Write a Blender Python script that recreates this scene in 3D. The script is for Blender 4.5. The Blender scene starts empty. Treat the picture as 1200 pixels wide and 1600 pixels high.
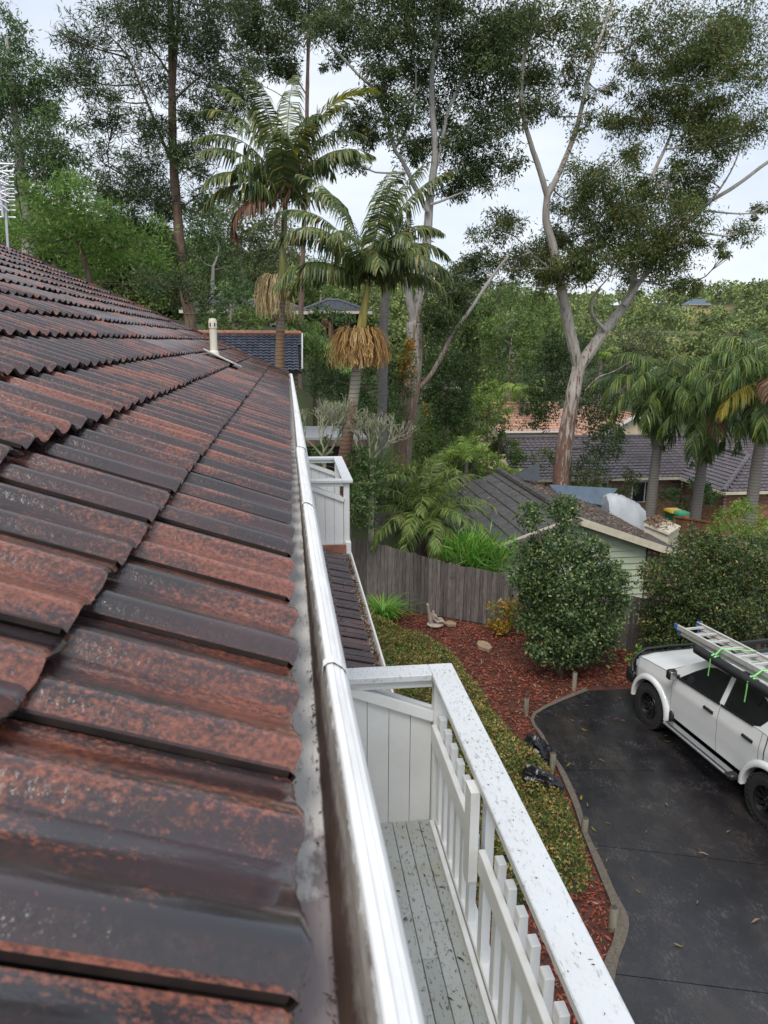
import bpy, bmesh, math, random
import numpy as np
from mathutils import Vector, Matrix

# ---------------------------------------------------------------- camera, world, sun, exposure
SC = bpy.context.scene
COL = SC.collection
R = math.radians
CAM_POS = np.array([0.0, 0.0, 6.7])
F_PX, YAW, PITCH, ROLL = 1142.0, R(7.366), R(13.1), R(0.328)
_fw = np.array([math.sin(YAW)*math.cos(PITCH), math.cos(YAW)*math.cos(PITCH), -math.sin(PITCH)])
_rt = np.array([math.cos(YAW), -math.sin(YAW), 0.0])
_up = np.cross(_rt, _fw)
_rt2 = _rt*math.cos(ROLL) + _up*math.sin(ROLL)
_up2 = np.cross(_rt2, _fw)
CAMR = np.array([_rt2, _up2, _fw])
cam_data = bpy.data.cameras.new('camera')
cam_data.sensor_fit = 'VERTICAL'
cam_data.sensor_height = 36.0
cam_data.lens = F_PX/1600.0*36.0
cam_data.clip_start = 0.05
cam_data.clip_end = 6000.0
cam_data.dof.use_dof = True
cam_data.dof.focus_distance = 5.0
cam_data.dof.aperture_fstop = 9.0
cam = bpy.data.objects.new('camera', cam_data)
m = Matrix(((_rt2[0], _up2[0], -_fw[0], CAM_POS[0]), (_rt2[1], _up2[1], -_fw[1], CAM_POS[1]),
            (_rt2[2], _up2[2], -_fw[2], CAM_POS[2]), (0, 0, 0, 1)))
cam.matrix_world = m
COL.objects.link(cam)
SC.camera = cam

SUN_EL, SUN_AZ = R(56), R(205)          # azimuth measured from +Y clockwise
world = bpy.data.worlds.new('World')
SC.world = world
world.use_nodes = True
nt = world.node_tree
nt.nodes.clear()
w_out = nt.nodes.new('ShaderNodeOutputWorld')
w_bg = nt.nodes.new('ShaderNodeBackground')
w_bg.inputs['Strength'].default_value = 0.088
sky = nt.nodes.new('ShaderNodeTexSky')
sky.sky_type = 'NISHITA'
sky.sun_disc = False
sky.sun_elevation = SUN_EL
sky.sun_rotation = SUN_AZ
sky.air_density = 1.0
sky.dust_density = 1.5
tc = nt.nodes.new('ShaderNodeTexCoord')
mp = nt.nodes.new('ShaderNodeMapping')
mp.inputs['Scale'].default_value = (1.0, 1.0, 2.6)
nz = nt.nodes.new('ShaderNodeTexNoise')
nz.inputs['Scale'].default_value = 2.2
nz.inputs['Detail'].default_value = 7.0
nz.inputs['Roughness'].default_value = 0.55
cr = nt.nodes.new('ShaderNodeValToRGB')
cr.color_ramp.elements[0].position = 0.30
cr.color_ramp.elements[0].color = (5.2, 6.0, 7.3, 1)
cr.color_ramp.elements[1].position = 0.66
cr.color_ramp.elements[1].color = (8.3, 8.6, 9.0, 1)
mx = nt.nodes.new('ShaderNodeMix')
mx.data_type = 'RGBA'
mx.inputs[0].default_value = 0.86
L = nt.links.new
L(tc.outputs['Generated'], mp.inputs['Vector'])
L(mp.outputs['Vector'], nz.inputs['Vector'])
L(nz.outputs['Fac'], cr.inputs['Fac'])
L(sky.outputs['Color'], mx.inputs[6])
L(cr.outputs['Color'], mx.inputs[7])
L(mx.outputs[2], w_bg.inputs['Color'])
L(w_bg.outputs['Background'], w_out.inputs['Surface'])

sun_d = bpy.data.lights.new('sun', 'SUN')
sun_d.energy = 1.5
sun_d.angle = R(24)
sun_d.color = (1.0, 0.95, 0.88)
sun = bpy.data.objects.new('sun', sun_d)
_sd = Vector((math.sin(SUN_AZ)*math.cos(SUN_EL), math.cos(SUN_AZ)*math.cos(SUN_EL), math.sin(SUN_EL)))
sun.rotation_euler = _sd.to_track_quat('Z', 'Y').to_euler()
sun.location = (0, 0, 60)
COL.objects.link(sun)
SC.view_settings.view_transform = 'Standard'
SC.view_settings.look = 'None'
SC.view_settings.exposure = 0.62
SC.view_settings.gamma = 1.0
SC.view_settings.use_curve_mapping = False
SC.cycles.max_bounces = 6
SC.cycles.diffuse_bounces = 3
SC.cycles.glossy_bounces = 3
SC.cycles.transparent_max_bounces = 6
SC.cycles.use_adaptive_sampling = True
SC.cycles.use_denoising = True

rng = np.random.default_rng(11)
random.seed(5)

# ---------------------------------------------------------------- turning photograph pixels into places
def _ray(px, py):
    return CAMR.T @ np.array([(px-600)/F_PX, (800-py)/F_PX, 1.0])
def PY(px, py, Y):                      # the point seen at that pixel, Y metres down the gutter line
    d = _ray(px, py); return CAM_POS + d*((Y-CAM_POS[1])/d[1])
def PZ(px, py, z=0.0):                  # the point seen at that pixel on the level z
    d = _ray(px, py); return CAM_POS + d*((z-CAM_POS[2])/d[2])
def MPP(Y):                             # metres per photograph pixel at distance Y
    return Y/F_PX

# ---------------------------------------------------------------- materials
class NT:
    def __init__(s, name):
        s.mat = bpy.data.materials.new(name); s.mat.use_nodes = True
        s.t = s.mat.node_tree; s.t.nodes.clear()
        s.out = s.t.nodes.new('ShaderNodeOutputMaterial')
    def n(s, typ, **kw):
        nd = s.t.nodes.new(typ)
        for k, v in kw.items():
            if hasattr(nd, k): setattr(nd, k, v)
        return nd
    def l(s, a, b): s.t.links.new(a, b)
    def pos(s):
        return s.n('ShaderNodeNewGeometry').outputs['Position']
    def obj(s):
        return s.n('ShaderNodeTexCoord').outputs['Object']
    def noise(s, vec, scale, detail=4, rough=0.6, stretch=None):
        if stretch:
            mp = s.n('ShaderNodeMapping'); mp.inputs['Scale'].default_value = stretch
            s.l(vec, mp.inputs['Vector']); vec = mp.outputs['Vector']
        nz = s.n('ShaderNodeTexNoise'); nz.inputs['Scale'].default_value = scale
        nz.inputs['Detail'].default_value = detail; nz.inputs['Roughness'].default_value = rough
        s.l(vec, nz.inputs['Vector']); return nz.outputs['Fac']
    def ramp(s, fac, stops):
        r = s.n('ShaderNodeValToRGB'); e = r.color_ramp.elements
        while len(e) < len(stops): e.new(0.5)
        for k, (p, c) in enumerate(stops):
            e[k].position = p
            e[k].color = (c, c, c, 1) if isinstance(c, (int, float)) else (c[0], c[1], c[2], 1)
        s.l(fac, r.inputs['Fac']); return r.outputs['Color']
    def mix(s, fac, a, b, blend='MIX'):
        x = s.n('ShaderNodeMix', data_type='RGBA', blend_type=blend)
        for sock, v in ((x.inputs[0], fac), (x.inputs[6], a), (x.inputs[7], b)):
            if isinstance(v, (int, float)): sock.default_value = v
            elif isinstance(v, tuple): sock.default_value = (v[0], v[1], v[2], 1)
            else: s.l(v, sock)
        return x.outputs[2]
    def math(s, op, a, b=None):
        x = s.n('ShaderNodeMath', operation=op)
        for k, v in enumerate((a, b)):
            if v is None: continue
            if isinstance(v, (int, float)): x.inputs[k].default_value = v
            else: s.l(v, x.inputs[k])
        return x.outputs[0]
    def rand(s):                        # one number per object and per loose piece
        a = s.n('ShaderNodeObjectInfo').outputs['Random']
        b = s.n('ShaderNodeNewGeometry').outputs['Random Per Island']
        return s.math('FRACT', s.math('ADD', a, b))
    def bump(s, h, strength=0.3, dist=0.01, prev=None):
        b = s.n('ShaderNodeBump'); b.inputs['Strength'].default_value = strength
        b.inputs['Distance'].default_value = dist
        s.l(h, b.inputs['Height'])
        if prev is not None: s.l(prev, b.inputs['Normal'])
        return b.outputs['Normal']
    def finish(s, col, rough=0.6, normal=None, spec=0.5, metal=0.0, coat=0.0, coat_r=0.14):
        p = s.n('ShaderNodeBsdfPrincipled')
        def put(nm, v):
            sk = p.inputs[nm]
            if isinstance(v, (int, float)): sk.default_value = v
            elif isinstance(v, tuple): sk.default_value = (v[0], v[1], v[2], 1)
            else: s.l(v, sk)
        put('Base Color', col); put('Roughness', rough); put('Specular IOR Level', spec); put('Metallic', metal)
        if coat: put('Coat Weight', coat); p.inputs['Coat Roughness'].default_value = coat_r
        if normal is not None: s.l(normal, p.inputs['Normal'])
        s.l(p.outputs['BSDF'], s.out.inputs['Surface'])
        return s.mat

def simple(name, c, var=0.25, scale=4.0, rough=0.6, bump=0.0, bscale=40.0, metal=0.0, spec=0.5, stretch=None, coat=0.0, isl=0.0, local=False):
    k = NT(name); v = k.obj() if local else k.pos()
    nz = k.noise(v, scale, 5, 0.62, stretch)
    d = tuple(x*(1-var) for x in c); u = tuple(min(1, x*(1+var)) for x in c)
    col = k.ramp(nz, [(0.3, d), (0.7, u)])
    if isl:
        r = k.rand()
        col = k.mix(1.0, col, k.ramp(r, [(0.0, 1-isl), (1.0, 1.0)]), 'MULTIPLY')
    nrm = k.bump(k.noise(v, bscale, 4, 0.6, stretch), bump, 0.01) if bump else None
    return k.finish(col, rough, nrm, spec, metal, coat)

def leafmat(name, stops, trans=0.35, rough=0.5, nscale=0.7, lo=0.62, hi=1.2):
    k = NT(name)
    r = k.rand(); c = k.ramp(r, stops)
    nz = k.noise(k.pos(), nscale, 3)
    c = k.mix(1.0, c, k.ramp(nz, [(0.3, lo), (0.7, hi)]), 'MULTIPLY')
    p = k.n('ShaderNodeBsdfPrincipled'); k.l(c, p.inputs['Base Color'])
    p.inputs['Roughness'].default_value = rough; p.inputs['Specular IOR Level'].default_value = 0.35
    t = k.n('ShaderNodeBsdfTranslucent'); k.l(c, t.inputs['Color'])
    x = k.n('ShaderNodeMixShader'); x.inputs[0].default_value = trans
    k.l(p.outputs[0], x.inputs[1]); k.l(t.outputs[0], x.inputs[2]); k.l(x.outputs[0], k.out.inputs['Surface'])
    return k.mat

M = {}
def mk_tile(name, dark, worn, amount, rough=0.3, coat=0.0, stretch=(0.30, 1.5, 1), warm=(2.6, 1.65, 1.5)):
    k = NT(name); p = k.pos(); r = k.rand()
    off = k.n('ShaderNodeVectorMath', operation='MULTIPLY_ADD')
    cmb = k.n('ShaderNodeCombineXYZ'); k.l(r, cmb.inputs[0]); k.l(r, cmb.inputs[1])
    k.l(cmb.outputs[0], off.inputs[0]); off.inputs[1].default_value = (7.3, 3.1, 0); k.l(p, off.inputs[2])
    v = off.outputs[0]
    big = k.noise(v, 5.2, 4, 0.58, stretch)
    fine = k.noise(v, 150.0, 3, 0.75, (0.8, 1, 1))
    mott = k.noise(v, 40.0, 5, 0.75, (0.6, 1, 1))
    s = k.math('ADD', k.math('MULTIPLY', big, 1.30), k.math('MULTIPLY', fine, 0.72))
    s = k.math('ADD', s, k.math('MULTIPLY', mott, 0.4))
    s = k.math('ADD', s, k.math('MULTIPLY', r, 0.19))
    mask = k.ramp(k.math('SUBTRACT', s, 0.8), [(amount, 0.0), (amount+0.09, 0.55), (amount+0.20, 1.0)])
    base = k.mix(k.ramp(k.noise(v, 6.0, 3, 0.5, stretch), [(0.38, 0.0), (0.62, 1.0)]), dark, tuple(a*b for a, b in zip(dark, warm)))
    wc = k.mix(k.ramp(fine, [(0.35, 0.0), (0.65, 1.0)]), tuple(x*0.6 for x in worn), (min(1, worn[0]*1.5), worn[1]*1.75, worn[2]*1.6))
    col = k.mix(mask, base, wc)
    # the steep near side of each roll has lost its skin: gritty aggregate shows
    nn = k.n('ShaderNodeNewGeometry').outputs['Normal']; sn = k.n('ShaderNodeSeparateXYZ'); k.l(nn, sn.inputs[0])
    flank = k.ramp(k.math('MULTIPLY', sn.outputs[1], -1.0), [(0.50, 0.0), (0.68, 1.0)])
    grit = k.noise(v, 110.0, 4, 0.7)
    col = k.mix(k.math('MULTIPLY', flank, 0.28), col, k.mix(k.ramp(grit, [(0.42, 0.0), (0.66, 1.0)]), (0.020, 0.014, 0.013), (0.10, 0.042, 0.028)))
    ro = k.ramp(k.noise(v, 9.0, 4), [(0.3, rough-0.1), (0.7, rough+0.12)])
    b1 = k.n('ShaderNodeBump'); b1.inputs['Distance'].default_value = 0.012
    k.l(k.math('ADD', k.math('MULTIPLY', flank, 0.22), 0.06), b1.inputs['Strength']); k.l(k.noise(v, 120.0, 3, 0.6, (0.8, 1, 1)), b1.inputs['Height'])
    n2 = k.bump(k.noise(v, 230.0, 2, 0.6), 0.30, 0.0012, b1.outputs['Normal'])
    return k.finish(col, ro, n2, 0.55, 0.0, coat)
M['tile'] = mk_tile('wet_terracotta_tile', (0.022, 0.018, 0.0205), (0.215, 0.060, 0.036), 0.495, 0.19, 0.7)
M['tile_low'] = mk_tile('wet_dark_tile', (0.020, 0.011, 0.013), (0.085, 0.030, 0.025), 0.57, 0.22, 0.3)
M['sarking'] = simple('sarking', (0.012, 0.010, 0.010), 0.2, rough=0.9)
def mk_white(name, dirt=0.35, dscale=30.0, base=(0.78, 0.79, 0.79), rough=0.45):
    k = NT(name); p = k.pos()
    a = k.ramp(k.noise(p, dscale, 6, 0.75, (1.3, 0.5, 1)), [(0.54, 0.0), (0.66, 1.0)])
    b = k.ramp(k.noise(p, 2.3, 5, 0.7), [(0.42, 0.0), (0.68, 1.0)])
    d = k.math('MULTIPLY', a, k.math('MULTIPLY_ADD' if False else 'ADD', k.math('MULTIPLY', b, 0.9), 0.1))
    col = k.mix(k.math('MULTIPLY', d, dirt), base, (0.10, 0.10, 0.085))
    col = k.mix(k.math('MULTIPLY', b, 0.18), col, (0.45, 0.44, 0.38))
    return k.finish(col, rough, k.bump(k.noise(p, 120.0, 3), 0.08, 0.004), 0.4)
M['white'] = mk_white('white_paint', 0.10, 24.0)
M['rail'] = mk_white('weathered_white_rail', 1.0, 42.0, (0.66, 0.69, 0.72))
M['cream'] = simple('cream_paint', (0.62, 0.56, 0.44), 0.08, 3.0, 0.5)
M['pvc'] = simple('ivory_plastic_pipe', (0.66, 0.62, 0.50), 0.08, 6.0, 0.4)
def mk_gutter():
    k = NT('dirty_white_gutter'); p = k.pos()
    sx = k.n('ShaderNodeSeparateXYZ'); k.l(p, sx.inputs[0])
    st = k.noise(p, 9.0, 6, 0.75, (3.0, 1.6, 2.0)); st2 = k.noise(p, 60.0, 5, 0.75, (2.0, 0.5, 1.0))
    def zr(a, b, va, vb):
        n = k.n('ShaderNodeMapRange'); k.l(sx.outputs[2], n.inputs[0])
        for q, v in enumerate((a, b, va, vb)): n.inputs[q+1].default_value = v
        return n.outputs[0]
    # a tide line of sludge where the front wall meets the floor of the gutter, thinning upwards
    tide = k.math('MULTIPLY', zr(6.1145, 6.1185, 0.0, 1.0), zr(6.145, 6.192, 1.0, 0.0))
    s = k.math('ADD', k.math('MULTIPLY', st, 0.55), k.math('MULTIPLY', st2, 0.25))
    mud = k.ramp(k.math('ADD', s, k.math('MULTIPLY', tide, 0.42)), [(0.56, 0.0), (0.78, 1.0)])
    wall = k.ramp(k.math('ADD', zr(6.170, 6.197, 1.0, 0.0), k.math('MULTIPLY', k.math('SUBTRACT', st2, 0.5), 1.3)), [(0.22, 0.0), (0.42, 1.0)])
    pud = k.n('ShaderNodeMapRange'); k.l(sx.outputs[1], pud.inputs[0]); pud.inputs[1].default_value = 0.95; pud.inputs[2].default_value = 0.60; pud.inputs[3].default_value = -0.25; pud.inputs[4].default_value = 0.35
    film = k.ramp(k.math('ADD', k.noise(p, 14.0, 5, 0.7, (1, 0.5, 1)), pud.outputs[0]), [(0.54, 0.0), (0.62, 1.0)])
    floor = k.mix(film, (0.74, 0.72, 0.69), (0.36, 0.31, 0.315))
    floor = k.mix(k.ramp(st2, [(0.55, 0.0), (0.68, 0.6)]), floor, (0.17, 0.115, 0.085))
    col = k.mix(zr(6.116, 6.122, 0.0, 1.0), floor, k.mix(k.math('MULTIPLY', wall, 0.9), (0.62, 0.62, 0.61), k.mix(k.ramp(k.noise(p, 30.0, 5, 0.7, (3.0, 0.25, 3.0)), [(0.35, 0.0), (0.65, 1.0)]), (0.12, 0.092, 0.074), (0.31, 0.27, 0.235))))
    col = k.mix(k.math('MULTIPLY', mud, 0.95), col, (0.062, 0.036, 0.026))
    return k.finish(col, k.ramp(st, [(0.3, 0.5), (0.7, 0.8)]), k.bump(st2, 0.4, 0.003), 0.22)
M['gutter'] = mk_gutter()
M['gutter_lip'] = simple('white_gutter_lip', (0.76, 0.76, 0.75), 0.10, 14, 0.6, 0.1, 60, stretch=(2, .5, 2), spec=0.25)
M['cover_soil'] = simple('dark_green_undergrowth', (0.040, 0.048, 0.018), 0.4, 8, 0.9)  # even dark green of the mound under the cover leaves
M['grime'] = simple('brown_gutter_grime', (0.12, 0.075, 0.05), 0.6, 20, 0.7, 0.4, 90)
def mk_deck():
    k = NT('grey_deck_paint'); p = k.pos(); r = k.rand()
    a = k.noise(p, 55.0, 5, 0.75, (1, 0.45, 1)); b = k.noise(p, 3.2, 4, 0.6)
    col = k.ramp(r, [(0.0, (0.36, 0.385, 0.38)), (1.0, (0.46, 0.485, 0.48))])
    col = k.mix(k.ramp(b, [(0.45, 0.0), (0.75, 0.55)]), col, (0.36, 0.35, 0.25))
    col = k.mix(k.ramp(a, [(0.56, 0.0), (0.64, 0.9)]), col, (0.07, 0.065, 0.055))
    return k.finish(col, 0.5, k.bump(a, 0.2, 0.004), 0.4)
M['deck'] = mk_deck()
M['debris'] = simple('dark_leaf_debris', (0.05, 0.03, 0.022), 0.5, 30, 0.8)
def mk_drive():
    k = NT('wet_black_driveway'); p = k.pos()
    big = k.noise(p, 0.55, 6, 0.65); mid = k.noise(p, 2.4, 6, 0.7); fine = k.noise(p, 70.0, 3, 0.7)
    col = k.ramp(mid, [(0.3, (0.010, 0.010, 0.012)), (0.72, (0.022, 0.022, 0.027))])
    worn = k.ramp(k.math('ADD', k.math('MULTIPLY', k.noise(p, 1.1, 5, 0.72, (1.0, 0.45, 1)), 0.65), k.math('MULTIPLY', fine, 0.45)), [(0.53, 0.0), (0.66, 1.0)])
    fl = k.ramp(k.math('ADD', k.math('MULTIPLY', k.noise(p, 38.0, 3, 0.75, (1.0, 0.3, 1)), 0.6), k.math('MULTIPLY', mid, 0.5)), [(0.60, 0.0), (0.68, 1.0)])
    col = k.mix(k.math('MULTIPLY', worn, 0.30), col, (0.095, 0.080, 0.066))
    col = k.mix(k.math('MULTIPLY', fl, 0.34), col, (0.16, 0.135, 0.11))
    brn = k.ramp(big, [(0.5, 0.0), (0.7, 0.4)])
    col = k.mix(brn, col, (0.030, 0.019, 0.012))
    ro = k.ramp(big, [(0.42, 0.08), (0.62, 0.34)])
    return k.finish(col, ro, k.bump(fine, 0.35, 0.006), 0.5)
M['drive'] = mk_drive()
M['joint'] = simple('driveway_joint', (0.012, 0.011, 0.010), 0.3, rough=0.9)
M['concrete'] = simple('mossy_concrete', (0.115, 0.098, 0.076), 0.4, 30.0, 0.8, 0.4, 90)
M['soil'] = simple('dark_soil', (0.075, 0.028, 0.019), 0.5, 3, 0.9, 0.3, 30)
def mk_mulch():
    k = NT('red_bark_mulch'); r = k.rand(); p = k.pos()
    c = k.ramp(r, [(0.0, (0.09, 0.021, 0.012)), (0.35, (0.24, 0.046, 0.023)), (0.75, (0.38, 0.088, 0.038)), (0.93, (0.30, 0.11, 0.06)), (1.0, (0.36, 0.26, 0.18))])
    big = k.ramp(k.noise(p, 0.8, 3), [(0.35, 0.55), (0.65, 1.1)])
    return k.finish(k.mix(1.0, c, big, 'MULTIPLY'), 0.6, None, 0.4)
M['mulch'] = mk_mulch()
M['litter'] = leafmat('dry_leaf_litter', [(0.0, (0.10, 0.052, 0.036)), (0.5, (0.20, 0.115, 0.075)), (1.0, (0.40, 0.28, 0.18))], 0.1)
M['post'] = simple('green_grey_treated_timber', (0.19, 0.175, 0.13), 0.45, 12, 0.8, 0.3, 60, stretch=(1, 1, 0.15))
M['post_top'] = simple('dark_timber_top', (0.06, 0.05, 0.04), 0.4, 30, 0.85)
def mk_wood(name, a, b, isl=0.5):
    k = NT(name); p = k.pos(); r = k.rand()
    g = k.noise(p, 14.0, 5, 0.7, (2.2, 2.2, 0.22)); f = k.noise(p, 5.0, 4, 0.6, (1, 1, 0.4))
    col = k.ramp(g, [(0.28, tuple(x*0.55 for x in a)), (0.52, a), (0.78, b)])
    col = k.mix(1.0, col, k.ramp(r, [(0.0, 1-isl), (1.0, 1.12)]), 'MULTIPLY')
    col = k.mix(k.ramp(f, [(0.62, 0.0), (0.75, 0.35)]), col, (0.32, 0.29, 0.27))
    return k.finish(col, 0.75, k.bump(g, 0.4, 0.006), 0.3)
M['paling'] = mk_wood('weathered_paling', (0.155, 0.135, 0.125), (0.27, 0.24, 0.228))
M['paling_brown'] = mk_wood('brown_paling', (0.16, 0.075, 0.035), (0.26, 0.14, 0.07), 0.3)
M['board'] = simple('sage_green_weatherboard', (0.42, 0.47, 0.34), 0.07, 4, 0.5)
M['fascia'] = simple('cream_fascia', (0.62, 0.55, 0.42), 0.12, 5, 0.5)
M['shed_tile'] = mk_tile('grey_brown_concrete_tile', (0.052, 0.050, 0.049), (0.12, 0.10, 0.085), 0.66, 0.6, warm=(1.5, 1.45, 1.4))
M['brown_tile'] = simple('brown_glazed_tile', (0.110, 0.088, 0.096), 0.25, 3, 0.42, isl=0.3)
M['blue_tile'] = simple('blue_grey_glazed_tile', (0.085, 0.100, 0.135), 0.25, 3, 0.24, isl=0.35)
M['orange_tile'] = simple('terracotta_roof_tile', (0.55, 0.31, 0.22), 0.25, 3, 0.6, isl=0.3)
M['grey_tile'] = simple('slate_grey_roof_tile', (0.085, 0.090, 0.105), 0.2, 2, 0.5, isl=0.2)
M['terracotta_cap'] = simple('terracotta_ridge_cap', (0.36, 0.16, 0.10), 0.3, 6, 0.6)
M['brick_orange'] = simple('orange_brick', (0.34, 0.16, 0.095), 0.25, 8, 0.8, isl=0.45)
M['brick_brown'] = simple('brown_brick', (0.25, 0.15, 0.095), 0.3, 8, 0.8, isl=0.4)
M['mortar'] = simple('mortar', (0.42, 0.37, 0.31), 0.15, 8, 0.9)
M['render_cream'] = simple('cream_render', (0.62, 0.52, 0.36), 0.1, 2, 0.7)
M['glass'] = simple('dark_window_glass', (0.012, 0.014, 0.016), 0.2, 2, 0.06, spec=0.6)
M['dark'] = simple('dark_brown_timber', (0.03, 0.025, 0.022), 0.3, 4, 0.8)  # even near-black brown, shared by slots, backings, posts and walls
M['sail'] = simple('blue_grey_shade_cloth', (0.12, 0.165, 0.215), 0.15, 3, 0.7)
M['sail_dark'] = simple('charcoal_shade_cloth', (0.045, 0.052, 0.062), 0.15, 3, 0.7)
M['tarp'] = simple('pale_grey_tarpaulin', (0.44, 0.46, 0.48), 0.12, 2.0, 0.5, 0.3, 5)
M['metal'] = simple('aluminium', (0.60, 0.59, 0.55), 0.15, 8, 0.42, metal=0.35, stretch=(1, 1, 1))
M['rung'] = simple('bright_aluminium', (0.70, 0.70, 0.66), 0.1, 8, 0.4, metal=0.5)
M['flash'] = simple('lead_flashing', (0.42, 0.43, 0.45), 0.2, 15, 0.45, metal=0.2)
M['antenna'] = simple('antenna_alloy', (0.60, 0.62, 0.64), 0.1, 8, 0.4, metal=0.4)
M['paint_w'] = simple('white_car_paint', (0.74, 0.75, 0.74), 0.04, 1.5, 0.22, coat=0.6, local=True)
M['black_p'] = simple('black_plastic', (0.014, 0.014, 0.015), 0.2, 8, 0.45, local=True)
M['awning'] = simple('black_vinyl_awning_bag', (0.012, 0.012, 0.013), 0.3, 9, 0.5, 0.3, 30, local=True)
M['rubber'] = simple('tyre_rubber', (0.022, 0.021, 0.021), 0.3, 20, 0.75, local=True)
M['rim'] = simple('black_steel_rim', (0.012, 0.012, 0.013), 0.2, 8, 0.3, local=True)
M['chrome'] = simple('side_step_alloy', (0.55, 0.55, 0.55), 0.1, 8, 0.25, metal=0.9, local=True)
M['seam'] = simple('panel_seam', (0.05, 0.05, 0.05), 0.1, 8, 0.8, local=True)
M['lamp'] = simple('headlight_lens', (0.55, 0.58, 0.6), 0.1, 8, 0.08, local=True)
M['red_lens'] = simple('red_tail_lens', (0.35, 0.02, 0.02), 0.1, 8, 0.12, local=True)
M['amber'] = simple('amber_lens', (0.7, 0.28, 0.03), 0.1, 8, 0.2, local=True)
M['strap'] = simple('lime_green_strap', (0.25, 0.72, 0.20), 0.15, 20, 0.6)
M['blue_cap'] = simple('blue_plastic_cap', (0.05, 0.14, 0.36), 0.2, 8, 0.5)
M['bin_green'] = simple('green_bin_plastic', (0.03, 0.13, 0.075), 0.15, 5, 0.5)
M['lid_yellow'] = simple('yellow_bin_lid', (0.80, 0.52, 0.03), 0.08, 5, 0.5)
M['lid_green'] = simple('green_bin_lid', (0.04, 0.38, 0.17), 0.1, 5, 0.5)
M['lid_red'] = simple('red_bin_lid', (0.65, 0.05, 0.03), 0.1, 5, 0.5)
M['bag'] = simple('black_polythene', (0.012, 0.012, 0.015), 0.3, 6, 0.28, 0.8, 14)
M['stone'] = simple('pale_sandstone', (0.31, 0.22, 0.145), 0.25, 12, 0.85, 0.3, 50)
M['statue'] = simple('weathered_cast_stone', (0.33, 0.275, 0.23), 0.35, 14, 0.85, 0.3, 60)
def mk_gum(name, lo, hi, zlo, zhi, dark=(0.16, 0.085, 0.055)):
    k = NT(name); p = k.pos()
    sx = k.n('ShaderNodeSeparateXYZ'); k.l(p, sx.inputs[0])
    pale = k.ramp(k.noise(p, 2.5, 5, 0.6, (1.6, 1.6, 0.35)), [(0.3, lo), (0.7, hi)])
    f = k.noise(p, 4.5, 6, 0.7, (2.6, 2.6, 0.3))
    zr = k.n('ShaderNodeMapRange'); k.l(sx.outputs[2], zr.inputs[0])
    zr.inputs[1].default_value = zlo; zr.inputs[2].default_value = zhi; zr.inputs[3].default_value = 0.10; zr.inputs[4].default_value = -0.12
    mask = k.ramp(k.math('ADD', f, zr.outputs[0]), [(0.50, 0.0), (0.56, 1.0)])
    dk = k.mix(k.noise(p, 9.0, 4, 0.7, (2, 2, 0.4)), tuple(x*0.5 for x in dark), tuple(x*1.9 for x in dark))
    return k.finish(k.mix(mask, pale, dk), 0.75, k.bump(k.noise(p, 12.0, 5, 0.65, (1.5, 1.5, 0.3)), 0.6, 0.02), 0.3)
M['gum_a'] = mk_gum('smooth_grey_gum_bark', (0.26, 0.24, 0.22), (0.47, 0.45, 0.42), 5.0, 9.5, (0.20, 0.13, 0.095))
M['gum_b'] = mk_gum('peeling_red_gum_bark', (0.32, 0.28, 0.24), (0.54, 0.50, 0.45), 1.5, 9.5, (0.15, 0.085, 0.062))
M['gum_c'] = mk_gum('far_gum_bark', (0.28, 0.25, 0.22), (0.46, 0.42, 0.38), 0.0, 14.0)
M['tile_edge'] = simple('mossy_shaded_tile_edge', (0.022, 0.014, 0.012), 0.5, 20, 0.7)  # mossy tail edges; gap shade put into the side and underside colour
M['oak_bark'] = simple('rough_brown_bark', (0.16, 0.105, 0.078), 0.45, 8, 0.9, 0.6, 30, stretch=(1.5, 1.5, 0.3))
M['grey_bark'] = simple('smooth_grey_bark', (0.17, 0.155, 0.15), 0.35, 9, 0.85, 0.4, 40, stretch=(1, 1, 2.0))
M['twig'] = simple('brown_twig', (0.13, 0.095, 0.075), 0.3, 6, 0.85)
M['pale_twig'] = simple('pale_green_grey_twig', (0.25, 0.25, 0.17), 0.45, 6, 0.85)
def mk_palm(name, a, b, zc):
    k = NT(name); p = k.pos()
    sx = k.n('ShaderNodeSeparateXYZ'); k.l(p, sx.inputs[0])
    w = k.math('ADD', k.math('MULTIPLY', sx.outputs[2], 9.0), k.math('MULTIPLY', k.noise(p, 2.0, 2), 0.7))
    ring = k.ramp(k.math('FRACT', w), [(0.0, 0.35), (0.16, 1.0), (0.86, 0.9), (1.0, 0.4)])
    zr = k.n('ShaderNodeMapRange'); k.l(sx.outputs[2], zr.inputs[0])
    zr.inputs[1].default_value = zc-0.25; zr.inputs[2].default_value = zc+0.25
    zz = k.ramp(k.math('ADD', zr.outputs[0], k.math('MULTIPLY', k.math('SUBTRACT', k.noise(p, 5, 3), 0.5), 1.4)), [(0.4, 0.0), (0.6, 1.0)])
    col = k.mix(1.0, k.mix(zz, a, b), ring, 'MULTIPLY')
    return k.finish(col, 0.8, k.bump(ring, 0.5, 0.02), 0.3)
M['palm_a'] = mk_palm('ringed_palm_trunk', (0.26, 0.165, 0.105), (0.33, 0.26, 0.20), 7.0)
M['palm_b'] = mk_palm('ringed_brown_palm_trunk', (0.20, 0.12, 0.085), (0.34, 0.30, 0.25), 5.2)
M['palm_q'] = mk_palm('grey_palm_trunk', (0.21, 0.19, 0.17), (0.24, 0.215, 0.19), 3.0)
M['shaft'] = simple('olive_crownshaft', (0.17, 0.17, 0.045), 0.45, 3.5, 0.45, stretch=(3, 3, 0.4))
M['shaft_b'] = simple('yellow_green_crownshaft', (0.34, 0.28, 0.06), 0.5, 3.0, 0.45, stretch=(3, 3, 0.4))
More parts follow.
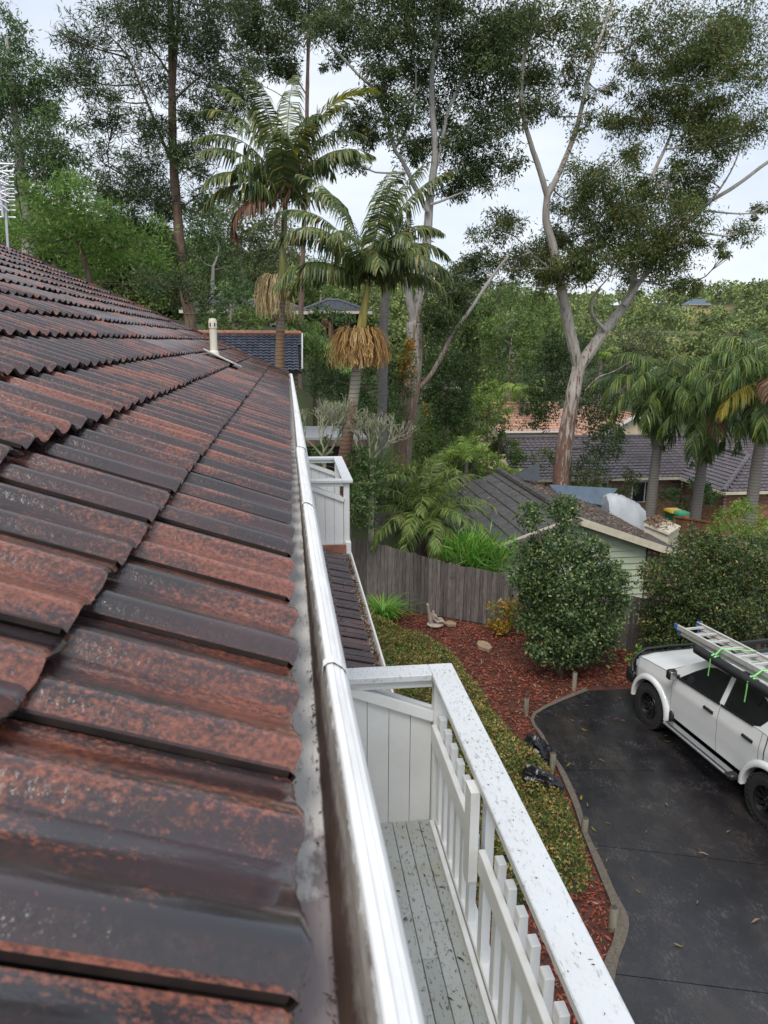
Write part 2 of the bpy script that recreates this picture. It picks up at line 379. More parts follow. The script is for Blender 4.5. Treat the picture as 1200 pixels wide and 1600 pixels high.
# foliage
G = lambda *s: [(a, b) for a, b in s]
M['lf_gum'] = leafmat('gum_leaves', G((0, (0.042, 0.070, 0.027)), (0.55, (0.079, 0.129, 0.044)), (0.9, (0.146, 0.187, 0.057)), (1, (0.270, 0.187, 0.059))), 0.3)
M['lf_gum2'] = leafmat('yellowish_gum_leaves', G((0, (0.055, 0.089, 0.030)), (0.55, (0.104, 0.154, 0.044)), (0.88, (0.208, 0.232, 0.059)), (1, (0.354, 0.199, 0.059))), 0.32)
M['lf_oak'] = leafmat('needle_foliage', G((0, (0.038, 0.067, 0.030)), (0.6, (0.080, 0.125, 0.047)), (1, (0.163, 0.202, 0.067))), 0.3)
M['lf_bright'] = leafmat('bright_feathery_foliage', G((0, (0.080, 0.170, 0.036)), (0.6, (0.170, 0.310, 0.060)), (1, (0.300, 0.420, 0.090))), 0.4)
M['lf_dark'] = leafmat('dark_evergreen_foliage', G((0, (0.045, 0.085, 0.029)), (0.6, (0.094, 0.162, 0.049)), (1, (0.188, 0.270, 0.078))), 0.25)
M['lf_mid'] = leafmat('mid_green_foliage', G((0, (0.067, 0.127, 0.036)), (0.6, (0.139, 0.225, 0.056)), (1, (0.252, 0.322, 0.084))), 0.35)
M['lf_lime'] = leafmat('lime_foliage', G((0, (0.121, 0.227, 0.040)), (0.6, (0.242, 0.378, 0.068)), (1, (0.440, 0.518, 0.110))), 0.4)
M['lf_olive'] = leafmat('olive_foliage', G((0, (0.085, 0.110, 0.053)), (0.6, (0.160, 0.197, 0.084)), (1, (0.263, 0.269, 0.110))), 0.3)
M['lf_bush'] = leafmat('glossy_bush_leaves', G((0, (0.043, 0.089, 0.038)), (0.5, (0.089, 0.155, 0.056)), (0.88, (0.193, 0.263, 0.091)), (1, (0.445, 0.493, 0.194))), 0.25, 0.35, 1.6)
M['lf_hedge'] = leafmat('hedge_leaves', G((0, (0.035, 0.069, 0.029)), (0.5, (0.077, 0.125, 0.044)), (0.9, (0.184, 0.211, 0.060)), (1, (0.410, 0.301, 0.099))), 0.25, 0.4, 1.6)
M['lf_cover'] = leafmat('red_tipped_cover_leaves', G((0, (0.046, 0.099, 0.028)), (0.38, (0.123, 0.217, 0.053)), (0.60, (0.259, 0.285, 0.073)), (0.80, (0.496, 0.211, 0.081)), (1, (0.510, 0.470, 0.173))), 0.25, 0.4, 2.5)
M['lf_nandina'] = leafmat('yellow_and_red_leaves', G((0, (0.091, 0.169, 0.033)), (0.4, (0.312, 0.312, 0.039)), (0.75, (0.494, 0.286, 0.039)), (1, (0.442, 0.091, 0.046))), 0.3, 0.4, 3)
M['lf_strap'] = leafmat('strap_leaves', G((0, (0.090, 0.260, 0.036)), (0.7, (0.190, 0.460, 0.068)), (1, (0.440, 0.500, 0.100))), 0.35, 0.35)
M['lf_king'] = leafmat('king_palm_fronds', G((0, (0.059, 0.097, 0.042)), (0.6, (0.133, 0.183, 0.064)), (0.97, (0.307, 0.302, 0.088)), (1, (0.600, 0.466, 0.112))), 0.3, 0.35)
M['lf_king_new'] = leafmat('young_palm_frond', G((0, (0.12, 0.18, 0.025)), (0.6, (0.25, 0.27, 0.035)), (1, (0.42, 0.30, 0.03))), 0.45, 0.35)
M['lf_queen'] = leafmat('queen_palm_fronds', G((0, (0.050, 0.101, 0.036)), (0.6, (0.114, 0.187, 0.054)), (1, (0.300, 0.348, 0.076))), 0.3, 0.35)
M['lf_date'] = leafmat('date_palm_fronds', G((0, (0.070, 0.130, 0.036)), (0.6, (0.160, 0.250, 0.060)), (1, (0.400, 0.440, 0.110))), 0.35, 0.35)
M['lf_dead'] = leafmat('dead_frond', G((0, (0.11, 0.055, 0.035)), (0.6, (0.21, 0.11, 0.065)), (1, (0.32, 0.19, 0.12))), 0.2)
M['lf_yellow'] = leafmat('yellowing_frond', G((0, (0.20, 0.18, 0.03)), (1, (0.42, 0.34, 0.05))), 0.35)
M['lf_forest'] = leafmat('far_forest', G((0, (0.092, 0.134, 0.054)), (0.6, (0.180, 0.233, 0.083)), (1, (0.320, 0.355, 0.104))), 0.25, 0.6, 0.11, 0.45, 1.6)
M['lf_orange'] = leafmat('orange_flowers', G((0, (0.55, 0.16, 0.01)), (1, (0.75, 0.32, 0.03))), 0.3)
M['fruit'] = leafmat('palm_fruit_strings', G((0, (0.36, 0.19, 0.065)), (0.5, (0.54, 0.33, 0.12)), (1, (0.66, 0.48, 0.24))), 0.1)
M['fruit_pale'] = leafmat('pale_palm_flower_strings', G((0, (0.432, 0.288, 0.156)), (0.6, (0.600, 0.468, 0.260)), (1, (0.600, 0.600, 0.364))), 0.15)
def mk_ground():
    k = NT('garden_and_hill_ground'); p = k.pos()
    a = k.noise(p, 0.25, 6, 0.65); b = k.noise(p, 3.0, 5, 0.7)
    col = k.ramp(a, [(0.3, (0.026, 0.034, 0.016)), (0.55, (0.045, 0.060, 0.022)), (0.75, (0.075, 0.090, 0.030))])
    col = k.mix(k.ramp(b, [(0.4, 0.0), (0.8, 0.5)]), col, (0.055, 0.040, 0.024))
    at = k.n('ShaderNodeAttribute', attribute_name='paddock')
    dry = k.ramp(k.noise(p, 0.06, 4, 0.6), [(0.35, (0.20, 0.19, 0.055)), (0.65, (0.34, 0.23, 0.10))])
    col = k.mix(at.outputs['Fac'], col, dry)
    return k.finish(col, 0.9, None, 0.2)
M['ground'] = mk_ground()
M['lawn'] = simple('bright_lawn', (0.10, 0.19, 0.035), 0.3, 2, 0.9, 0.4, 40)

# ---------------------------------------------------------------- building helpers
def wloc(o):
    v = np.zeros(3)
    while o is not None:
        v += np.array(o.location); o = o.parent
    return v
def tag(o, label=None, cat=None, group=None, kind=None):
    if label: o['label'] = label
    if cat: o['category'] = cat
    if group: o['group'] = group
    if kind: o['kind'] = kind
    return o
def empty(name, loc, label, cat, group=None):
    o = bpy.data.objects.new(name, None); o.empty_display_size = 0.2
    o.location = [float(x) for x in loc]; COL.objects.link(o)
    return tag(o, label, cat, group)
def mesh_np(name, V, Fq, mat, smooth=False, midx=None):
    """V (n,3), Fq (m,k) faces of one size."""
    me = bpy.data.meshes.new(name); V = np.asarray(V, np.float32); Fq = np.asarray(Fq, np.int32)
    nf, k = Fq.shape
    me.vertices.add(len(V)); me.vertices.foreach_set('co', V.ravel())
    me.loops.add(nf*k); me.loops.foreach_set('vertex_index', Fq.ravel())
    me.polygons.add(nf); me.polygons.foreach_set('loop_start', np.arange(0, nf*k, k, dtype=np.int32))
    for x in (mat if isinstance(mat, (list, tuple)) else [mat]): me.materials.append(x)
    if midx is not None: me.polygons.foreach_set('material_index', np.asarray(midx, np.int32))
    me.polygons.foreach_set('use_smooth', np.full(nf, smooth, dtype=bool))
    me.update(calc_edges=True)
    return me
def link(name, me, parent=None, loc=None):
    o = bpy.data.objects.new(name, me); COL.objects.link(o)
    if parent is not None: o.parent = parent
    if loc is not None: o.location = [float(x) for x in loc]
    return o
class MB:
    def __init__(s): s.v = []; s.f = []; s.mi = []; s.cur = 0
    def add(s, verts, faces):
        b = len(s.v); s.v += [tuple(float(c) for c in p) for p in verts]
        for f in faces: s.f.append(tuple(i+b for i in f)); s.mi.append(s.cur)
    def box(s, c, d, rot=None):
        x, y, z = (k/2 for k in d)
        P = [Vector(p) for p in ((-x,-y,-z),(x,-y,-z),(x,y,-z),(-x,y,-z),(-x,-y,z),(x,-y,z),(x,y,z),(-x,y,z))]
        if rot is not None: P = [rot @ p for p in P]
        s.add([(p.x+c[0], p.y+c[1], p.z+c[2]) for p in P], [(0,3,2,1),(4,5,6,7),(0,1,5,4),(1,2,6,5),(2,3,7,6),(3,0,4,7)])
    def cbox(s, c, d, b=0.004, rot=None):           # box with chamfered edges
        x, y, z = (k/2 for k in d); b = min(b, x*.45, y*.45, z*.45)
        P = []
        for sx in (-1, 1):
            for sy in (-1, 1):
                for sz in (-1, 1):
                    P += [(sx*x, sy*(y-b), sz*(z-b)), (sx*(x-b), sy*y, sz*(z-b)), (sx*(x-b), sy*(y-b), sz*z)]
        bm = bmesh.new()
        for p in P: bm.verts.new(p)
        r = bmesh.ops.convex_hull(bm, input=bm.verts)
        bm.verts.ensure_lookup_table()
        idx = {v: i for i, v in enumerate(bm.verts)}
        V = [v.co.copy() for v in bm.verts]
        if rot is not None: V = [rot @ v for v in V]
        s.add([(v.x+c[0], v.y+c[1], v.z+c[2]) for v in V], [tuple(idx[v] for v in f.verts) for f in bm.faces])
        bm.free()
    def bar(s, a, b, w, h, up=(0, 0, 1)):            # rectangular bar from a to b
        a = Vector(a); b = Vector(b); d = (b-a); ln = d.length; d.normalize()
        u = Vector(up); side = d.cross(u)
        if side.length < 1e-5: side = d.cross(Vector((1, 0, 0)))
        side.normalize(); u = side.cross(d)
        P = []
        for q in (a, b):
            for i, j in ((-1,-1),(1,-1),(1,1),(-1,1)): P.append(q+side*(i*w/2)+u*(j*h/2))
        s.add(P, [(0,3,2,1),(4,5,6,7),(0,1,5,4),(1,2,6,5),(2,3,7,6),(3,0,4,7)])
    def tube(s, pts, rad, n=8, cap=True):
        pts = [Vector(p) for p in pts]
        if isinstance(rad, (int, float)): rad = [rad]*len(pts)
        ref = None; rings = []
        for i, p in enumerate(pts):
            d = (pts[min(i+1, len(pts)-1)] - pts[max(i-1, 0)]).normalized()
            if ref is None:
                ref = d.cross(Vector((0, 0, 1)))
                if ref.length < 1e-3: ref = d.cross(Vector((1, 0, 0)))
                ref.normalize()
            ref = (ref - d*ref.dot(d)).normalized(); bi = d.cross(ref)
            rings.append([p + (ref*math.cos(2*math.pi*k/n) + bi*math.sin(2*math.pi*k/n))*rad[i] for k in range(n)])
        V = [q for r in rings for q in r]; Fc = []
        for i in range(len(pts)-1):
            for k in range(n):
                a, b = i*n+k, i*n+(k+1) % n
                Fc.append((a, b, b+n, a+n))
        if cap: Fc.append(tuple(range(n-1, -1, -1))); Fc.append(tuple((len(pts)-1)*n+k for k in range(n)))
        s.add(V, Fc)
    def lathe(s, prof, c=(0, 0, 0), n=24, axis='z', a0=0.0, a1=2*math.pi):
        full = abs(a1-a0-2*math.pi) < 1e-6; m_ = n if full else n+1; V = []; Fc = []
        for r, h in prof:
            for k in range(m_):
                t = a0+(a1-a0)*k/n; x, y = r*math.cos(t), r*math.sin(t)
                p = (x, y, h) if axis == 'z' else ((h, x, y) if axis == 'x' else (x, h, y))
                V.append((p[0]+c[0], p[1]+c[1], p[2]+c[2]))
        for i in range(len(prof)-1):
            for k in range(n):
                a, b = i*m_+k, i*m_+((k+1) % m_ if full else k+1)
                Fc.append((a, b, b+m_, a+m_))
        s.add(V, Fc)
    def prism(s, poly, h0, h1, axis='z'):            # polygon in the plane across `axis`
        n = len(poly)
        def mk(p, h): return (p[0], p[1], h) if axis == 'z' else ((h, p[0], p[1]) if axis == 'x' else (p[0], h, p[1]))
        s.add([mk(p, h0) for p in poly]+[mk(p, h1) for p in poly],
              [tuple(range(n-1, -1, -1)), tuple(range(n, 2*n))]+[(i, (i+1) % n, n+(i+1) % n, n+i) for i in range(n)])
    def sheet(s, rows, closed=False):                # grid of points
        n = len(rows[0]); V = [p for r in rows for p in r]; Fc = []
        for i in range(len(rows)-1):
            for k in range(n-1 if not closed else n):
                a, b = i*n+k, i*n+(k+1) % n; Fc.append((a, b, b+n, a+n))
        s.add(V, Fc)
    def mesh(s, name, mat, smooth=False, off=None, fix=True):
        me = bpy.data.meshes.new(name)
        V = s.v if off is None else [(a-off[0], b-off[1], c-off[2]) for a, b, c in s.v]
        me.from_pydata(V, [], s.f)
        for x in (mat if isinstance(mat, (list, tuple)) else [mat]): me.materials.append(x)
        me.polygons.foreach_set('material_index', s.mi)
        if fix:
            bm = bmesh.new(); bm.from_mesh(me); bmesh.ops.recalc_face_normals(bm, faces=bm.faces); bm.to_mesh(me); bm.free()
        if smooth:
            me.polygons.foreach_set('use_smooth', [True]*len(me.polygons))
            try: me.set_sharp_from_angle(angle=R(38))
            except Exception: pass
        me.update(); return me
    def build(s, name, mat, parent=None, smooth=False, local=False, fix=True):
        off = None if (parent is None or local) else wloc(parent)
        return link(name, s.mesh(name, mat, smooth, off, fix), parent)
def thing1(name, mb, mat, loc, label, cat, group=None, smooth=False, fix=True):
    """a thing that is one mesh, with its origin at its base"""
    o = link(name, mb.mesh(name, mat, smooth, np.array(loc, float), fix), None, loc)
    return tag(o, label, cat, group)
# ================================================================ OWN HOUSE
house = empty('house', (-4.8, 5.5, 0), 'two-storey house with wet dark red tile roof and white gutter', 'house')
TH = R(24.3); CS, SN = math.cos(TH), math.sin(TH)
EAVE_Z, Y0, Y1 = 6.21, -0.25, 11.95
TW, TG, S0 = 0.305, 0.32, 0.313
NC = 16
S_RIDGE = S0+TG*(NC-1)
def RP(s, y, w=0.0):                    # point on the roof: s up the slope, w above the tile plane
    return np.array([-s*CS + w*SN, y, EAVE_Z + s*SN + w*CS])
mb = MB()
mb.sheet([[RP(-0.02, Y0, -.075), RP(-0.02, Y1, -.075)], [RP(S_RIDGE+.1, Y0, -.075), RP(S_RIDGE+.1, Y1, -.075)]])
mb.sheet([[(-2*S_RIDGE*CS, Y0, EAVE_Z-.08), (-2*S_RIDGE*CS, Y1, EAVE_Z-.08)], [RP(S_RIDGE+.1, Y0, -.076), RP(S_RIDGE+.1, Y1, -.076)]])
roof = mb.build('roof', M['sarking'], house)

def bump_profile(t):                    # one roll of the tile, t in 0..1, steep on the near side
    if t < 0.16:
        x = t/0.16; return math.sin(math.pi*.5*x)**1.2
    if t < 0.78:
        x = (t-0.16)/0.62; return (0.5*(1+math.cos(math.pi*x)))**0.85
    return 0.0
def tile_mesh(name, mat, nu, wd=TW-.005, ln=0.41, lift=0.034, amp=0.026, thick=0.015, raise_=0.004, seed=0):
    rr = random.Random(seed)
    us = [wd*i/nu for i in range(nu+1)]
    def top(u):
        t = (u/wd*2+.92) % 1.0
        side = raise_*max(0, 1-u/(wd*0.12)) - 0.003*max(0, (u/wd-.93)/.07)
        return amp*bump_profile(t)+side-0.010
    jag = [rr.uniform(-.0015, .0015) for _ in us]
    rows = []
    for v, dw in ((0.10, -thick), (0.003, -thick), (0.0, -0.006), (0.010, 0.0), (ln, 0.0)):
        rows.append([(u, v+(jag[i] if v < .02 else 0), top(u)+dw-lift*v/TG) for i, u in enumerate(us)])
    mb = MB(); mb.cur = 1; mb.sheet(rows[:3]); mb.cur = 0; mb.sheet(rows[2:]); mb.cur = 1
    for e in (0, -1):                   # side edges
        a = [rows[3][e], rows[4][e]]
        mb.add([a[0], a[1], (a[1][0], a[1][1], a[1][2]-.009), (a[0][0], a[0][1], a[0][2]-.009)], [(0, 1, 2, 3)])
    return mb.mesh(name, [mat, M['tile_edge']], True, None, False)
TROT = Matrix(((0, -CS, SN), (1, 0, 0), (0, SN, CS)))
protos = [tile_mesh('roof_tile', M['tile'], 34, seed=k) for k in range(3)]
far_me = tile_mesh('roof_tile', M['tile'], 14)
spots = []
for c in range(NC):
    s = 0.0 if c == 0 else S0+TG*(c-1)
    off = 0.160 + (0 if c % 2 == 0 else TW/2) + random.uniform(-.012, .012)
    j = -1
    while True:
        y = off+j*TW
        j += 1
        if y < Y0: continue
        if y+TW > Y1+.02: break
        spots.append((math.dist(RP(s, y), CAM_POS), s, y, c))
spots.sort()
hw = wloc(roof)
for k, (d, s, y, c) in enumerate(spots[:300]):
    o = link('roof_tile', protos[k % 3], roof)
    w = random.gauss(0, .0014)
    rot = TROT @ Matrix.Rotation(R(random.gauss(0, .22)), 3, 'Y') @ Matrix.Rotation(R(random.gauss(0, .16)), 3, 'X') @ Matrix.Rotation(R(random.gauss(0, .18)), 3, 'Z')
    if random.random() < .06: rot = rot @ Matrix.Rotation(R(random.choice((-1.0, .9))), 3, 'Y'); w += .004
    p = RP(s+random.gauss(0, .002), y+random.gauss(0, .0015), w)
    o.matrix_local = Matrix.Translation(Vector(p-hw)) @ rot.to_4x4()
# the tiles beyond the nearest 300
pv = np.array([v.co[:] for v in far_me.vertices]); pf = [tuple(p.vertices) for p in far_me.polygons]; pm = [p.material_index for p in far_me.polygons]
V = []; Fq = []; Fm = []
for d, s, y, c in spots[300:]:
    rot = np.array(TROT @ Matrix.Rotation(R(random.gauss(0, .3)), 3, 'Y') @ Matrix.Rotation(R(random.gauss(0, .2)), 3, 'X'))
    b = len(V)*len(pv)
    V.append(pv @ rot.T + RP(s, y, random.gauss(0, .002)) - hw); Fq += [tuple(i+b for i in f) for f in pf]; Fm += pm
o = link('tile_field', mesh_np('tile_field', np.vstack(V), Fq, [M['tile'], M['tile_edge']], True, Fm), roof); o['kind'] = 'stuff'
# ridge caps along the top, verge trim
for k in range(28):
    y = Y0+.45*k
    if y > Y1-.2: break
    mb = MB(); c = RP(S_RIDGE+.02, y, -.03)
    mb.lathe([(.115, 0), (.125, .01), (.115, .46)], (c[0], y, c[2]), 10, 'y', 0.05, math.pi-.05)
    mb.build('ridge_cap', M['tile'], roof, True)
for s0 in np.arange(0, S_RIDGE, .36):
    mb = MB(); a = RP(s0, Y1+.02, -.005); b = RP(min(s0+.38, S_RIDGE), Y1+.02, -.02)
    mb.bar(a, b, .10, .05, (SN, 0, CS)); mb.build('verge_cap', M['tile'], roof)
# vent pipe through the roof
vp = RP(.83, 7.85, 0)
mb = MB(); zt = PY(333, 497, 7.85)[2]
mb.lathe([(.037, -.08), (.037, zt-vp[2]-.10), (.043, zt-vp[2]-.10), (.043, zt-vp[2]-.03), (.032, zt-vp[2]-.005), (.0, zt-vp[2])], vp, 14)
mb.lathe([(.058, -.06), (.052, .02), (.043, .05), (.038, .055)], vp, 14)
pipe = mb.build('vent_pipe', M['pvc'], roof, True)
mb = MB()
for a in range(6):
    t = a*math.pi/3
    mb.box((vp[0]+.043*math.cos(t), vp[1]+.043*math.sin(t), zt-.065), (.006, .012, .035), Matrix.Rotation(t, 3, 'Z'))
mb.build('vent_slot', M['dark'], pipe)
mb = MB()
mb.sheet([[RP(.55, 7.53, .022), RP(.92, 7.60, .022)], [RP(.55, 7.55, .026), RP(.92, 7.63, .026)], [RP(.57, 7.97, .012), RP(.92, 8.05, .012)]])
mb.tube([RP(.52, 7.52, .03), RP(.62, 7.53, .034), RP(.93, 7.60, .034)], .006, 6)
mb.build('flashing', M['flash'], roof)
# gutter
def gl(y): return float(np.interp(y, [0, .45, 1.04, 1.75, 2.6, 3.55, 3.6, 6, 9, 12], [.063, .060, .049, .040, .034, .028, .034, .032, .027, .024]))
def lw(y): return float(np.interp(y, [0, 1.0, 3.5, 3.6, 12], [.029, .027, .033, .038, .030]))
ys = np.concatenate([np.linspace(-.6, 3.55, 40), np.linspace(3.6, Y1+.12, 40)])
rows = []; lip = []
for y in ys:
    a = gl(y); b = a+lw(y); w = .0015*math.sin(y*5.1)+.001*math.sin(y*13)
    rows.append([(-.055, y, 6.16), (-.053, y, 6.118), (.0, y, 6.114+w), (.024, y, 6.113), (.031, y, 6.118), (a-.006, y, 6.180), (a, y, 6.192)])
    lip.append([(a-.001, y, 6.186), (a, y, 6.196), (a+.002, y, 6.1985), (a+.010, y, 6.2000), (a+.012, y, 6.1975), (b-.007, y, 6.1935), (b-.006, y, 6.1915), (b, y, 6.1885), (b+.0005, y, 6.186), (b+.005, y, 6.179), (b+.0045, y, 6.176), (b+.010, y, 6.160), (b+.0095, y, 6.157), (b+.018, y, 6.120), (b+.021, y, 6.085), (-.05, y, 6.082), (-.058, y, 6.16)])
mb = MB(); mb.sheet(rows); gut = mb.build('gutter', M['gutter'], house, True, fix=False)
mb = MB(); mb.sheet(lip); mb.build('gutter_lip', M['gutter_lip'], gut, False, fix=False)
for y in (1.08, 2.28, 3.57, 5.4, 7.8, 10.2):
    a = gl(y+.03); b = a+lw(y+.03); mb = MB()
    for dx, dz, ww in ((0, 0, .022),):
        pr = [(a-.006, 6.178), (a-.004, 6.197), (a+.003, 6.2025), (a+.012, 6.2035), (b-.002, 6.1945), (b+.004, 6.187), (b+.009, 6.176)]
        mb.sheet([[(x, y, z) for x, z in pr], [(x, y+ww, z) for x, z in pr]])
    mb.build('gutter_bracket', M['gutter_lip'], gut)
mb = MB(); mb.prism([(-.055, 6.082), (gl(12)+.05, 6.09), (gl(12)+.03, 6.19), (-.055, 6.19)], Y1+.12, Y1+.126, 'y'); mb.build('gutter_end', M['gutter_lip'], gut)
# grime that lies in the gutter: sludge ridges and shed grit
rg = np.random.default_rng(3)
n = 2600
yy = 0.4+rg.random(n)**1.6*8.0; side = rg.random(n)
xx = np.where(side < .5, .029+rg.normal(0, .0025, n), -.014+np.abs(rg.normal(0, .008, n)))
patch = np.sin(yy*7.1)+np.sin(yy*2.3+1)+rg.normal(0, .7, n) > .2
yy, xx = yy[patch], xx[patch]
def leaf_arrays(Cn, D, Ln, Wd, rgen, bend=0.0, face=None):
    """one leaf-shaped quad per row: centre line from Cn along D"""
    D = D/np.maximum(np.linalg.norm(D, axis=1, keepdims=True), 1e-6)
    rv = rgen.normal(size=D.shape) if face is None else face
    S = np.cross(D, rv); S /= np.maximum(np.linalg.norm(S, axis=1, keepdims=True), 1e-6)
    Ln = np.broadcast_to(np.asarray(Ln, float).reshape(-1, 1), (len(Cn), 1)); Wd = np.broadcast_to(np.asarray(Wd, float).reshape(-1, 1), (len(Cn), 1))
    mid = Cn+D*Ln*0.45+np.array([0, 0, bend])*Ln
    Vv = np.stack([Cn, mid+S*Wd*.5, Cn+D*Ln, mid-S*Wd*.5], 1).reshape(-1, 3)
    Fv = np.arange(len(Vv)).reshape(-1, 4)
    return Vv, Fv
def rdir(rgen, n, up=0.0):
    d = rgen.normal(size=(n, 3)); d[:, 2] += up
    return d/np.linalg.norm(d, axis=1, keepdims=True)
Cn = np.stack([xx, yy, 6.1165+rg.random(len(xx))*.003], 1)
D = rdir(rg, len(Cn)); D[:, 2] *= .12; D[:, 1] *= 1.6
Vv, Fv = leaf_arrays(Cn, D, rg.uniform(.003, .012, len(Cn)), rg.uniform(.001, .004, len(Cn)), rg, 0, np.tile([0., 0, 1], (len(Cn), 1)))
o = link('gutter_grit', mesh_np('gutter_grit', Vv-wloc(gut), Fv, M['grime']), gut); o['kind'] = 'stuff'
# walls, soffit, fascia
mb = MB(); mb.box((-4.95, 5.6, 3.03), (8.9, 12.2, 6.06)); wall = mb.build('wall', M['render_cream'], house)
mb = MB(); mb.box((-.27, 5.6, 6.068), (.44, 12.4, .012)); mb.build('soffit', M['white'], house)
mb = MB(); mb.box((-.070, 5.75, 6.10), (.02, 12.3, .17)); mb.build('fascia', M['white'], house)

# ---- balcony beside the camera
def balcony(y0, y1, xr, zr, zd, near_panel, far_panel, posts, full=True):
    """xr outer edge of the handrail, zr its top, zd the deck"""
    root = None
    mb = MB()                           # frame: corner posts, deck edge, joists
    for y in posts['corner']: mb.cbox((xr-.095, y, (zr-.05+zd-.25)/2), (.09, .09, zr-.05-zd+.25), .006)
    mb.box(((xr-.50)/2-.02, (y0+y1)/2, zd-.16), (xr+.30, y1-y0-.02, .20))
    mb.cbox((xr-.075, (y0+y1)/2, zd-.06), (.085, y1-y0, .20), .006)
    fr = mb.build('balcony', M['white'], house)
    # deck boards
    x = xr-.133
    while x > -.44:
        cuts = sorted(random.uniform(y0+.4, y1-.4) for _ in range(2)) if full else []
        e = [y0]+cuts+[y1-.09]
        for a, b in zip(e[:-1], e[1:]):
            mb = MB(); mb.cbox((x-.043, (a+b)/2, zd-.0125+random.uniform(-.0012, .0012)), (.0855, b-a-.003, .025), .003)
            mb.build('deck_board', M['deck'], fr)
        x -= .0895
    # handrail along the front and the returns at the ends
    if full:
        e = [y0, y1]
    else: e = [y0, y1]
    for a, b in zip(e[:-1], e[1:]):
        mb = MB(); dz = 0
        mb.cbox((xr-.08+dz, (a+b)/2, zr-.0225-dz), (.16, b-a-.002, .045), .005); mb.build('handrail', M['rail'], fr)
    for yy, on in ((y0, near_panel), (y1, far_panel)):
        if not on: continue
        yc = yy+.08 if yy == y0 else yy-.08
        mb = MB(); mb.cbox(((xr-.161-.40)/2, yc, zr-.0225), (xr-.161+.40, .16, .044), .005); mb.build('handrail', M['rail'], fr)
        mb = MB(); mb.cbox(((xr-.15-.40)/2, yc-.03, zr-.075), (xr-.15+.40, .035, .055), .004); mb.build('rail_support', M['white'], fr)
        # end panel of upright boards with a raked top
        s = -1 if yy == y1 else 1       # boards face the balcony side at the far end
        yb = yc+(.0 if s < 0 else .0)
        zt = lambda x: zr-.065-(x-(xr-.70))*.43 if x > xr-.70 else zr-.065
        x = xr-.145
        while x > -.45:
            w = .142; a, b = x-w+.004, x
            mb = MB(); mb.prism([(a, zd-.02), (b, zd-.02), (b, zt(b)-.05), (a, zt(a)-.05)], yb-.012, yb+.012, 'y')
            mb.build('panel_board', M['white'], fr); x -= w
        mb = MB(); mb.box((.2, yb+.018, zd+.4), (1.2, .004, .7)); mb.build('panel_backing', M['dark'], fr)
        for q, wd in ((yb-.030, .035), (yb+.045, .05)):
            mb = MB(); mb.bar((xr-.73, q, zr-.085), (xr-.135, q, zt(xr-.135)-.012), wd, .062); mb.build('raked_trim', M['white'], fr)
    if not full: return fr
    # picket balustrade
    yend = y1-.13; zm = zr-.365
    segs = [(y0, 3.03), (3.13, yend)]
    for a, b in segs:
        mb = MB(); mb.cbox((xr-.135, (a+b)/2, zm-.065), (.035, b-a, .13), .004); mb.build('mid_rail', M['white'], fr)
    mb = MB(); mb.cbox((xr-.137, (y0+yend)/2, zd+.012), (.03, yend-y0, .022), .003); mb.build('bottom_rail', M['white'], fr)
    y = yend-.055; k = 0
    while y > y0:
        if abs(y-3.08) > .12:
            mb = MB(); mb.cbox((xr-.092, y, (zd-.05+zm+.072)/2), (.042, .066, zm+.072-zd+.05), .004)
            mb.build('picket', M['white'], fr)
        y -= .166 if y > 3.0 else .157
    for y in (3.08, .9):
        mb = MB(); pr = [(y-.055, zr-.05), (y-.055, zm-.18), (y-.045, zm-.205), (y-.02, zm-.22), (y+.02, zm-.22), (y+.045, zm-.205), (y+.055, zm-.18), (y+.055, zr-.05)]
        mb.prism([(y+(a-y)*1.0, b) for a, b in pr], xr-.200, xr-.155, 'x'); mb.prism([(y-.035, zr-.05), (y-.035, zd), (y+.035, zd), (y+.035, zr-.05)], xr-.115, xr-.07, 'x')
        mb.build('rail_post', M['white'], fr)
    return fr
b1 = balcony(-.6, 4.37, 1.02, 4.645, 3.55, False, True, {'corner': [4.27]}, True)
b2 = balcony(10.95, 13.35, .935, 4.645, 3.62, True, True, {'corner': [11.05, 13.25]}, False)
mb = MB(); mb.box((.20, 10.93, 3.56), (1.25, .03, .14)); mb.build('apron_flashing', M['terracotta_cap'], b2)
# litter on the deck
n = 260
Cn = np.stack([rg.uniform(.3, .86, n), 1.6+rg.random(n)*2.65, np.full(n, 3.553)+rg.random(n)*.004], 1)
D = rdir(rg, n); D[:, 2] *= .1
big = rg.random(n) < .12
Vv, Fv = leaf_arrays(Cn, D, np.where(big, rg.uniform(.02, .05, n), rg.uniform(.004, .016, n)), np.where(big, rg.uniform(.006, .014, n), rg.uniform(.002, .008, n)), rg, .05, np.tile([0., 0, 1], (n, 1)))
o = link('deck_litter', mesh_np('deck_litter', Vv, Fv, M['debris'])); tag(o, 'dark leaf crumbs scattered over the grey balcony deck boards', 'leaf litter', kind='stuff')
n = 70
yv = 1.6+rg.random(n)*2.7
Cn = np.stack([rg.uniform(.88, 1.005, n), yv, np.full(n, 4.6465)], 1); D = rdir(rg, n); D[:, 2] *= .05
Vv, Fv = leaf_arrays(Cn, D, rg.uniform(.004, .022, n), rg.uniform(.002, .006, n), rg, .06, np.tile([0., 0, 1], (n, 1)))
o = link('rail_litter', mesh_np('rail_litter', Vv, Fv, M['debris'])); tag(o, 'small dark bark flakes lying on the white balcony handrail', 'leaf litter', kind='stuff')

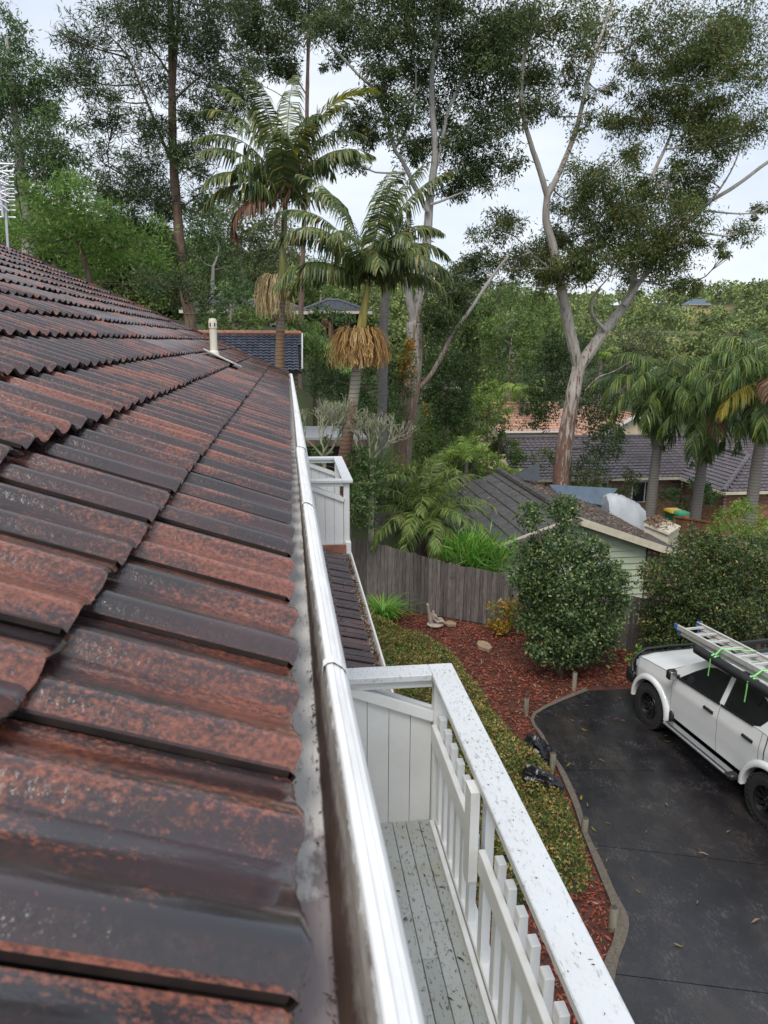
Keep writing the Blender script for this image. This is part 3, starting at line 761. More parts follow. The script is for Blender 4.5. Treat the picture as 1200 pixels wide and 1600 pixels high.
# ---- lower roof between the two balconies, with a gutter full of leaves
TL = R(19); cl, sl = math.cos(TL), math.sin(TL)
LX, LZ = .80, 3.50
def LP(s, y, w=0.0): return np.array([LX-s*cl+w*sl, y, LZ+s*sl+w*cl])
mb = MB(); mb.sheet([[LP(-.02, 4.45, -.07), LP(-.02, 10.9, -.07)], [LP(1.42, 4.45, -.07), LP(1.42, 10.9, -.07)]])
lroof = mb.build('lower_roof', M['sarking'], house)
low_me = tile_mesh('roof_tile', M['tile_low'], 12)
LROT = Matrix(((0, -cl, sl), (1, 0, 0), (0, sl, cl)))
lw0 = wloc(lroof)
for c in range(4):
    for j in range(21):
        y = 4.46+j*TW
        o = link('roof_tile', low_me, lroof)
        o.matrix_local = Matrix.Translation(Vector(LP(c*TG, y, random.gauss(0, .001))-lw0)) @ (LROT @ Matrix.Rotation(R(random.gauss(0, .25)), 3, 'Y')).to_4x4()
mb = MB(); rows = []
for y in (4.45, 10.95):
    rows.append([(LX-.03, y, LZ-.06), (LX-.01, y, LZ-.10), (LX+.06, y, LZ-.10), (LX+.085, y, LZ-.02), (LX+.092, y, LZ-.008), (LX+.108, y, LZ-.008), (LX+.114, y, LZ-.02), (LX+.125, y, LZ-.12), (LX-.03, y, LZ-.125)])
mb.sheet(rows); lg = mb.build('lower_gutter', M['gutter_lip'], lroof)
n = 900
Cn = np.stack([LX+.005+rg.random(n)*.065, 6.8+rg.random(n)*4.1, LZ-.085+rg.random(n)*.05], 1); D = rdir(rg, n); D[:, 2] *= .35
Vv, Fv = leaf_arrays(Cn, D, rg.uniform(.03, .08, n), rg.uniform(.01, .03, n), rg, .05)
o = link('gutter_leaves', mesh_np('gutter_leaves', Vv-wloc(lg), Fv, M['litter']), lg); o['kind'] = 'stuff'
n = 60
yv = 7+rg.random(n)*3.6; sv = rg.random(n)*.6
Cn = np.array([LP(a, b, .03) for a, b in zip(sv, yv)]); D = rdir(rg, n); D[:, 2] *= .2
Vv, Fv = leaf_arrays(Cn, D, rg.uniform(.03, .1, n), rg.uniform(.008, .02, n), rg, .05, np.tile([0., 0, 1], (n, 1)))
o = link('roof_litter', mesh_np('roof_litter', Vv-wloc(lroof), Fv, M['litter']), lroof); o['kind'] = 'stuff'
# ---- TV antenna on the ridge
pb = RP(S_RIDGE, 11.2, .06); ax, ay = pb[0], pb[1]
pt = lambda px, py: PY(px, py, ay)
ant = empty('tv_antenna', pt(11, 372), 'silver multi-element TV antenna on a thin mast at the roof ridge', 'antenna')
base = pt(11, 378); top = pt(3, 255)
mb = MB(); mb.tube([(base[0], ay, base[2]-.15), (pt(7, 300)[0], ay, pt(7, 300)[2])], .018, 8); mb.build('mast', M['antenna'], ant)
mb = MB(); xb = pt(2, 300)[0]
mb.bar((xb, ay-.03, pt(3, 340)[2]), (xb-.01, ay-.03, pt(3, 252)[2]), .03, .03); mb.bar((xb-.25, ay-.03, pt(3, 340)[2]), (xb-.26, ay-.03, pt(3, 252)[2]), .03, .03); mb.build('boom', M['antenna'], ant)
for k, py in enumerate((255.5, 267, 275.5, 283.5, 289, 294.5, 302, 307, 312, 320.5, 328, 339)):
    z = pt(5, py)[2]; x1 = pt(20+k*.35, py)[0]
    mb = MB(); mb.tube([(xb-.5, ay+.02, z), (x1, ay+.02, z)], .012, 6); mb.build('element', M['antenna'], ant)
for k, (a, b) in enumerate(((267, 260), (268, 275), (281, 274), (283, 290), (302, 308), (312, 306), (312, 318), (320, 331), (302, 297))):
    mb = MB(); mb.tube([(xb, ay-.05, pt(5, a)[2]), (pt(16, b)[0], ay-.05, pt(16, b)[2])], .011, 6); mb.build('dipole', M['antenna'], ant)
mb = MB(); xg = pt(22, 300)[0]
for q, w in enumerate(np.linspace(-.45, 0, 4)): mb.tube([(xg+w, ay+.12, pt(20, 257)[2]), (xg+w+.03, ay+.12, pt(24, 340)[2])], .007, 5)
mb.build('reflector', M['dark'], ant)
# ================================================================ GROUND
CP = np.array([(-10,-20,0),(0,-20,-.06),(12,-20,-.06),(30,-20,-2),(0,5,-.06),(5,8,-.06),(10,10,-.06),(14,6,-.3),(2,14,-.06),(6,13,-.06),(1,18,0),(4,16.5,-.06),(8,14,-.1),(12,12,-.5),
 (6,18,-.7),(10,18,-1.0),(7,23,-1.2),(14,20,-1.7),(0,20,.4),(-10,12,1.5),(-3,17,1.0),(-6,25,2.2),(-2,29,2.8),(-12,30,4),(-25,25,6),(-25,50,11),(-10,50,7.3),(-4,65,7.0),(3,66,6.9),(-19,90,9.5),(-5,110,8.5),(-50,90,17),(1,52,7.3),(3,60,7.2),(0,42,5.6),(-60,40,12),(-40,150,22),
 (4,24,-.4),(3,35,.6),(8,45,-1),(12,60,0),(9,72,2.4),(15,90,3),(15,160,7.5),(48,220,10),(40,120,4),(20,30,-2.6),(22,36,-2.9),(30,40,-3),(16,50,-2.4),(25,55,-2.5),(40,60,-3),(50,90,-2),(90,150,0),(130,220,6),(228,380,22),(212,400,18),(280,400,32),(180,330,13),(350,500,42),(60,300,18),(0,300,30),(-100,300,48),(200,650,34),(450,350,30),(300,150,5),(100,0,-4),(200,0,-2),(-100,0,10),(-200,200,50),(-150,-60,8),(150,-60,-5),(600,700,50),(-300,650,80)], float)
_d = np.linalg.norm(CP[:, None, :2]-CP[None, :, :2], axis=2)
_w = np.linalg.solve(np.block([[_d+np.eye(len(CP))*0.02, np.ones((len(CP), 1))], [np.ones((1, len(CP))), np.zeros((1, 1))]]), np.concatenate([CP[:, 2], [0]]))
def TZ(x, y):
    x = np.atleast_1d(np.asarray(x, float)); y = np.atleast_1d(np.asarray(y, float))
    d = np.sqrt((x[..., None]-CP[:, 0])**2+(y[..., None]-CP[:, 1])**2)
    z = d @ _w[:-1]+_w[-1]
    flat = (x > -9) & (x < 14.5) & (y < 18.9-(x-1)*.632) & (y > -21)
    return np.where(flat, np.minimum(z, -.07), z)
def tz(x, y): return float(TZ(x, y)[0])
def axis(a, b, fine0, fine1, s0, grow=1.09, smax=14):
    l = list(np.arange(fine0, fine1, s0)); s = s0; v = fine1
    while v < b: l.append(v); s = min(smax, s*grow); v += s
    l.append(b); s = s0; v = fine0
    while v > a: s = min(smax, s*grow); v -= s; l.insert(0, max(v, a))
    return np.array(l)
gx = axis(-320, 620, -8, 26, 0.9); gy = axis(-60, 720, -2, 44, 0.9)
X, Yg = np.meshgrid(gx, gy)
Zt = np.array([TZ(X[i], Yg[i]) for i in range(len(gy))])
Vt = np.stack([X, Yg, Zt], 2).reshape(-1, 3)
nx = len(gx); ii = (np.arange(len(gy)-1)[:, None]*nx+np.arange(nx-1)[None]).ravel()
me = mesh_np('ground', Vt, np.stack([ii, ii+1, ii+nx+1, ii+nx], 1), M['ground'], True)
at = me.attributes.new('paddock', 'FLOAT', 'POINT')
def on_terrain(px, py, y0=60, y1=620):
    d = _ray(px, py); d = d/d[1]; last = None
    for y in np.arange(y0, y1, 3.0):
        p = CAM_POS+d*y
        if p[2] <= tz(p[0], p[1]): return p
    return CAM_POS+d*y1
pads = [(on_terrain(1022, 535, 150), 22), (on_terrain(1038, 497, 150), 20), (on_terrain(1096, 487, 150), 12), (on_terrain(1105, 505, 150), 8), (on_terrain(1016, 545, 150), 16), (on_terrain(1075, 520, 150), 7)]
pa = np.zeros(len(Vt))
for c, r in pads: pa = np.maximum(pa, np.clip(1.6-np.hypot((Vt[:, 0]-c[0]), (Vt[:, 1]-c[1])*.7)/r, 0, 1))
at.data.foreach_set('value', pa.astype(np.float32))
g = link('ground', me); g['kind'] = 'structure'

def clip2(poly, p, n):                  # keep the side of the line through p that n points to
    out = []
    for i in range(len(poly)):
        a, b = poly[i], poly[(i+1) % len(poly)]
        da = (a[0]-p[0])*n[0]+(a[1]-p[1])*n[1]; db = (b[0]-p[0])*n[0]+(b[1]-p[1])*n[1]
        if da >= 0: out.append(a)
        if da*db < 0:
            t = da/(da-db); out.append((a[0]+(b[0]-a[0])*t, a[1]+(b[1]-a[1])*t))
    return out
def inpoly(x, y, poly):
    ins = np.zeros(len(x), bool); n = len(poly)
    for i in range(n):
        x0, y0 = poly[i]; x1, y1 = poly[(i+1) % n]
        c = (y0 > y) != (y1 > y)
        with np.errstate(divide='ignore', invalid='ignore'):
            ins ^= c & (x < (x1-x0)*(y-y0)/(y1-y0+1e-12)+x0)
    return ins
def polydist(x, y, poly):
    d = np.full(len(x), 1e9); n = len(poly)
    for i in range(n):
        a = np.array(poly[i]); b = np.array(poly[(i+1) % n]); ab = b-a
        t = np.clip(((x-a[0])*ab[0]+(y-a[1])*ab[1])/(ab@ab+1e-12), 0, 1)
        d = np.minimum(d, np.hypot(x-a[0]-t*ab[0], y-a[1]-t*ab[1]))
    return d
w2 = lambda L_, z=0.0: [tuple(PZ(a, b, z)[:2]) for a, b in L_]
def smooth2(P, n=4):
    P = [np.array(p) for p in P]; out = []
    for i in range(len(P)-1):
        p0, p1, p2, p3 = P[max(i-1, 0)], P[i], P[i+1], P[min(i+2, len(P)-1)]
        for k in range(n):
            t = k/n; out.append(tuple(.5*((2*p1)+(p2-p0)*t+(2*p0-5*p1+4*p2-p3)*t*t+(3*p1-p0-3*p2+p3)*t**3)))
    return out+[tuple(P[-1])]
e_in = smooth2(w2([(911, 1074), (830, 1115), (845, 1156), (863, 1191), (876, 1222), (895, 1268), (908, 1308), (930, 1367), (944, 1403), (952, 1440), (947, 1475), (932, 1510)])+[(2.35, 5.05), (1.25, 4.7)])
e_out = smooth2(w2([(920, 1079), (838, 1116), (850, 1150), (866, 1180), (885, 1210), (905, 1255), (918, 1300), (940, 1345), (962, 1395), (982, 1435), (978, 1470), (962, 1520)])+[(2.45, 4.75), (1.25, 4.35)])
_eo = np.array(e_out); e_in = [tuple(np.array(p)*.68+.32*_eo[np.argmin(np.hypot(*( _eo-np.array(p)).T))]) for p in e_in]
mb = MB(); mb.sheet([[(x, y, .018) for x, y in e_in], [(x, y, .010) for x, y in e_out]])
mb.sheet([[(x, y, -.04) for x, y in e_in], [(x, y, .018) for x, y in e_in]])
o = mb.build('concrete_edging', M['concrete'], None); o['kind'] = 'structure'
drv = bpy.data.objects.new('driveway', None)
far_y = PZ(1000, 1076)[1]
apoly = list(e_out)+[(1.25, -14), (15, -14), (15, far_y-.2)]
mb = MB(); mb.prism([(p[0], p[1]) for p in clip2(apoly, (0, -13.9), (0, 1))], -.05, -.02); drv = mb.build('driveway', M['joint'], None); drv['kind'] = 'structure'
js = [(PZ(868, 1203), PZ(1113, 1205)), (PZ(925, 1320), PZ(1200, 1352)), (PZ(985, 1525), PZ(1200, 1552))]
pieces = []; rest = apoly
for a, b in js:
    d = (b-a)[:2]; n = np.array([-d[1], d[0]]); n /= np.linalg.norm(n); n = n if n[1] > 0 else -n
    pieces.append(clip2(rest, a[:2]+n*.006, n)); rest = clip2(rest, a[:2]-n*.006, -n)
pieces.append(rest)
for pc in pieces:
    mb = MB(); mb.prism(pc, -.019, 0.0); mb.build('slab', M['drive'], drv)
bed = [(0.9, 3.0), (14.4, 3.0), (14.4, 10.2), (1.0, 18.72)]
mb = MB(); mb.add([(x, y, -.055) for x, y in bed], [(0, 1, 2, 3)])
o = mb.build('garden_bed', M['soil'], None); o['kind'] = 'structure'
# bark mulch
edge_poly = list(e_in)+[(1.25, 3), (16, 3), (16, far_y), (PZ(903, 1071)[0], PZ(903, 1071)[1])]
n = 64000
x = rg.uniform(1.3, 9.5, n); y = rg.uniform(4.8, 18.4, n)
ok = ~inpoly(x, y, edge_poly) & (y < 18.55-(x-1)*.632) & ~((y < far_y+.02) & (x > 5.5))
x, y = x[ok], y[ok]; n = len(x)
Cn = np.stack([x, y, -.05+rg.random(n)*.05], 1); D = rdir(rg, n); D[:, 2] *= .3
fc = rdir(rg, n); fc[:, 2] = np.abs(fc[:, 2])+1.2
Vv, Fv = leaf_arrays(Cn, D, rg.uniform(.035, .11, n), rg.uniform(.014, .034, n), rg, .02, fc)
o = link('mulch', mesh_np('mulch', Vv, Fv, M['mulch'])); tag(o, 'red bark mulch covering the garden bed beside the driveway', 'mulch', kind='stuff')
n = 420
x = rg.uniform(3.0, 8.5, n); y = rg.uniform(10.5, 17, n); ok = ~inpoly(x, y, edge_poly) & (y < 18.4-(x-1)*.632) & ~((y < far_y) & (x > 5)); x, y = x[ok], y[ok]; n = len(x)
Cn = np.stack([x, y, .01+rg.random(n)*.02], 1); D = rdir(rg, n); D[:, 2] *= .2
Vv, Fv = leaf_arrays(Cn, D, rg.uniform(.06, .16, n), rg.uniform(.015, .035, n), rg, .05, np.tile([0., 0, 1], (n, 1)))
o = link('leaf_litter', mesh_np('leaf_litter', Vv, Fv, M['litter'])); tag(o, 'dry fallen leaves scattered over the red mulch', 'leaf litter', kind='stuff')
# low cover of red-tipped shrubs along the drive
gc = smooth2(w2([(600, 962), (640, 985), (700, 1008), (742, 1058), (778, 1108), (815, 1150)], .25)+w2([(846, 1185), (878, 1232), (898, 1280), (915, 1330), (925, 1368), (905, 1388), (868, 1380)], .12), 3)+[(2.0, 7.0), (1.15, 7.3), (1.15, 17.6), (1.9, 17.5)]
n = 130000
x = rg.uniform(1.1, 5.0, n); y = rg.uniform(6.2, 17.7, n)
ok = inpoly(x, y, gc); x, y = x[ok], y[ok]; n = len(x)
lump = lambda x, y: .5+.22*np.sin(x*5.3+1.7*np.sin(y*2.1))+.20*np.sin(y*4.7+1.3*np.sin(x*3.3))+.08*np.sin(x*17+y*13)
h = .42*np.clip(polydist(x, y, gc)/.32+.18, 0, 1)**.6*(.72+.42*lump(x, y))
Cn = np.stack([x, y, h*(1-.55*rg.random(n)**2.2)-.03], 1); D = rdir(rg, n, .35)
Vv, Fv = leaf_arrays(Cn, D, rg.uniform(.034, .066, n), rg.uniform(.018, .034, n), rg, .1)
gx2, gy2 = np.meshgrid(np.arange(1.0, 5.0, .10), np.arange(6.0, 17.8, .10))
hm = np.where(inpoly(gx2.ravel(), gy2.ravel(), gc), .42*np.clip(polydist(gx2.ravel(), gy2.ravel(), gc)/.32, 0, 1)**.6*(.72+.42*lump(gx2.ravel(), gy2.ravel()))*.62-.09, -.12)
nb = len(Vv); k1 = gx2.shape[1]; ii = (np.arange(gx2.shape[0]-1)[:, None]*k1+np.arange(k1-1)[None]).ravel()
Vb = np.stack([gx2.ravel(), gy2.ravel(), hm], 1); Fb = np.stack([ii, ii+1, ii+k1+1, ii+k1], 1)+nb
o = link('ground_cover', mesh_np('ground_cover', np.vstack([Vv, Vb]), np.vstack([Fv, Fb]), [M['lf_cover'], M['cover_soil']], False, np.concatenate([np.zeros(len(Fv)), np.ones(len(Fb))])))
tag(o, 'low spreading cover of green and red-tipped shrubs beside the driveway', 'ground cover', kind='stuff')

# ================================================================ FENCE
FA, FB = np.array([1.57, 18.35]), np.array([7.5, 14.6])
fu = (FB-FA)/np.linalg.norm(FB-FA); fn = np.array([-fu[1], fu[0]])
fence = empty('paling_fence', (FA[0], FA[1], 0), 'weathered grey timber paling fence with stepped top between the two gardens', 'fence')
def ftop(t): return float(np.interp(t, [-3, 0, .9, 1.3, 2.8, 4.0, 6.8, 16], [1.72, 1.70, 1.63, 1.56, 1.37, 1.31, 1.21, 1.2]))
t = -2.2; FO = np.array([FA[0], FA[1], 0])
fang = math.atan2(fu[1], fu[0])
while t < 14:
    w = random.uniform(.095, .112); c = FA+fu*(t+w/2); dz = random.gauss(0, .012); hh = ftop(t)+dz
    zb = max(-.6, min(-.03, tz(*c)+.02)) if t > 7 else -.03
    mb = MB(); mb.box((0, random.gauss(0, .004), (hh+zb)/2), (w-.006, .016, hh-zb), Matrix.Rotation(R(random.gauss(0, .5)), 3, 'Y'))
    me = mb.mesh('paling', M['paling']); o = link('paling', me, fence)
    o.matrix_local = Matrix.Translation((c[0]-FO[0], c[1]-FO[1], 0)) @ Matrix.Rotation(fang, 4, 'Z'); t += w
for zr_ in (.35, 1.0):
    a = FA+fu*-2.2+fn*.03; b = FA+fu*14+fn*.03
    mb = MB(); mb.bar((a[0], a[1], zr_), (b[0], b[1], zr_-.25), .04, .07); mb.build('fence_rail', M['paling'], fence)
for t in np.arange(-2, 14, 2.4):
    c = FA+fu*t+fn*.10; mb = MB(); mb.box((c[0], c[1], .4), (.10, .10, 1.6)); mb.build('fence_post', M['paling'], fence)

# ================================================================ roofs and walls of tiles and bricks
def roof_plane(parent, poly, mat, tw, tg, nind=0, wave=.03, name='roof_tile', base=None, thick=.02, lift=.04, stuff='tile_field', jitter=.004, stagger=True):
    """poly: 3D outline whose first edge is the eave; tiles are laid in courses up from it"""
    P = [Vector(p) for p in poly]; u = (P[1]-P[0]).normalized()
    nrm = (P[1]-P[0]).cross(P[2]-P[0]).normalized()
    if nrm.z < 0: nrm = -nrm
    v = nrm.cross(u)
    if v.z < 0: u = -u; v = nrm.cross(u)
    O = P[0]; q = [((p-O).dot(u), (p-O).dot(v)) for p in P]
    mb = MB(); mb.add([p-nrm*.05 for p in P], [tuple(range(len(P)))]); rf = mb.build('roof', base or M['sarking'], parent)
    us = [i/6 for i in range(7)]
    wv = [wave*(math.sin(math.pi*(a*1.0))**2 if wave else 0) for a in us]
    rows = [[(a*tw, 0, wv[i]-thick) for i, a in enumerate(us)], [(a*tw, .004, wv[i]) for i, a in enumerate(us)], [(a*tw, tg*1.12, wv[i]-lift*1.12) for i, a in enumerate(us)]]
    if not wave: rows = [[(r[0][0]+.003, r[0][1], r[0][2]), (r[-1][0]-.003, r[-1][1], r[-1][2])] for r in rows]
    mb = MB(); mb.sheet(rows)
    if not wave:
        for e in (0, -1): mb.add([rows[0][e], rows[1][e], rows[2][e], (rows[2][e][0], rows[2][e][1], rows[2][e][2]-thick)], [(0, 1, 2, 3)])
    me = mb.mesh(name, mat, bool(wave), None, False)
    rot = Matrix((u, v, nrm)).transposed()
    vmax = max(b for a, b in q); cells = []
    umin, umax = min(a for a, b in q), max(a for a, b in q)
    r = 0
    while r*tg < vmax-.3*tg:
        off = (r % 2)*tw*.5 if (not wave and stagger) else 0
        k = 0
        while umin+k*tw-off < umax:
            a = umin+k*tw-off; k += 1
            if inpoly(np.array([a+tw/2]), np.array([r*tg+tg*.5]), q)[0]: cells.append(O+u*a+v*(r*tg))
        r += 1
    cells.sort(key=lambda c: (c-Vector(CAM_POS)).length)
    off = Vector(wloc(rf)); pv = np.array([x.co[:] for x in me.vertices]); pf = [tuple(p.vertices) for p in me.polygons]
    VV = []; FF = []
    for i, c in enumerate(cells):
        rr = rot @ Matrix.Rotation(random.gauss(0, jitter), 3, 'Y') @ Matrix.Rotation(random.gauss(0, jitter), 3, 'X')
        c = c+nrm*random.gauss(0, jitter*.5)
        if i < nind:
            o = link(name, me, rf); o.matrix_local = Matrix.Translation(c-off) @ rr.to_4x4()
        else:
            b = len(VV)*len(pv); VV.append(pv @ np.array(rr).T+np.array(c-off)); FF += [tuple(j+b for j in f) for f in pf]
    if VV:
        k = len(FF[0]); o = link(stuff, mesh_np(stuff, np.vstack(VV), [f for f in FF if len(f) == k], mat, bool(wave)), rf); o['kind'] = 'stuff'
    return rf
def brick_wall(parent, a, b, z0, z1, mat, nind=0, bl=.235, bh=.080, top=None):
    """wall face from a to b (plan points), seen from its right-hand side"""
    a = np.array(a, float); b = np.array(b, float); u = (b-a); ln = np.linalg.norm(u); u /= ln; nn = np.array([u[1], -u[0]])
    zt = lambda t: z1 if top is None else top(t)
    mb = MB(); mb.add([(a[0], a[1], z0), (b[0], b[1], z0), (b[0], b[1], zt(ln)), (a[0], a[1], zt(0))], [(0, 1, 2, 3)])
    mb.add([(a[0]-nn[0]*.2, a[1]-nn[1]*.2, z0), (b[0]-nn[0]*.2, b[1]-nn[1]*.2, z0), (b[0]-nn[0]*.2, b[1]-nn[1]*.2, zt(ln)), (a[0]-nn[0]*.2, a[1]-nn[1]*.2, zt(0))], [(0, 1, 2, 3)])
    wl = mb.build('wall', M['mortar'], parent)
    mb = MB(); mb.box((0, 0, 0), (bl-.012, .02, bh-.011)); me = mb.mesh('brick', mat)
    ang = math.atan2(u[1], u[0]); off = wloc(wl); cells = []
    r = 0
    while z0+(r+.5)*bh < max(zt(0), zt(ln)):
        t = (bl*.5 if r % 2 else 0)
        while t+bl*.5 < ln:
            z = z0+(r+.5)*bh
            if z+.03 < zt(t): cells.append((a[0]+u[0]*(t+bl/2)+nn[0]*.004, a[1]+u[1]*(t+bl/2)+nn[1]*.004, z))
            t += bl
        r += 1
    cells.sort(key=lambda c: -c[2])
    pv = np.array([x.co[:] for x in me.vertices]); pf = np.array([tuple(p.vertices) for p in me.polygons]); VV = []; FF = []
    rot = Matrix.Rotation(ang, 3, 'Z')
    for i, c in enumerate(cells):
        if i < nind:
            o = link('brick', me, wl); o.matrix_local = Matrix.Translation(Vector(c)-Vector(off)) @ rot.to_4x4()
        else: FF.append(pf+len(VV)*len(pv)); VV.append(pv @ np.array(rot).T+np.array(c)-off)
    if VV: o = link('brickwork', mesh_np('brickwork', np.vstack(VV), np.vstack(FF), mat), wl); o['kind'] = 'stuff'
    return wl
def ridge_line(parent, a, b, mat, rad=.10, step=.4, name='ridge_cap'):
    a = Vector(a); b = Vector(b); d = b-a; ln = d.length; d.normalize(); n = max(1, int(ln/step))
    for k in range(n):
        p = a+d*(ln*k/n); q = a+d*(ln*(k+1.05)/n)
        mb = MB(); mb.tube([p, q], [rad*1.06, rad*.96], 8, True); mb.build(name, mat, parent, True)

# ---- neighbour's garage with sage weatherboard gable
GY, GA, GB, GL = 18.2, np.array([7.41, 2.225]), 1.06, 6.9     # gable plane, apex x z, eave z, length
GX0, GX1 = 4.05, 10.76
garage = empty('garage', (6.9, 20, -1.0), 'neighbour garage with sage green weatherboard gable and leaf-strewn dark roof', 'garage')
za = GA[1]
rl = roof_plane(garage, [(GX0, GY-.25, GB), (GX0, GY+GL, GB), (GA[0], GY+GL, za), (GA[0], GY-.25, za)], M['shed_tile'], .62, .36, 300, 0, lift=.03, thick=.03, stagger=False)
rr_ = roof_plane(garage, [(GX1, GY-.25, GB), (GX1, GY+GL, GB), (GA[0], GY+GL, za), (GA[0], GY-.25, za)], M['shed_tile'], .62, .36, 300, 0, lift=.03, thick=.03, stagger=False)
ridge_line(rl, (GA[0], GY-.27, za-.01), (GA[0], GY+GL+.05, za-.01), M['shed_tile'], .12, .42)
for x0, x1 in ((GX0-.03, GA[0]), (GX1+.03, GA[0])):
    z0 = GB-.12; z1 = za-.11
    mb = MB(); mb.bar((x0, GY-.31, z0+.05), (x1, GY-.31, z1+.05), .03, .19); mb.build('bargeboard', M['fascia'], garage)
zt = lambda x: za-.10-(abs(x-GA[0]))*(za-GB)/(GX1-GA[0]) - .02
z = -1.3
while z < za-.2:
    xs = [x for x in (4.25, 8.97)]
    lo, hi = 4.55, 9.60
    z2 = z+.178
    def clipx(zz):
        k = (za-.12-zz)/((za-GB)/(GX1-GA[0])); return max(lo, GA[0]-k), min(hi, GA[0]+k)
    a0, b0 = clipx(z); a1, b1 = clipx(z2)
    if b1 > a1:
        mb = MB(); mb.add([(a0, GY-.034, z), (b0, GY-.034, z), (b1, GY-.002, z2-.004), (a1, GY-.002, z2-.004), (a0, GY+.02, z), (b0, GY+.02, z), (b1, GY+.02, z2-.004), (a1, GY+.02, z2-.004)],
               [(0, 1, 2, 3), (4, 7, 6, 5), (0, 4, 5, 1), (1, 5, 6, 2), (2, 6, 7, 3), (3, 7, 4, 0)]); mb.build('weatherboard', M['board'], garage)
    z = z2
mb = MB(); mb.bar((9.615, GY-.02, -1.3), (9.615, GY-.02, zt(9.615)), .03, .05, (0, 1, 0)); mb.build('corner_stop', M['dark'], garage)
brick_wall(garage, (9.63, GY), (10.62, GY), -1.4, 1.3, M['brick_brown'], 150, top=lambda t: zt(9.63+t))
mb = MB(); mb.box((4.5, GY+3.4, -.2), (.15, 6.5, 2.2)); mb.box((10.6, GY+3.4, -.2), (.12, 6.5, 2.2)); mb.box((7.5, GY+6.6, -.1), (6.0, .12, 2.3)); mb.build('side_wall', M['brick_brown'], garage)
n = 2600
sx_ = rg.random(n)**.8; yv = GY+rg.random(n)*GL
Cn = np.stack([GA[0]+.25+sx_*2.9, yv, za-(sx_*2.9+.25)*(za-GB)/(GX1-GA[0])+.02+rg.random(n)*.03], 1)
D = rdir(rg, n); D[:, 2] *= .25
keep = rg.random(n) < np.where(sx_ < .7, .55, .25); Cn, D = Cn[keep], D[keep]; n1 = len(Cn)
n = 260; s2 = rg.random(n)*2.8; y2 = GY+.5+rg.random(n)*5.8; k = rg.random(n) < .4+.5*(np.abs(y2-GY-3.6) < .6); s2, y2 = s2[k], y2[k]
Cn = np.vstack([Cn, np.stack([GA[0]-s2, y2, za-s2*(za-GB)/(GA[0]-GX0)+.035], 1)]); D = np.vstack([D, rdir(rg, len(s2))*np.array([1, 1, .2])])
Vv, Fv = leaf_arrays(Cn, D, rg.uniform(.06, .15, len(Cn)), rg.uniform(.02, .05, len(Cn)), rg, .05)
o = link('roof_litter', mesh_np('roof_litter', Vv-wloc(garage), Fv, M['litter']), garage); o['kind'] = 'stuff'
# small cream lean-to past the garage eave
lt = empty('lean_to', (11.6, 21, -1.4), 'small cream lean-to with leaves on its roof behind the garage eave', 'lean-to')
q4 = [PY(1006, 818, 20.4), PY(1046, 834, 20.4), PY(1064, 822, 22.2), PY(1026, 806, 22.6)]; lz = q4[0][2]
mb = MB(); mb.add([tuple(p) for p in q4]+[tuple(p-[0, 0, .06]) for p in q4], [(0, 1, 2, 3), (7, 6, 5, 4), (0, 4, 5, 1), (1, 5, 6, 2), (2, 6, 7, 3), (3, 7, 4, 0)]); mb.build('roof', M['cream'], lt)
mb = MB(); w4 = [p*.94+sum(q4)/4*.06 for p in q4]; mb.add([tuple(p-[0, 0, .05]) for p in w4]+[(p[0], p[1], -1.6) for p in w4], [(0, 4, 5, 1), (1, 5, 6, 2), (2, 6, 7, 3), (3, 7, 4, 0)]); mb.build('wall', M['cream'], lt)
n = 700
s_ = np.clip(np.abs(rg.normal(0, .34, n)), 0, 1)[:, None]; t_ = rg.random(n)[:, None]
Cn = (q4[0]*(1-s_)+q4[1]*s_)*(1-t_)+(q4[3]*(1-s_)+q4[2]*s_)*t_; Cn[:, 2] += .01+rg.random(n)*.06*(1-s_[:, 0]); D = rdir(rg, n); D[:, 2] *= .3
Vv, Fv = leaf_arrays(Cn, D, rg.uniform(.06, .14, n), rg.uniform(.02, .05, n), rg, .05)
o = link('leaf_pile', mesh_np('leaf_pile', Vv-wloc(lt), Fv, M['litter']), lt); o['kind'] = 'stuff'
# shade sails and the covered boat behind the garage
def cloth(pts, sag, n=8, th=.006):
    a, b, c, d = (Vector(p) for p in pts); rows = []
    for i in range(n+1):
        s = i/n; r = []
        for j in range(n+1):
            t = j/n; p = a.lerp(b, t).lerp(d.lerp(c, t), s); p = p-Vector((0, 0, sag*math.sin(math.pi*s)*math.sin(math.pi*t)))
            r.append(p)
        rows.append(r)
    mb = MB(); mb.sheet(rows); mb.sheet([[p-Vector((0, 0, th)) for p in r] for r in rows]); return mb
p_ = PY(905, 775, 24.5)
thing1('shade_sail', cloth([PY(858, 757, 23.9), PY(965, 763, 25.5), PY(946, 790, 24.6), PY(880, 780, 23.9)], .12), M['sail'], p_, 'blue grey shade sail stretched behind the garage roof beside the pale tarpaulin', 'shade sail', 'shade sails behind the garage', True, False)
p_ = PY(815, 740, 25)
thing1('shade_sail', cloth([PY(843, 722, 26), PY(842, 752, 24.3), PY(790, 748, 24.3), PY(802, 741, 25)], .1), M['sail_dark'], p_, 'charcoal triangular shade sail rising above the garage ridge', 'shade sail', 'shade sails behind the garage', True, False)
p_ = PY(700, 742, 25)
thing1('shade_sail', cloth([PY(668, 731, 25), PY(728, 741, 25), PY(722, 752, 25), PY(690, 748, 26)], .05), M['sail_dark'], p_, 'dark shade cloth with a pale edge left of the garage ridge, by the palm', 'shade sail', 'shade sails behind the garage', True, False)
bc = PY(975, 800, 24.2); boat = empty('covered_boat', (bc[0], bc[1], -1.4), 'boat on its trailer covered by a pale grey tarpaulin behind garage', 'boat')
rows = []
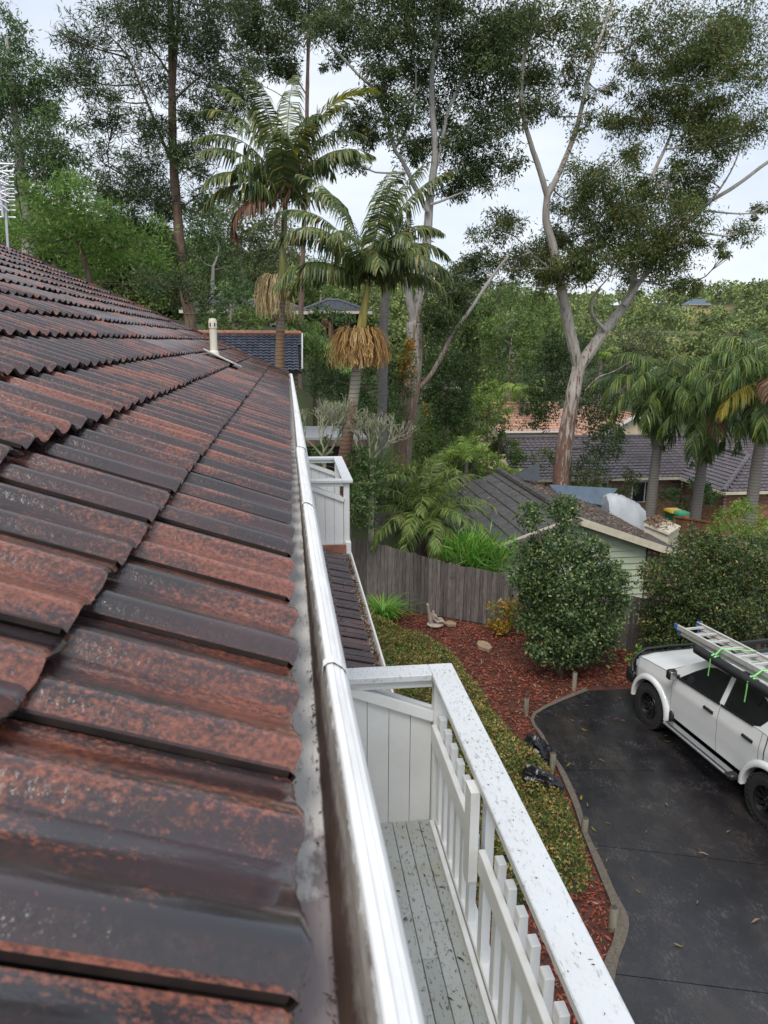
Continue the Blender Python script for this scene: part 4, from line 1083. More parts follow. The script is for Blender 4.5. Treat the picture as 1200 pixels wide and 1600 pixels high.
for i in range(15):
    s = min(1, max(0, (i-1)/12)); xx_ = 11.1+1.55*s; w = float(np.interp(s, [0, .2, .7, 1], [.62, .80, .62, .22])); zt_ = float(np.interp(s, [0, .12, .45, .8, 1], [1.38, 1.50, 1.36, 1.08, .75])); zb_ = .1
    if i in (0, 14): w *= .25; zt_ = zb_+.25*(zt_-zb_)
    r = []
    for j in range(13):
        t = -1+2*j/12; f = abs(t)**3.2
        r.append((xx_+(.02 if i == 0 else 0), 24.3+w*t*(1+.06*math.sin(i*2.1+j)), zt_-(zt_-zb_)*f+.035*math.sin(i*1.7+j*2.3)+.03*math.sin(j*1.3+i*.6)))
    rows.append(r)
mb = MB(); mb.sheet(rows); mb.build('tarpaulin', M['tarp'], boat, True)
mb = MB(); mb.sheet([[(10.55+2.0*s, 24.3+.85*math.sin(math.pi*min(.999, s*.72+.2))*t, .1-.6*(1-abs(t))) for t in (-1, -.5, 0, .5, 1)] for s in np.linspace(0, 1, 7)]); mb.build('hull', M['white'], boat, True)
mb = MB(); mb.bar((10.2, 24.3, -.7), (13.2, 24.3, -.75), .08, .08); mb.build('trailer', M['metal'], boat)
for yy_ in (23.5, 25.1):
    mb = MB(); mb.lathe([(.0, -.08), (.28, -.08), (.30, 0), (.28, .08), (0, .08)], (11.2, yy_, -1.1), 14, 'y'); mb.build('wheel', M['rubber'], boat, True)

# ---- big brown tiled house to the right
brown = empty('brick_house', (22, 38, -3), 'brick house with large brown tiled hip roof behind the palms', 'house')
K = np.array([21.17, 33.0, -.41]); Pk = np.array([24.65, 36.5, .80])
roof_plane(brown, [tuple(K), (21.17, 37.15, -.41), (24.65, 40.6, .80), tuple(Pk)], M['brown_tile'], .30, .33, 150, .035)
roof_plane(brown, [tuple(K), (28.1, 33.0, -.41), tuple(Pk)], M['brown_tile'], .30, .33, 130, .035)
roof_plane(brown, [(11.9, 37.15, -.41), (31.0, 37.15, -.41), (31.0, 41.75, 1.22), (12.2, 41.75, 1.22)], M['brown_tile'], .30, .33, 260, .035)
mb = MB(); mb.add([(11.9, 46, -.4), (31, 46, -.4), (31, 41.75, 1.2), (12.2, 41.75, 1.2)], [(0, 1, 2, 3)]); mb.add([(28.1, 33, -.42), (28.1, 38, -.42), (24.65, 40.6, .79), tuple(Pk-[0, 0, .01])], [(0, 1, 2, 3)]); rb = mb.build('roof', M['brown_tile'], brown)
ridge_line(rb, K+[0, 0, .02], Pk+[0, 0, .02], M['brown_tile'], .12); ridge_line(rb, (12.2, 41.75, 1.23), (31, 41.75, 1.23), M['brown_tile'], .12, .5)
ridge_line(rb, Pk+[0, 0, .02], (24.65, 40.4, .82), M['brown_tile'], .12)
mb = MB(); mb.bar((21.1, 32.95, -.50), (28.2, 32.95, -.50), .05, .14); mb.bar((21.12, 32.9, -.50), (21.12, 37.1, -.50), .05, .14); mb.bar((11.8, 37.1, -.5), (21.1, 37.1, -.5), .05, .14); mb.build('gutter', M['fascia'], brown)
brick_wall(brown, (21.55, 33.45), (27.9, 33.45), -2.9, -.5, M['brick_orange'], 300, .235, .085)
brick_wall(brown, (21.55, 37.4), (21.55, 33.45), -2.9, -.5, M['brick_orange'], 100, .235, .085)
brick_wall(brown, (12.5, 37.6), (21.55, 37.6), -2.9, -.5, M['brick_brown'], 120, .235, .085)
for x0 in (16.5, 19.4):
    mb = MB(); mb.box((x0, 37.56, -1.3), (1.5, .08, 1.2)); wn = mb.build('window', M['white'], brown)
    mb = MB(); mb.box((x0-.36, 37.51, -1.3), (.66, .04, 1.08)); mb.box((x0+.36, 37.51, -1.3), (.66, .04, 1.08)); mb.build('pane', M['glass'], wn)
# ---- terracotta roofed houses farther down
oh = empty('cream_house', (17, 52, -2.5), 'cream rendered house with pale terracotta tile roof, left of the red-barked gum trunk', 'house')
roof_plane(oh, [(14.5, 50, .62), (20.6, 50, .62), (20.2, 53.5, 2.25), (14.8, 53.5, 2.25)], M['orange_tile'], .33, .34, 240, .045)
mb = MB(); mb.add([(14.5, 57, .6), (20.6, 57, .6), (20.2, 53.5, 2.24), (14.8, 53.5, 2.24)], [(0, 1, 2, 3)]); rb = mb.build('roof', M['orange_tile'], oh); ridge_line(rb, (14.8, 53.5, 2.26), (20.2, 53.5, 2.26), M['orange_tile'], .13, .5)
mb = MB(); mb.box((17.5, 53.5, -.95), (5.4, 6.4, 3.1)); mb.box((13.7, 49.6, -1.1), (1.6, 1.2, 1.6)); mb.build('wall', M['render_cream'], oh)
mb = MB(); mb.bar((14.4, 49.95, .56), (20.7, 49.95, .56), .06, .13); mb.build('gutter', M['white'], oh)
for x0 in (16.0, 18.6):
    mb = MB(); mb.box((x0, 50.26, -.4), (1.3, .08, 1.1)); wn = mb.build('window', M['white'], oh); mb = MB(); mb.box((x0, 50.21, -.4), (1.14, .04, .94)); mb.build('pane', M['glass'], wn)
ch = empty('gabled_house', (23, 48, -2.8), 'cream gabled house with orange tile roof right of the gum, above the brown roof', 'house')
mb = MB(); mb.prism([(19.5, -2.8), (24.6, -2.8), (24.6, .75), (22.1, 2.05), (19.5, .75)], 45.0, 53.0, 'y'); mb.build('wall', M['render_cream'], ch)
roof_plane(ch, [(25.0, 44.7, .62), (25.0, 53, .62), (22.1, 53, 2.22), (22.1, 44.7, 2.22)], M['orange_tile'], .33, .34, 160, .045)
roof_plane(ch, [(19.2, 44.7, .62), (19.2, 53, .62), (22.1, 53, 2.22), (22.1, 44.7, 2.22)], M['orange_tile'], .33, .34, 60, .045)
for x0 in (25.05, 19.15):
    mb = MB(); mb.bar((x0, 44.68, .55), (22.1, 44.68, 2.17), .04, .18); mb.build('bargeboard', M['white'], ch)
mb = MB(); mb.box((21.5, 44.97, .2), (1.1, .06, 1.0)); wn = mb.build('window', M['white'], ch); mb = MB(); mb.box((21.5, 44.93, .2), (.95, .04, .86)); mb.build('pane', M['glass'], wn)
# ---- blue-grey tiled house behind the far end of our roof
bh = empty('blue_roof_house', (-1, 29, 3), 'brick house with blue grey tiled roof past the end of the red roof', 'house')
roof_plane(bh, [(-3.6, 28, 5.66), (.42, 28, 5.66), (.52, 30.6, 7.0), (-3.8, 30.6, 7.0)], M['blue_tile'], .22, .22, 300, .04)
mb = MB(); mb.add([(-3.6, 33.2, 5.6), (.42, 33.2, 5.6), (.5, 30.6, 6.98), (-3.8, 30.6, 6.98)], [(0, 1, 2, 3)]); rb = mb.build('roof', M['blue_tile'], bh); ridge_line(rb, (-3.8, 30.6, 7.02), (.52, 30.6, 7.02), M['terracotta_cap'], .10, .4)
mb = MB(); mb.bar((.50, 27.95, 5.60), (.58, 30.6, 6.96), .05, .17); mb.bar((.50, 33.2, 5.60), (.58, 30.6, 6.96), .05, .17); mb.build('bargeboard', M['white'], bh)
mb = MB(); mb.bar((-3.7, 27.92, 5.58), (.5, 27.92, 5.58), .09, .11); mb.build('gutter', M['dark'], bh)
brick_wall(bh, (-3.3, 28.45), (.30, 28.45), 2.6, 5.5, M['brick_orange'], 120, .235, .085)
mb = MB(); mb.prism([(28.5, 2.6), (32.8, 2.6), (32.8, 5.6), (30.6, 6.85), (28.5, 5.7)], .10, .28, 'x'); mb.build('side_wall', M['render_cream'], bh)
# ---- carport roof edge behind the bare frangipani
cp = empty('carport', (1.2, 24, 1.5), 'low carport with pale fascia and dark opening behind the bare branched shrub', 'carport')
mb = MB(); mb.box((1.25, 24.5, 3.72), (2.3, 3.2, .10)); mb.build('roof', M['flash'], cp)
mb = MB(); mb.box((1.25, 22.87, 3.60), (2.4, .05, .20)); mb.build('fascia', M['oak_bark'], cp)
for x0 in (.25, 2.25):
    mb = MB(); mb.box((x0, 23.0, 2.5), (.10, .10, 2.2)); mb.build('carport_post', M['dark'], cp)
mb = MB(); mb.box((1.25, 26.0, 2.5), (2.2, .1, 2.3)); mb.build('back_wall', M['dark'], cp)
mb = MB(); mb.box((1.0, 22.3, 2.2), (1.2, .8, .1)); mb.build('ledge', M['brick_brown'], cp)
# ---- houses on the hills
hh = empty('hillside_house', (4, 66, 6), 'long low house with slate blue roof and brick posts on the slope', 'house')
e0 = PY(472, 484, 65); e1 = PY(562, 489, 63)
def hip_house(root, x0, x1, y0, y1, ze, zr_, zb_, rmat, wmat, inset=2.5, nind=120, tw=.4, tg=.4):
    ym = (y0+y1)/2
    roof_plane(root, [(x0, y0, ze), (x1, y0, ze), (x1-inset, ym, zr_), (x0+inset, ym, zr_)], rmat, tw, tg, nind, .03)
    mb = MB(); mb.add([(x0, y1, ze), (x1, y1, ze), (x1-inset, ym, zr_-.01), (x0+inset, ym, zr_-.01), (x0, y0, ze-.01), (x1, y0, ze-.01)], [(0, 1, 2, 3), (4, 3, 0), (5, 1, 2)]); rb = mb.build('roof', rmat, root)
    ridge_line(rb, (x0+inset, ym, zr_+.01), (x1-inset, ym, zr_+.01), rmat, .14, .9)
    ridge_line(rb, (x1, y0, ze+.02), (x1-inset, ym, zr_+.01), rmat, .13, .9); ridge_line(rb, (x0, y0, ze+.02), (x0+inset, ym, zr_+.01), rmat, .13, .9)
    mb = MB(); mb.bar((x0-.05, y0-.06, ze-.07), (x1+.05, y0-.06, ze-.07), .09, .22); mb.build('fascia', M['fascia'], root)
    mb = MB(); mb.box(((x0+x1)/2, ym+.5, (ze+zb_)/2), (x1-x0-1.0, y1-y0-2.2, ze-zb_-.1)); mb.build('wall', wmat, root)
hip_house(hh, 1.0, 7.0, 63, 71, 9.15, 10.25, 5.4, M['grey_tile'], M['dark'])
for x0 in (5.0, 6.2, 3.6):
    mb = MB(); mb.box((x0, 63.5, 7.6), (.38, .38, 3.0)); mb.build('brick_post', M['brick_orange'], hh)
mb = MB(); mb.box((5.6, 65.2, 7.9), (1.3, .1, 1.4)); wn = mb.build('window', M['white'], hh); mb = MB(); mb.box((5.6, 65.12, 7.9), (1.1, .05, 1.2)); mb.build('pane', M['glass'], wn)
h3 = empty('brick_cottage', (-6, 56, 6), 'orange brick house half hidden in trees left of the pale palm flowers', 'house')
q = PY(375, 470, 55)
hip_house(h3, -7.4, 1.4, 54, 60, 8.75, 9.9, 5.2, M['grey_tile'], M['brick_orange'], 2.4, 40)
for x0 in (-5.6, -3.4, -.6):
    mb = MB(); mb.box((x0, 54.95, 7.2), (1.3, .1, 1.5)); wn = mb.build('window', M['white'], h3); mb = MB(); mb.box((x0, 54.88, 7.2), (1.1, .05, 1.3)); mb.build('pane', M['glass'], wn)
h4 = empty('valley_cottage', (15, 72, 1), 'pale valley house with orange brick corner seen between shrubs', 'house')
a = PY(742, 612, 70)
hip_house(h4, 11.8, 16.8, 69, 76, PY(742, 605, 69)[2], PY(742, 590, 69)[2], -.5, M['grey_tile'], M['brick_orange'], 2, 40)
mb = MB(); mb.box((12.6, 69.4, PY(735, 625, 69)[2]), (.8, .1, 2.2)); mb.build('cream_panel', M['render_cream'], h4)
h5 = empty('hilltop_house', tuple(on_terrain(1092, 484, 150)), 'tiny pale blue roofed house on the far green hilltop', 'house')
c = on_terrain(1092, 484, 150); s = c[1]/F_PX
hip_house(h5, c[0]-18*s, c[0]+22*s, c[1], c[1]+24*s, c[2]+8*s, c[2]+16*s, c[2]-3, M['sail'], M['cream'], 9*s, 0, 2, 2)
for x0 in (-8, 2, 12):
    mb = MB(); mb.box((c[0]+x0*s, c[1]+1.0, c[2]+3*s), (4*s, .3, 5*s)); mb.build('window', M['glass'], h5)
h6 = empty('grey_roof_house', tuple(PY(785, 395+90, 90)), 'white house glimpsed between trunks right of the pale gum', 'house')
c = PY(792, 520, 90); s = 90/F_PX
hip_house(h6, PY(778, 520, 90)[0], PY(795, 520, 90)[0]+.8, 90, 93, PY(792, 521, 90)[2], PY(792, 512, 90)[2], PY(792, 540, 90)[2]-1, M['grey_tile'], M['white'], 1.8, 0)

# ================================================================ THINGS IN THE GARDEN
for k, (px, py, hgt, rad, lab) in enumerate(((897, 1075, .34, .045, 'tall grey timber post at the back corner of the driveway'), (822, 1113, .29, .045, 'grey timber post at the pointed left corner of the driveway'),
        (863, 1200, .27, .050, 'mossy timber post with a black bag slumped against it'), (913, 1298, .20, .048, 'short timber post at the edge of the leafy cover'), (957, 1447, .26, .050, 'round timber post standing in the wide concrete edging'))):
    p = PZ(px, py); post = empty('timber_post', p, lab, 'post', 'timber posts along the driveway edge')
    mb = MB(); mb.lathe([(rad, -.1), (rad, hgt-.01), (rad-.006, hgt)], p, 14); mb.build('post_body', M['post'], post, True)
    mb = MB(); mb.lathe([(rad-.006, hgt), (rad*.5, hgt+.003), (0.0, hgt+.004)], p, 14); mb.build('post_top', M['post_top'], post)
def blob(px, py, pts, seed, nm, label, cat, mat, group=None, zz=0.0):
    """a crumpled heap: hull of a bent sausage with folds"""
    p = PZ(px, py, zz); rr = np.random.default_rng(seed); mb = MB(); rows = []
    n = 26; ring = 28
    for i in range(n):
        s = i/(n-1); c = np.array([np.interp(s, [q[0] for q in pts], [q[k] for q in pts]) for k in (1, 2)]); hgt = np.interp(s, [q[0] for q in pts], [q[3] for q in pts]); w = np.interp(s, [q[0] for q in pts], [q[4] for q in pts])
        r = []
        for j in range(ring):
            a = 2*math.pi*j/ring
            f = 1+.20*math.sin(3*a+5*s+seed)+.13*math.sin(7*a-9*s)+.10*math.sin(11*a+17*s)+rr.normal(0, .055)
            zz_ = math.sin(a)
            r.append((p[0]+c[0]+w*math.cos(a)*f*(-.5 if False else 1)*.9*(pts[-1][2]-pts[0][2])/max(.01, math.hypot(pts[-1][1]-pts[0][1], pts[-1][2]-pts[0][2])),
                      p[1]+c[1]-w*math.cos(a)*f*.9*(pts[-1][1]-pts[0][1])/max(.01, math.hypot(pts[-1][1]-pts[0][1], pts[-1][2]-pts[0][2])), p[2]+max(-.01, hgt*(.45+.55*zz_*f))))
        rows.append(r)
    mb.sheet(rows, True); return thing1(nm, mb, mat, p, label, cat, group, True, False)
blob(838, 1186, [(0, -.20, .22, .10, .03), (.2, -.13, .14, .34, .16), (.55, .02, .0, .36, .24), (.85, .15, -.10, .22, .18), (1, .24, -.16, .06, .03)], 1, 'rubbish_bag', 'larger crumpled black plastic bag slumped behind the mossy post', 'bag', M['bag'], 'black plastic bags by the drive', .05)
blob(846, 1222, [(0, -.26, .14, .10, .04), (.15, -.2, .12, .22, .12), (.4, -.04, .02, .20, .12), (.75, .14, -.12, .16, .11), (1, .26, -.22, .06, .04)], 2, 'rubbish_bag', 'flat torn black plastic bag lying on the leafy cover', 'bag', M['bag'], 'black plastic bags by the drive', .28)
p = PZ(757, 1010); mb = MB()
rr = random.Random(4); pl = [(p[0]+.15*math.cos(a)*(1+.22*rr.uniform(-1, 1)), p[1]+.24*math.sin(a)*(1+.2*rr.uniform(-1, 1))) for a in np.linspace(0, 2*math.pi, 9, endpoint=False)]
mb.prism(pl, -.03, .045); thing1('stepping_stone', mb, M['stone'], p, 'flat pale stepping stone lying on the red mulch', 'stone', 'flat garden stones')
p = PZ(704, 975); mb = MB(); pl = [(p[0]+.12*math.cos(a)*(1+.3*rr.uniform(-1, 1)), p[1]+.14*math.sin(a)*(1+.3*rr.uniform(-1, 1))) for a in np.linspace(0, 2*math.pi, 8, endpoint=False)]
mb.prism(pl, -.03, .03); thing1('stepping_stone', mb, M['stone'], p, 'small mossy stone near the fence beside the garden statue', 'stone', 'flat garden stones')
# garden statue: seated figure leaning on an upturned shell
sp = PZ(676, 976); st = empty('garden_statue', sp, 'pale stone garden statue of a seated figure near the fence', 'statue')
def skin(name, pts, edges, rad, mat, parent, sub=2, root=0):
    me = bpy.data.meshes.new(name); off = wloc(parent) if parent else np.zeros(3)
    me.from_pydata([tuple(np.array(p)-off) for p in pts], edges, []); me.materials.append(mat)
    o = link(name, me, parent); md = o.modifiers.new('skin', 'SKIN'); sv = me.skin_vertices[0].data
    for i, r_ in enumerate(rad): sv[i].radius = (r_, r_); sv[i].use_root = (i == root)
    s2_ = o.modifiers.new('sub', 'SUBSURF'); s2_.levels = sub; s2_.render_levels = sub
    for q_ in me.polygons: q_.use_smooth = True
    return o
S = lambda x, y, z: (sp[0]+x, sp[1]+y, z)
skin('figure', [S(.03, 0, .08), S(.02, -.01, .18), S(.0, -.02, .27), S(.0, -.02, .32), S(.01, -.03, .375), S(.11, -.06, .10), S(.22, -.10, .13), S(.30, -.13, .05), S(.10, .03, .10), S(.20, .0, .16), S(.29, -.03, .05),
      S(.06, -.07, .25), S(.11, -.09, .18), S(.15, -.10, .14), S(-.05, .03, .25), S(-.08, .05, .16), S(-.06, .06, .08)],
     [(0, 1), (1, 2), (2, 3), (3, 4), (0, 5), (5, 6), (6, 7), (0, 8), (8, 9), (9, 10), (2, 11), (11, 12), (12, 13), (2, 14), (14, 15), (15, 16)],
     [.075, .06, .062, .028, .048, .05, .036, .024, .05, .036, .024, .028, .022, .018, .028, .022, .018], M['statue'], st)
mb = MB(); rows = []
for i in range(10):
    s = i/9; z = .02+.50*s; r = .13*(1-.55*s)
    rows.append([S(-.13+.10*(1-s)+r*.5*math.cos(a), .03+r*math.sin(a), z) for a in np.linspace(0, 2*math.pi, 12, endpoint=False)])
mb.sheet(rows, True); mb.add([rows[-1][k] for k in range(12)], [tuple(range(12))]); mb.build('shell_back', M['statue'], st, True)
mb = MB(); mb.lathe([(.0, .0), (.20, .0), (.21, .03), (.17, .05), (0, .055)], (sp[0]+.06, sp[1]-.03, 0), 16); mb.build('base', M['statue'], st, True)
# leaves fallen on the wet drive
lf = []
for k in range(3):
    mb = MB(); n = 6
    mb.sheet([[(s*.16-.08, w*.018*math.sin(math.pi*min(.98, s+.05))**.8, .012+.012*math.sin(s*5+k)+(abs(w) * .008)) for w in (-1, 0, 1)] for s in np.linspace(0, 1, n)])
    lf.append(mb.mesh('fallen_leaf', [M['litter'], M['lf_yellow'], M['lf_nandina']][k], True, None, False))
pxs = [(920, 1083), (917, 1103), (893, 1126), (913, 1141), (838, 1120), (963, 1124), (973, 1126), (968, 1091), (1040, 1150), (1043, 1159), (925, 1191), (940, 1189), (888, 1196), (940, 1228), (898, 1236), (908, 1248), (918, 1258), (1041, 1257), (950, 1287), (1148, 1264), (1138, 1300), (928, 1297), (948, 1345), (988, 1372), (998, 1394), (1090, 1410), (932, 1327), (945, 1363), (1100, 1335), (1180, 1440), (1060, 1478), (1010, 1300)]
LMK = [(900, 1080, 'near the tall back corner post'), (830, 1120, 'by the pointed corner post'), (960, 1120, 'in the middle of the far slab'), (870, 1195, 'near the mossy post'), (935, 1195, 'just behind the first joint'), (1040, 1155, 'beside the side step'), (1000, 1080, 'by the front wheel'), (945, 1235, 'just in front of the first joint'),
       (905, 1250, 'beside the leafy cover'), (915, 1300, 'by the short post'), (950, 1290, 'between the short post and the ute'), (1045, 1260, 'out in the middle of the drive'), (1150, 1265, 'in front of the rear wheel'), (1140, 1300, 'at the rear wheel'), (1100, 1340, 'on the long crack'), (945, 1350, 'on the wide edging'), (990, 1380, 'below the long crack'), (1090, 1410, 'low in the middle of the view'), (1180, 1440, 'at the right edge of the view'), (1060, 1478, 'nearest the bottom joint')]
LEAVES = []
for k, (px, py) in enumerate(pxs):
    p = PZ(px, py, .003); o = link('fallen_leaf', lf[0 if k % 3 else (1 + k//3 % 2)]); o.location = p; o.rotation_euler = (0, 0, random.uniform(0, 6.3))
    s = random.uniform(.4, .85); o.scale = (s, s, s); kd = 'dry' if k % 3 else ('yellow' if (1 + k//3 % 2) == 1 else 'reddish')
    wh = min(LMK, key=lambda q: math.hypot(q[0]-px, q[1]-py))[2]; tag(o, f'{kd} gum leaf on the drive {wh}', 'leaf', 'fallen leaves on the driveway'); LEAVES.append((o, px))
for o, px in LEAVES:
    tw = [q for q in LEAVES if q[0]['label'] == o['label'] and q[0] is not o]
    if len(tw) == 1:
        a_, b_ = (o, tw[0][0]) if px < tw[0][1] else (tw[0][0], o); lb = o['label']; a_['label'] = lb+', left of two'; b_['label'] = lb+', right of two'
# bins and brown fence by the palms
for px, py, lidm, nm, Yb, lab in ((1054, 797, 'lid_yellow', 'wheelie_bin', 28.4, 'green wheelie bin with a yellow lid beside the palm trunk'), (1066, 801, 'lid_green', 'wheelie_bin', 27.9, 'wheelie bin with a bright green lid, right of the yellow-lidded one'), (1077, 808, 'lid_red', 'wheelie_bin', 27.5, 'wheelie bin with a red lid just showing above the brown fence')):
    c = PY(px, py, Yb); zb_ = c[2]-1.05; b_ = empty(nm, (c[0], c[1], zb_), lab, 'bin', 'wheelie bins behind the brown fence')
    mb = MB(); mb.sheet([[(c[0]+sx*w, c[1]+sy*w*1.1, z) for sx, sy in ((-1, -1), (1, -1), (1, 1), (-1, 1))] for w, z in ((.20, zb_+.05), (.28, zb_+.98))], True); mb.build('bin_body', M['bin_green'], b_)
    mb = MB(); mb.sheet([[(c[0]+sx*w, c[1]+sy*w*1.15, z) for sx, sy in ((-1, -1), (1, -1), (1, 1), (-1, 1))] for w, z in ((.31, zb_+.97), (.31, zb_+1.02), (.24, zb_+1.09))], True)
    mb.add([(c[0]+sx*.24, c[1]+sy*.276, zb_+1.09) for sx, sy in ((-1, -1), (1, -1), (1, 1), (-1, 1))], [(0, 1, 2, 3)]); mb.build('bin_lid', M[lidm], b_)
    for s_ in (-1, 1):
        mb = MB(); mb.lathe([(0, -.03), (.10, -.03), (.10, .03), (0, .03)], (c[0]+s_*.2, c[1]+.25, zb_+.1), 10, 'x'); mb.build('wheel', M['rubber'], b_)
a = PY(1052, 806, 25.6); b = PY(1122, 817, 24.6)
f2 = empty('brown_fence', (a[0], a[1], a[2]-1.3), 'short brown timber fence in front of the wheelie bins', 'fence')
d = b[:2]-a[:2]; ln = np.linalg.norm(d); d /= ln; t = 0
while t < ln:
    c = a[:2]+d*t; zt_ = a[2]+(b[2]-a[2])*t/ln; mb = MB(); mb.box((c[0]+.05*d[0], c[1]+.05*d[1], zt_-.65+random.gauss(0, .01)), (.092, .02, 1.3), Matrix.Rotation(math.atan2(d[1], d[0]), 3, 'Z')); mb.build('paling', M['paling_brown'], f2); t += .1
mb = MB(); mb.bar((a[0], a[1]-.03, a[2]-.02), (b[0], b[1]-.03, b[2]-.02), .06, .06); mb.bar((a[0], a[1]-.02, a[2]-.5), (b[0], b[1]-.02, b[2]-.5), .05, .07); mb.build('fence_rail', M['paling_brown'], f2)
# ================================================================ UTE (local axes: x forward from the front axle, y to its left, z up)
ute = empty('ute', (7.154, 11.33, 0), 'white dual-cab ute with black bull bar and roof rack parked on the wet driveway', 'ute')
ute.rotation_euler = (0, 0, math.atan2(.994, -.106))
WB = -2.88; ARC = .485
def zb(x):
    z = .50 if -2.9 < x < 0 else .56
    for xc in (0.0, WB):
        if abs(x-xc) < ARC: z = max(z,   .395+math.sqrt(ARC**2-(x-xc)**2))
    return z
def zt(x): return float(np.interp(x, [-4.1, -2.75, -2.6, -1.7, -.6, -.3, .2, .5, .74], [1.30, 1.30, 1.315, 1.29, 1.24, 1.215, 1.165, 1.11, 1.01]))
def yb(x, t):                           # bulge of the flank, t 0 at the sill, 1 at the belt
    y = .85+.05*math.sin(math.pi*min(1, t*.78+.10))
    y += .012*math.exp(-((t-.72)/.10)**2)
    return y*float(np.interp(x, [-4.1, -3.9, .2, .50, .68, .76], [.99, 1, 1, .965, .87, .74]))
TS = [0, .06, .15, .28, .42, .56, .66, .72, .78, .88, 1.0]
def flank(x0, x1, side, inset=0.0, n=None):
    n = n or max(2, int(abs(x1-x0)/.045)); rows = []
    for i in range(n+1):
        x = x0+(x1-x0)*i/n; a, b = zb(x), zt(x); r = []
        for t in TS:
            z = .50+t*(b-.50)
            r.append((x, side*(yb(x, t)-inset), max(z, min(a, b-.02))))
        rows.append(r)
    return rows
P_ = lambda nm, mb, mat, par=None, sm=True: mb.build(nm, mat, par or ute, sm, True)
# dark shell behind every panel gap
mb = MB()
for s in (-1, 1): mb.sheet(flank(.74, -4.05, s, .012, 90))
P_('inner_shell', mb, M['seam'])
for s in (-1, 1):
    mb = MB(); mb.sheet(flank(.74, -.555, s)); P_('front_guard', mb, M['paint_w'])
    mb = MB(); mb.sheet(flank(-.563, -1.712, s)); d1 = P_('door', mb, M['paint_w'])
    mb = MB(); mb.sheet(flank(-1.72, -2.60, s)); d2 = P_('door', mb, M['paint_w'])
    mb = MB(); mb.sheet(flank(-2.608, -2.70, s)); mb.sheet(flank(-2.72, -4.05, s)); P_('tub_side', mb, M['paint_w'])
    for dr, x in ((d1, -1.50), (d2, -2.37)):
        mb = MB(); mb.cbox((x, s*.905, 1.10), (.22, .03, .05), .012); mb.cbox((x+.02, s*.918, 1.105), (.17, .022, .035), .008); P_('door_handle', mb, M['black_p'], dr)
    # wheel arch flares
    for xc in (0.0, WB):
        mb = MB(); rows = []
        for i in range(25):
            a = math.radians(-8+196*i/24); c, q = math.cos(a), math.sin(a)
            rows.append([(xc+c*r, s*y, max(.38, .395+q*r)) for r, y in ((ARC-.015, .80), (ARC-.01, .945), (ARC+.015, .955), (ARC+.06, .945), (ARC+.085, .915), (ARC+.09, .885))])
        mb.sheet(rows); P_('wheel_arch_flare', mb, M['paint_w'])
        mb = MB(); rows = []
        for i in range(19):
            a = math.pi*i/18; rows.append([(xc+math.cos(a)*(ARC-.01), s*y, .395+math.sin(a)*(ARC-.01)) for y in (.35, .90)])
        mb.sheet(rows); mb.box((xc, s*.40, .7), (1.0, .02, .7)); P_('wheel_well', mb, M['black_p'])
    mb = MB(); mb.cbox((-.60, s*.86, .47), (.10, .10, .26), .02); P_('mudflap', mb, M['black_p'])
# wheels
WS = .915
tp = [(r*WS, h) for r, h in ((.245, -.135), (.30, -.145), (.37, -.150), (.408, -.135), (.425, -.11), (.430, 0), (.425, .11), (.408, .135), (.37, .150), (.30, .145), (.245, .135), (.235, .10), (.235, -.10))]
for xc in (0.0, WB):
    for s in (-1, 1):
        yc = s*.79
        mb = MB(); mb.lathe([(r, h+yc) for r, h in tp+[tp[0]]], (xc, 0, .395), 40, 'y')
        for k in range(30):
            a = 2*math.pi*k/30
            for j, yy in enumerate((-.115, -.04, .04, .115)):
                aa = a+(.10 if j % 2 else 0)
                mb.box((xc+0.393*math.cos(aa), yc+yy, .395+0.393*math.sin(aa)), (.022, .062, .050), Matrix.Rotation(-aa, 3, 'Y'))
            for yy in (-.140, .140):
                mb.box((xc+0.368*math.cos(a), yc+yy, .395+0.368*math.sin(a)), (.05, .02, .03), Matrix.Rotation(-a, 3, 'Y'))
        w = P_('wheel', mb, M['rubber'])
        mb = MB(); o_ = s*.075
        mb.lathe([(.243, s*.125+yc), (.236, s*.142+yc), (.222, s*.140+yc), (.215, s*.10+yc), (.20, s*.05+yc), (.10, s*.035+yc), (.095, s*.06+yc), (.07, s*.09+yc), (0, s*.092+yc)], (xc, 0, .395), 32, 'y')
        for k in range(10):
            a = 2*math.pi*k/10
            mb.bar((xc+.07*math.cos(a), yc+s*.062, .395+.07*math.sin(a)), (xc+.215*math.cos(a), yc+s*.098, .395+.215*math.sin(a)), .045, .02, (0, 1, 0))
            mb.box((xc+.229*math.cos(a+.3), yc+s*.143, .395+.229*math.sin(a+.3)), (.012, .012, .012))
        P_('rim', mb, M['rim'], w)
        for q in range(5):
            a = 2*math.pi*q/5; mb = MB(); mb.lathe([(.013, yc+s*.055), (.013, yc+s*.09), (0, yc+s*.093)], (xc+.055*math.cos(a), 0, .395+.055*math.sin(a)), 6, 'y'); P_('wheel_nut', mb, M['chrome'], w)
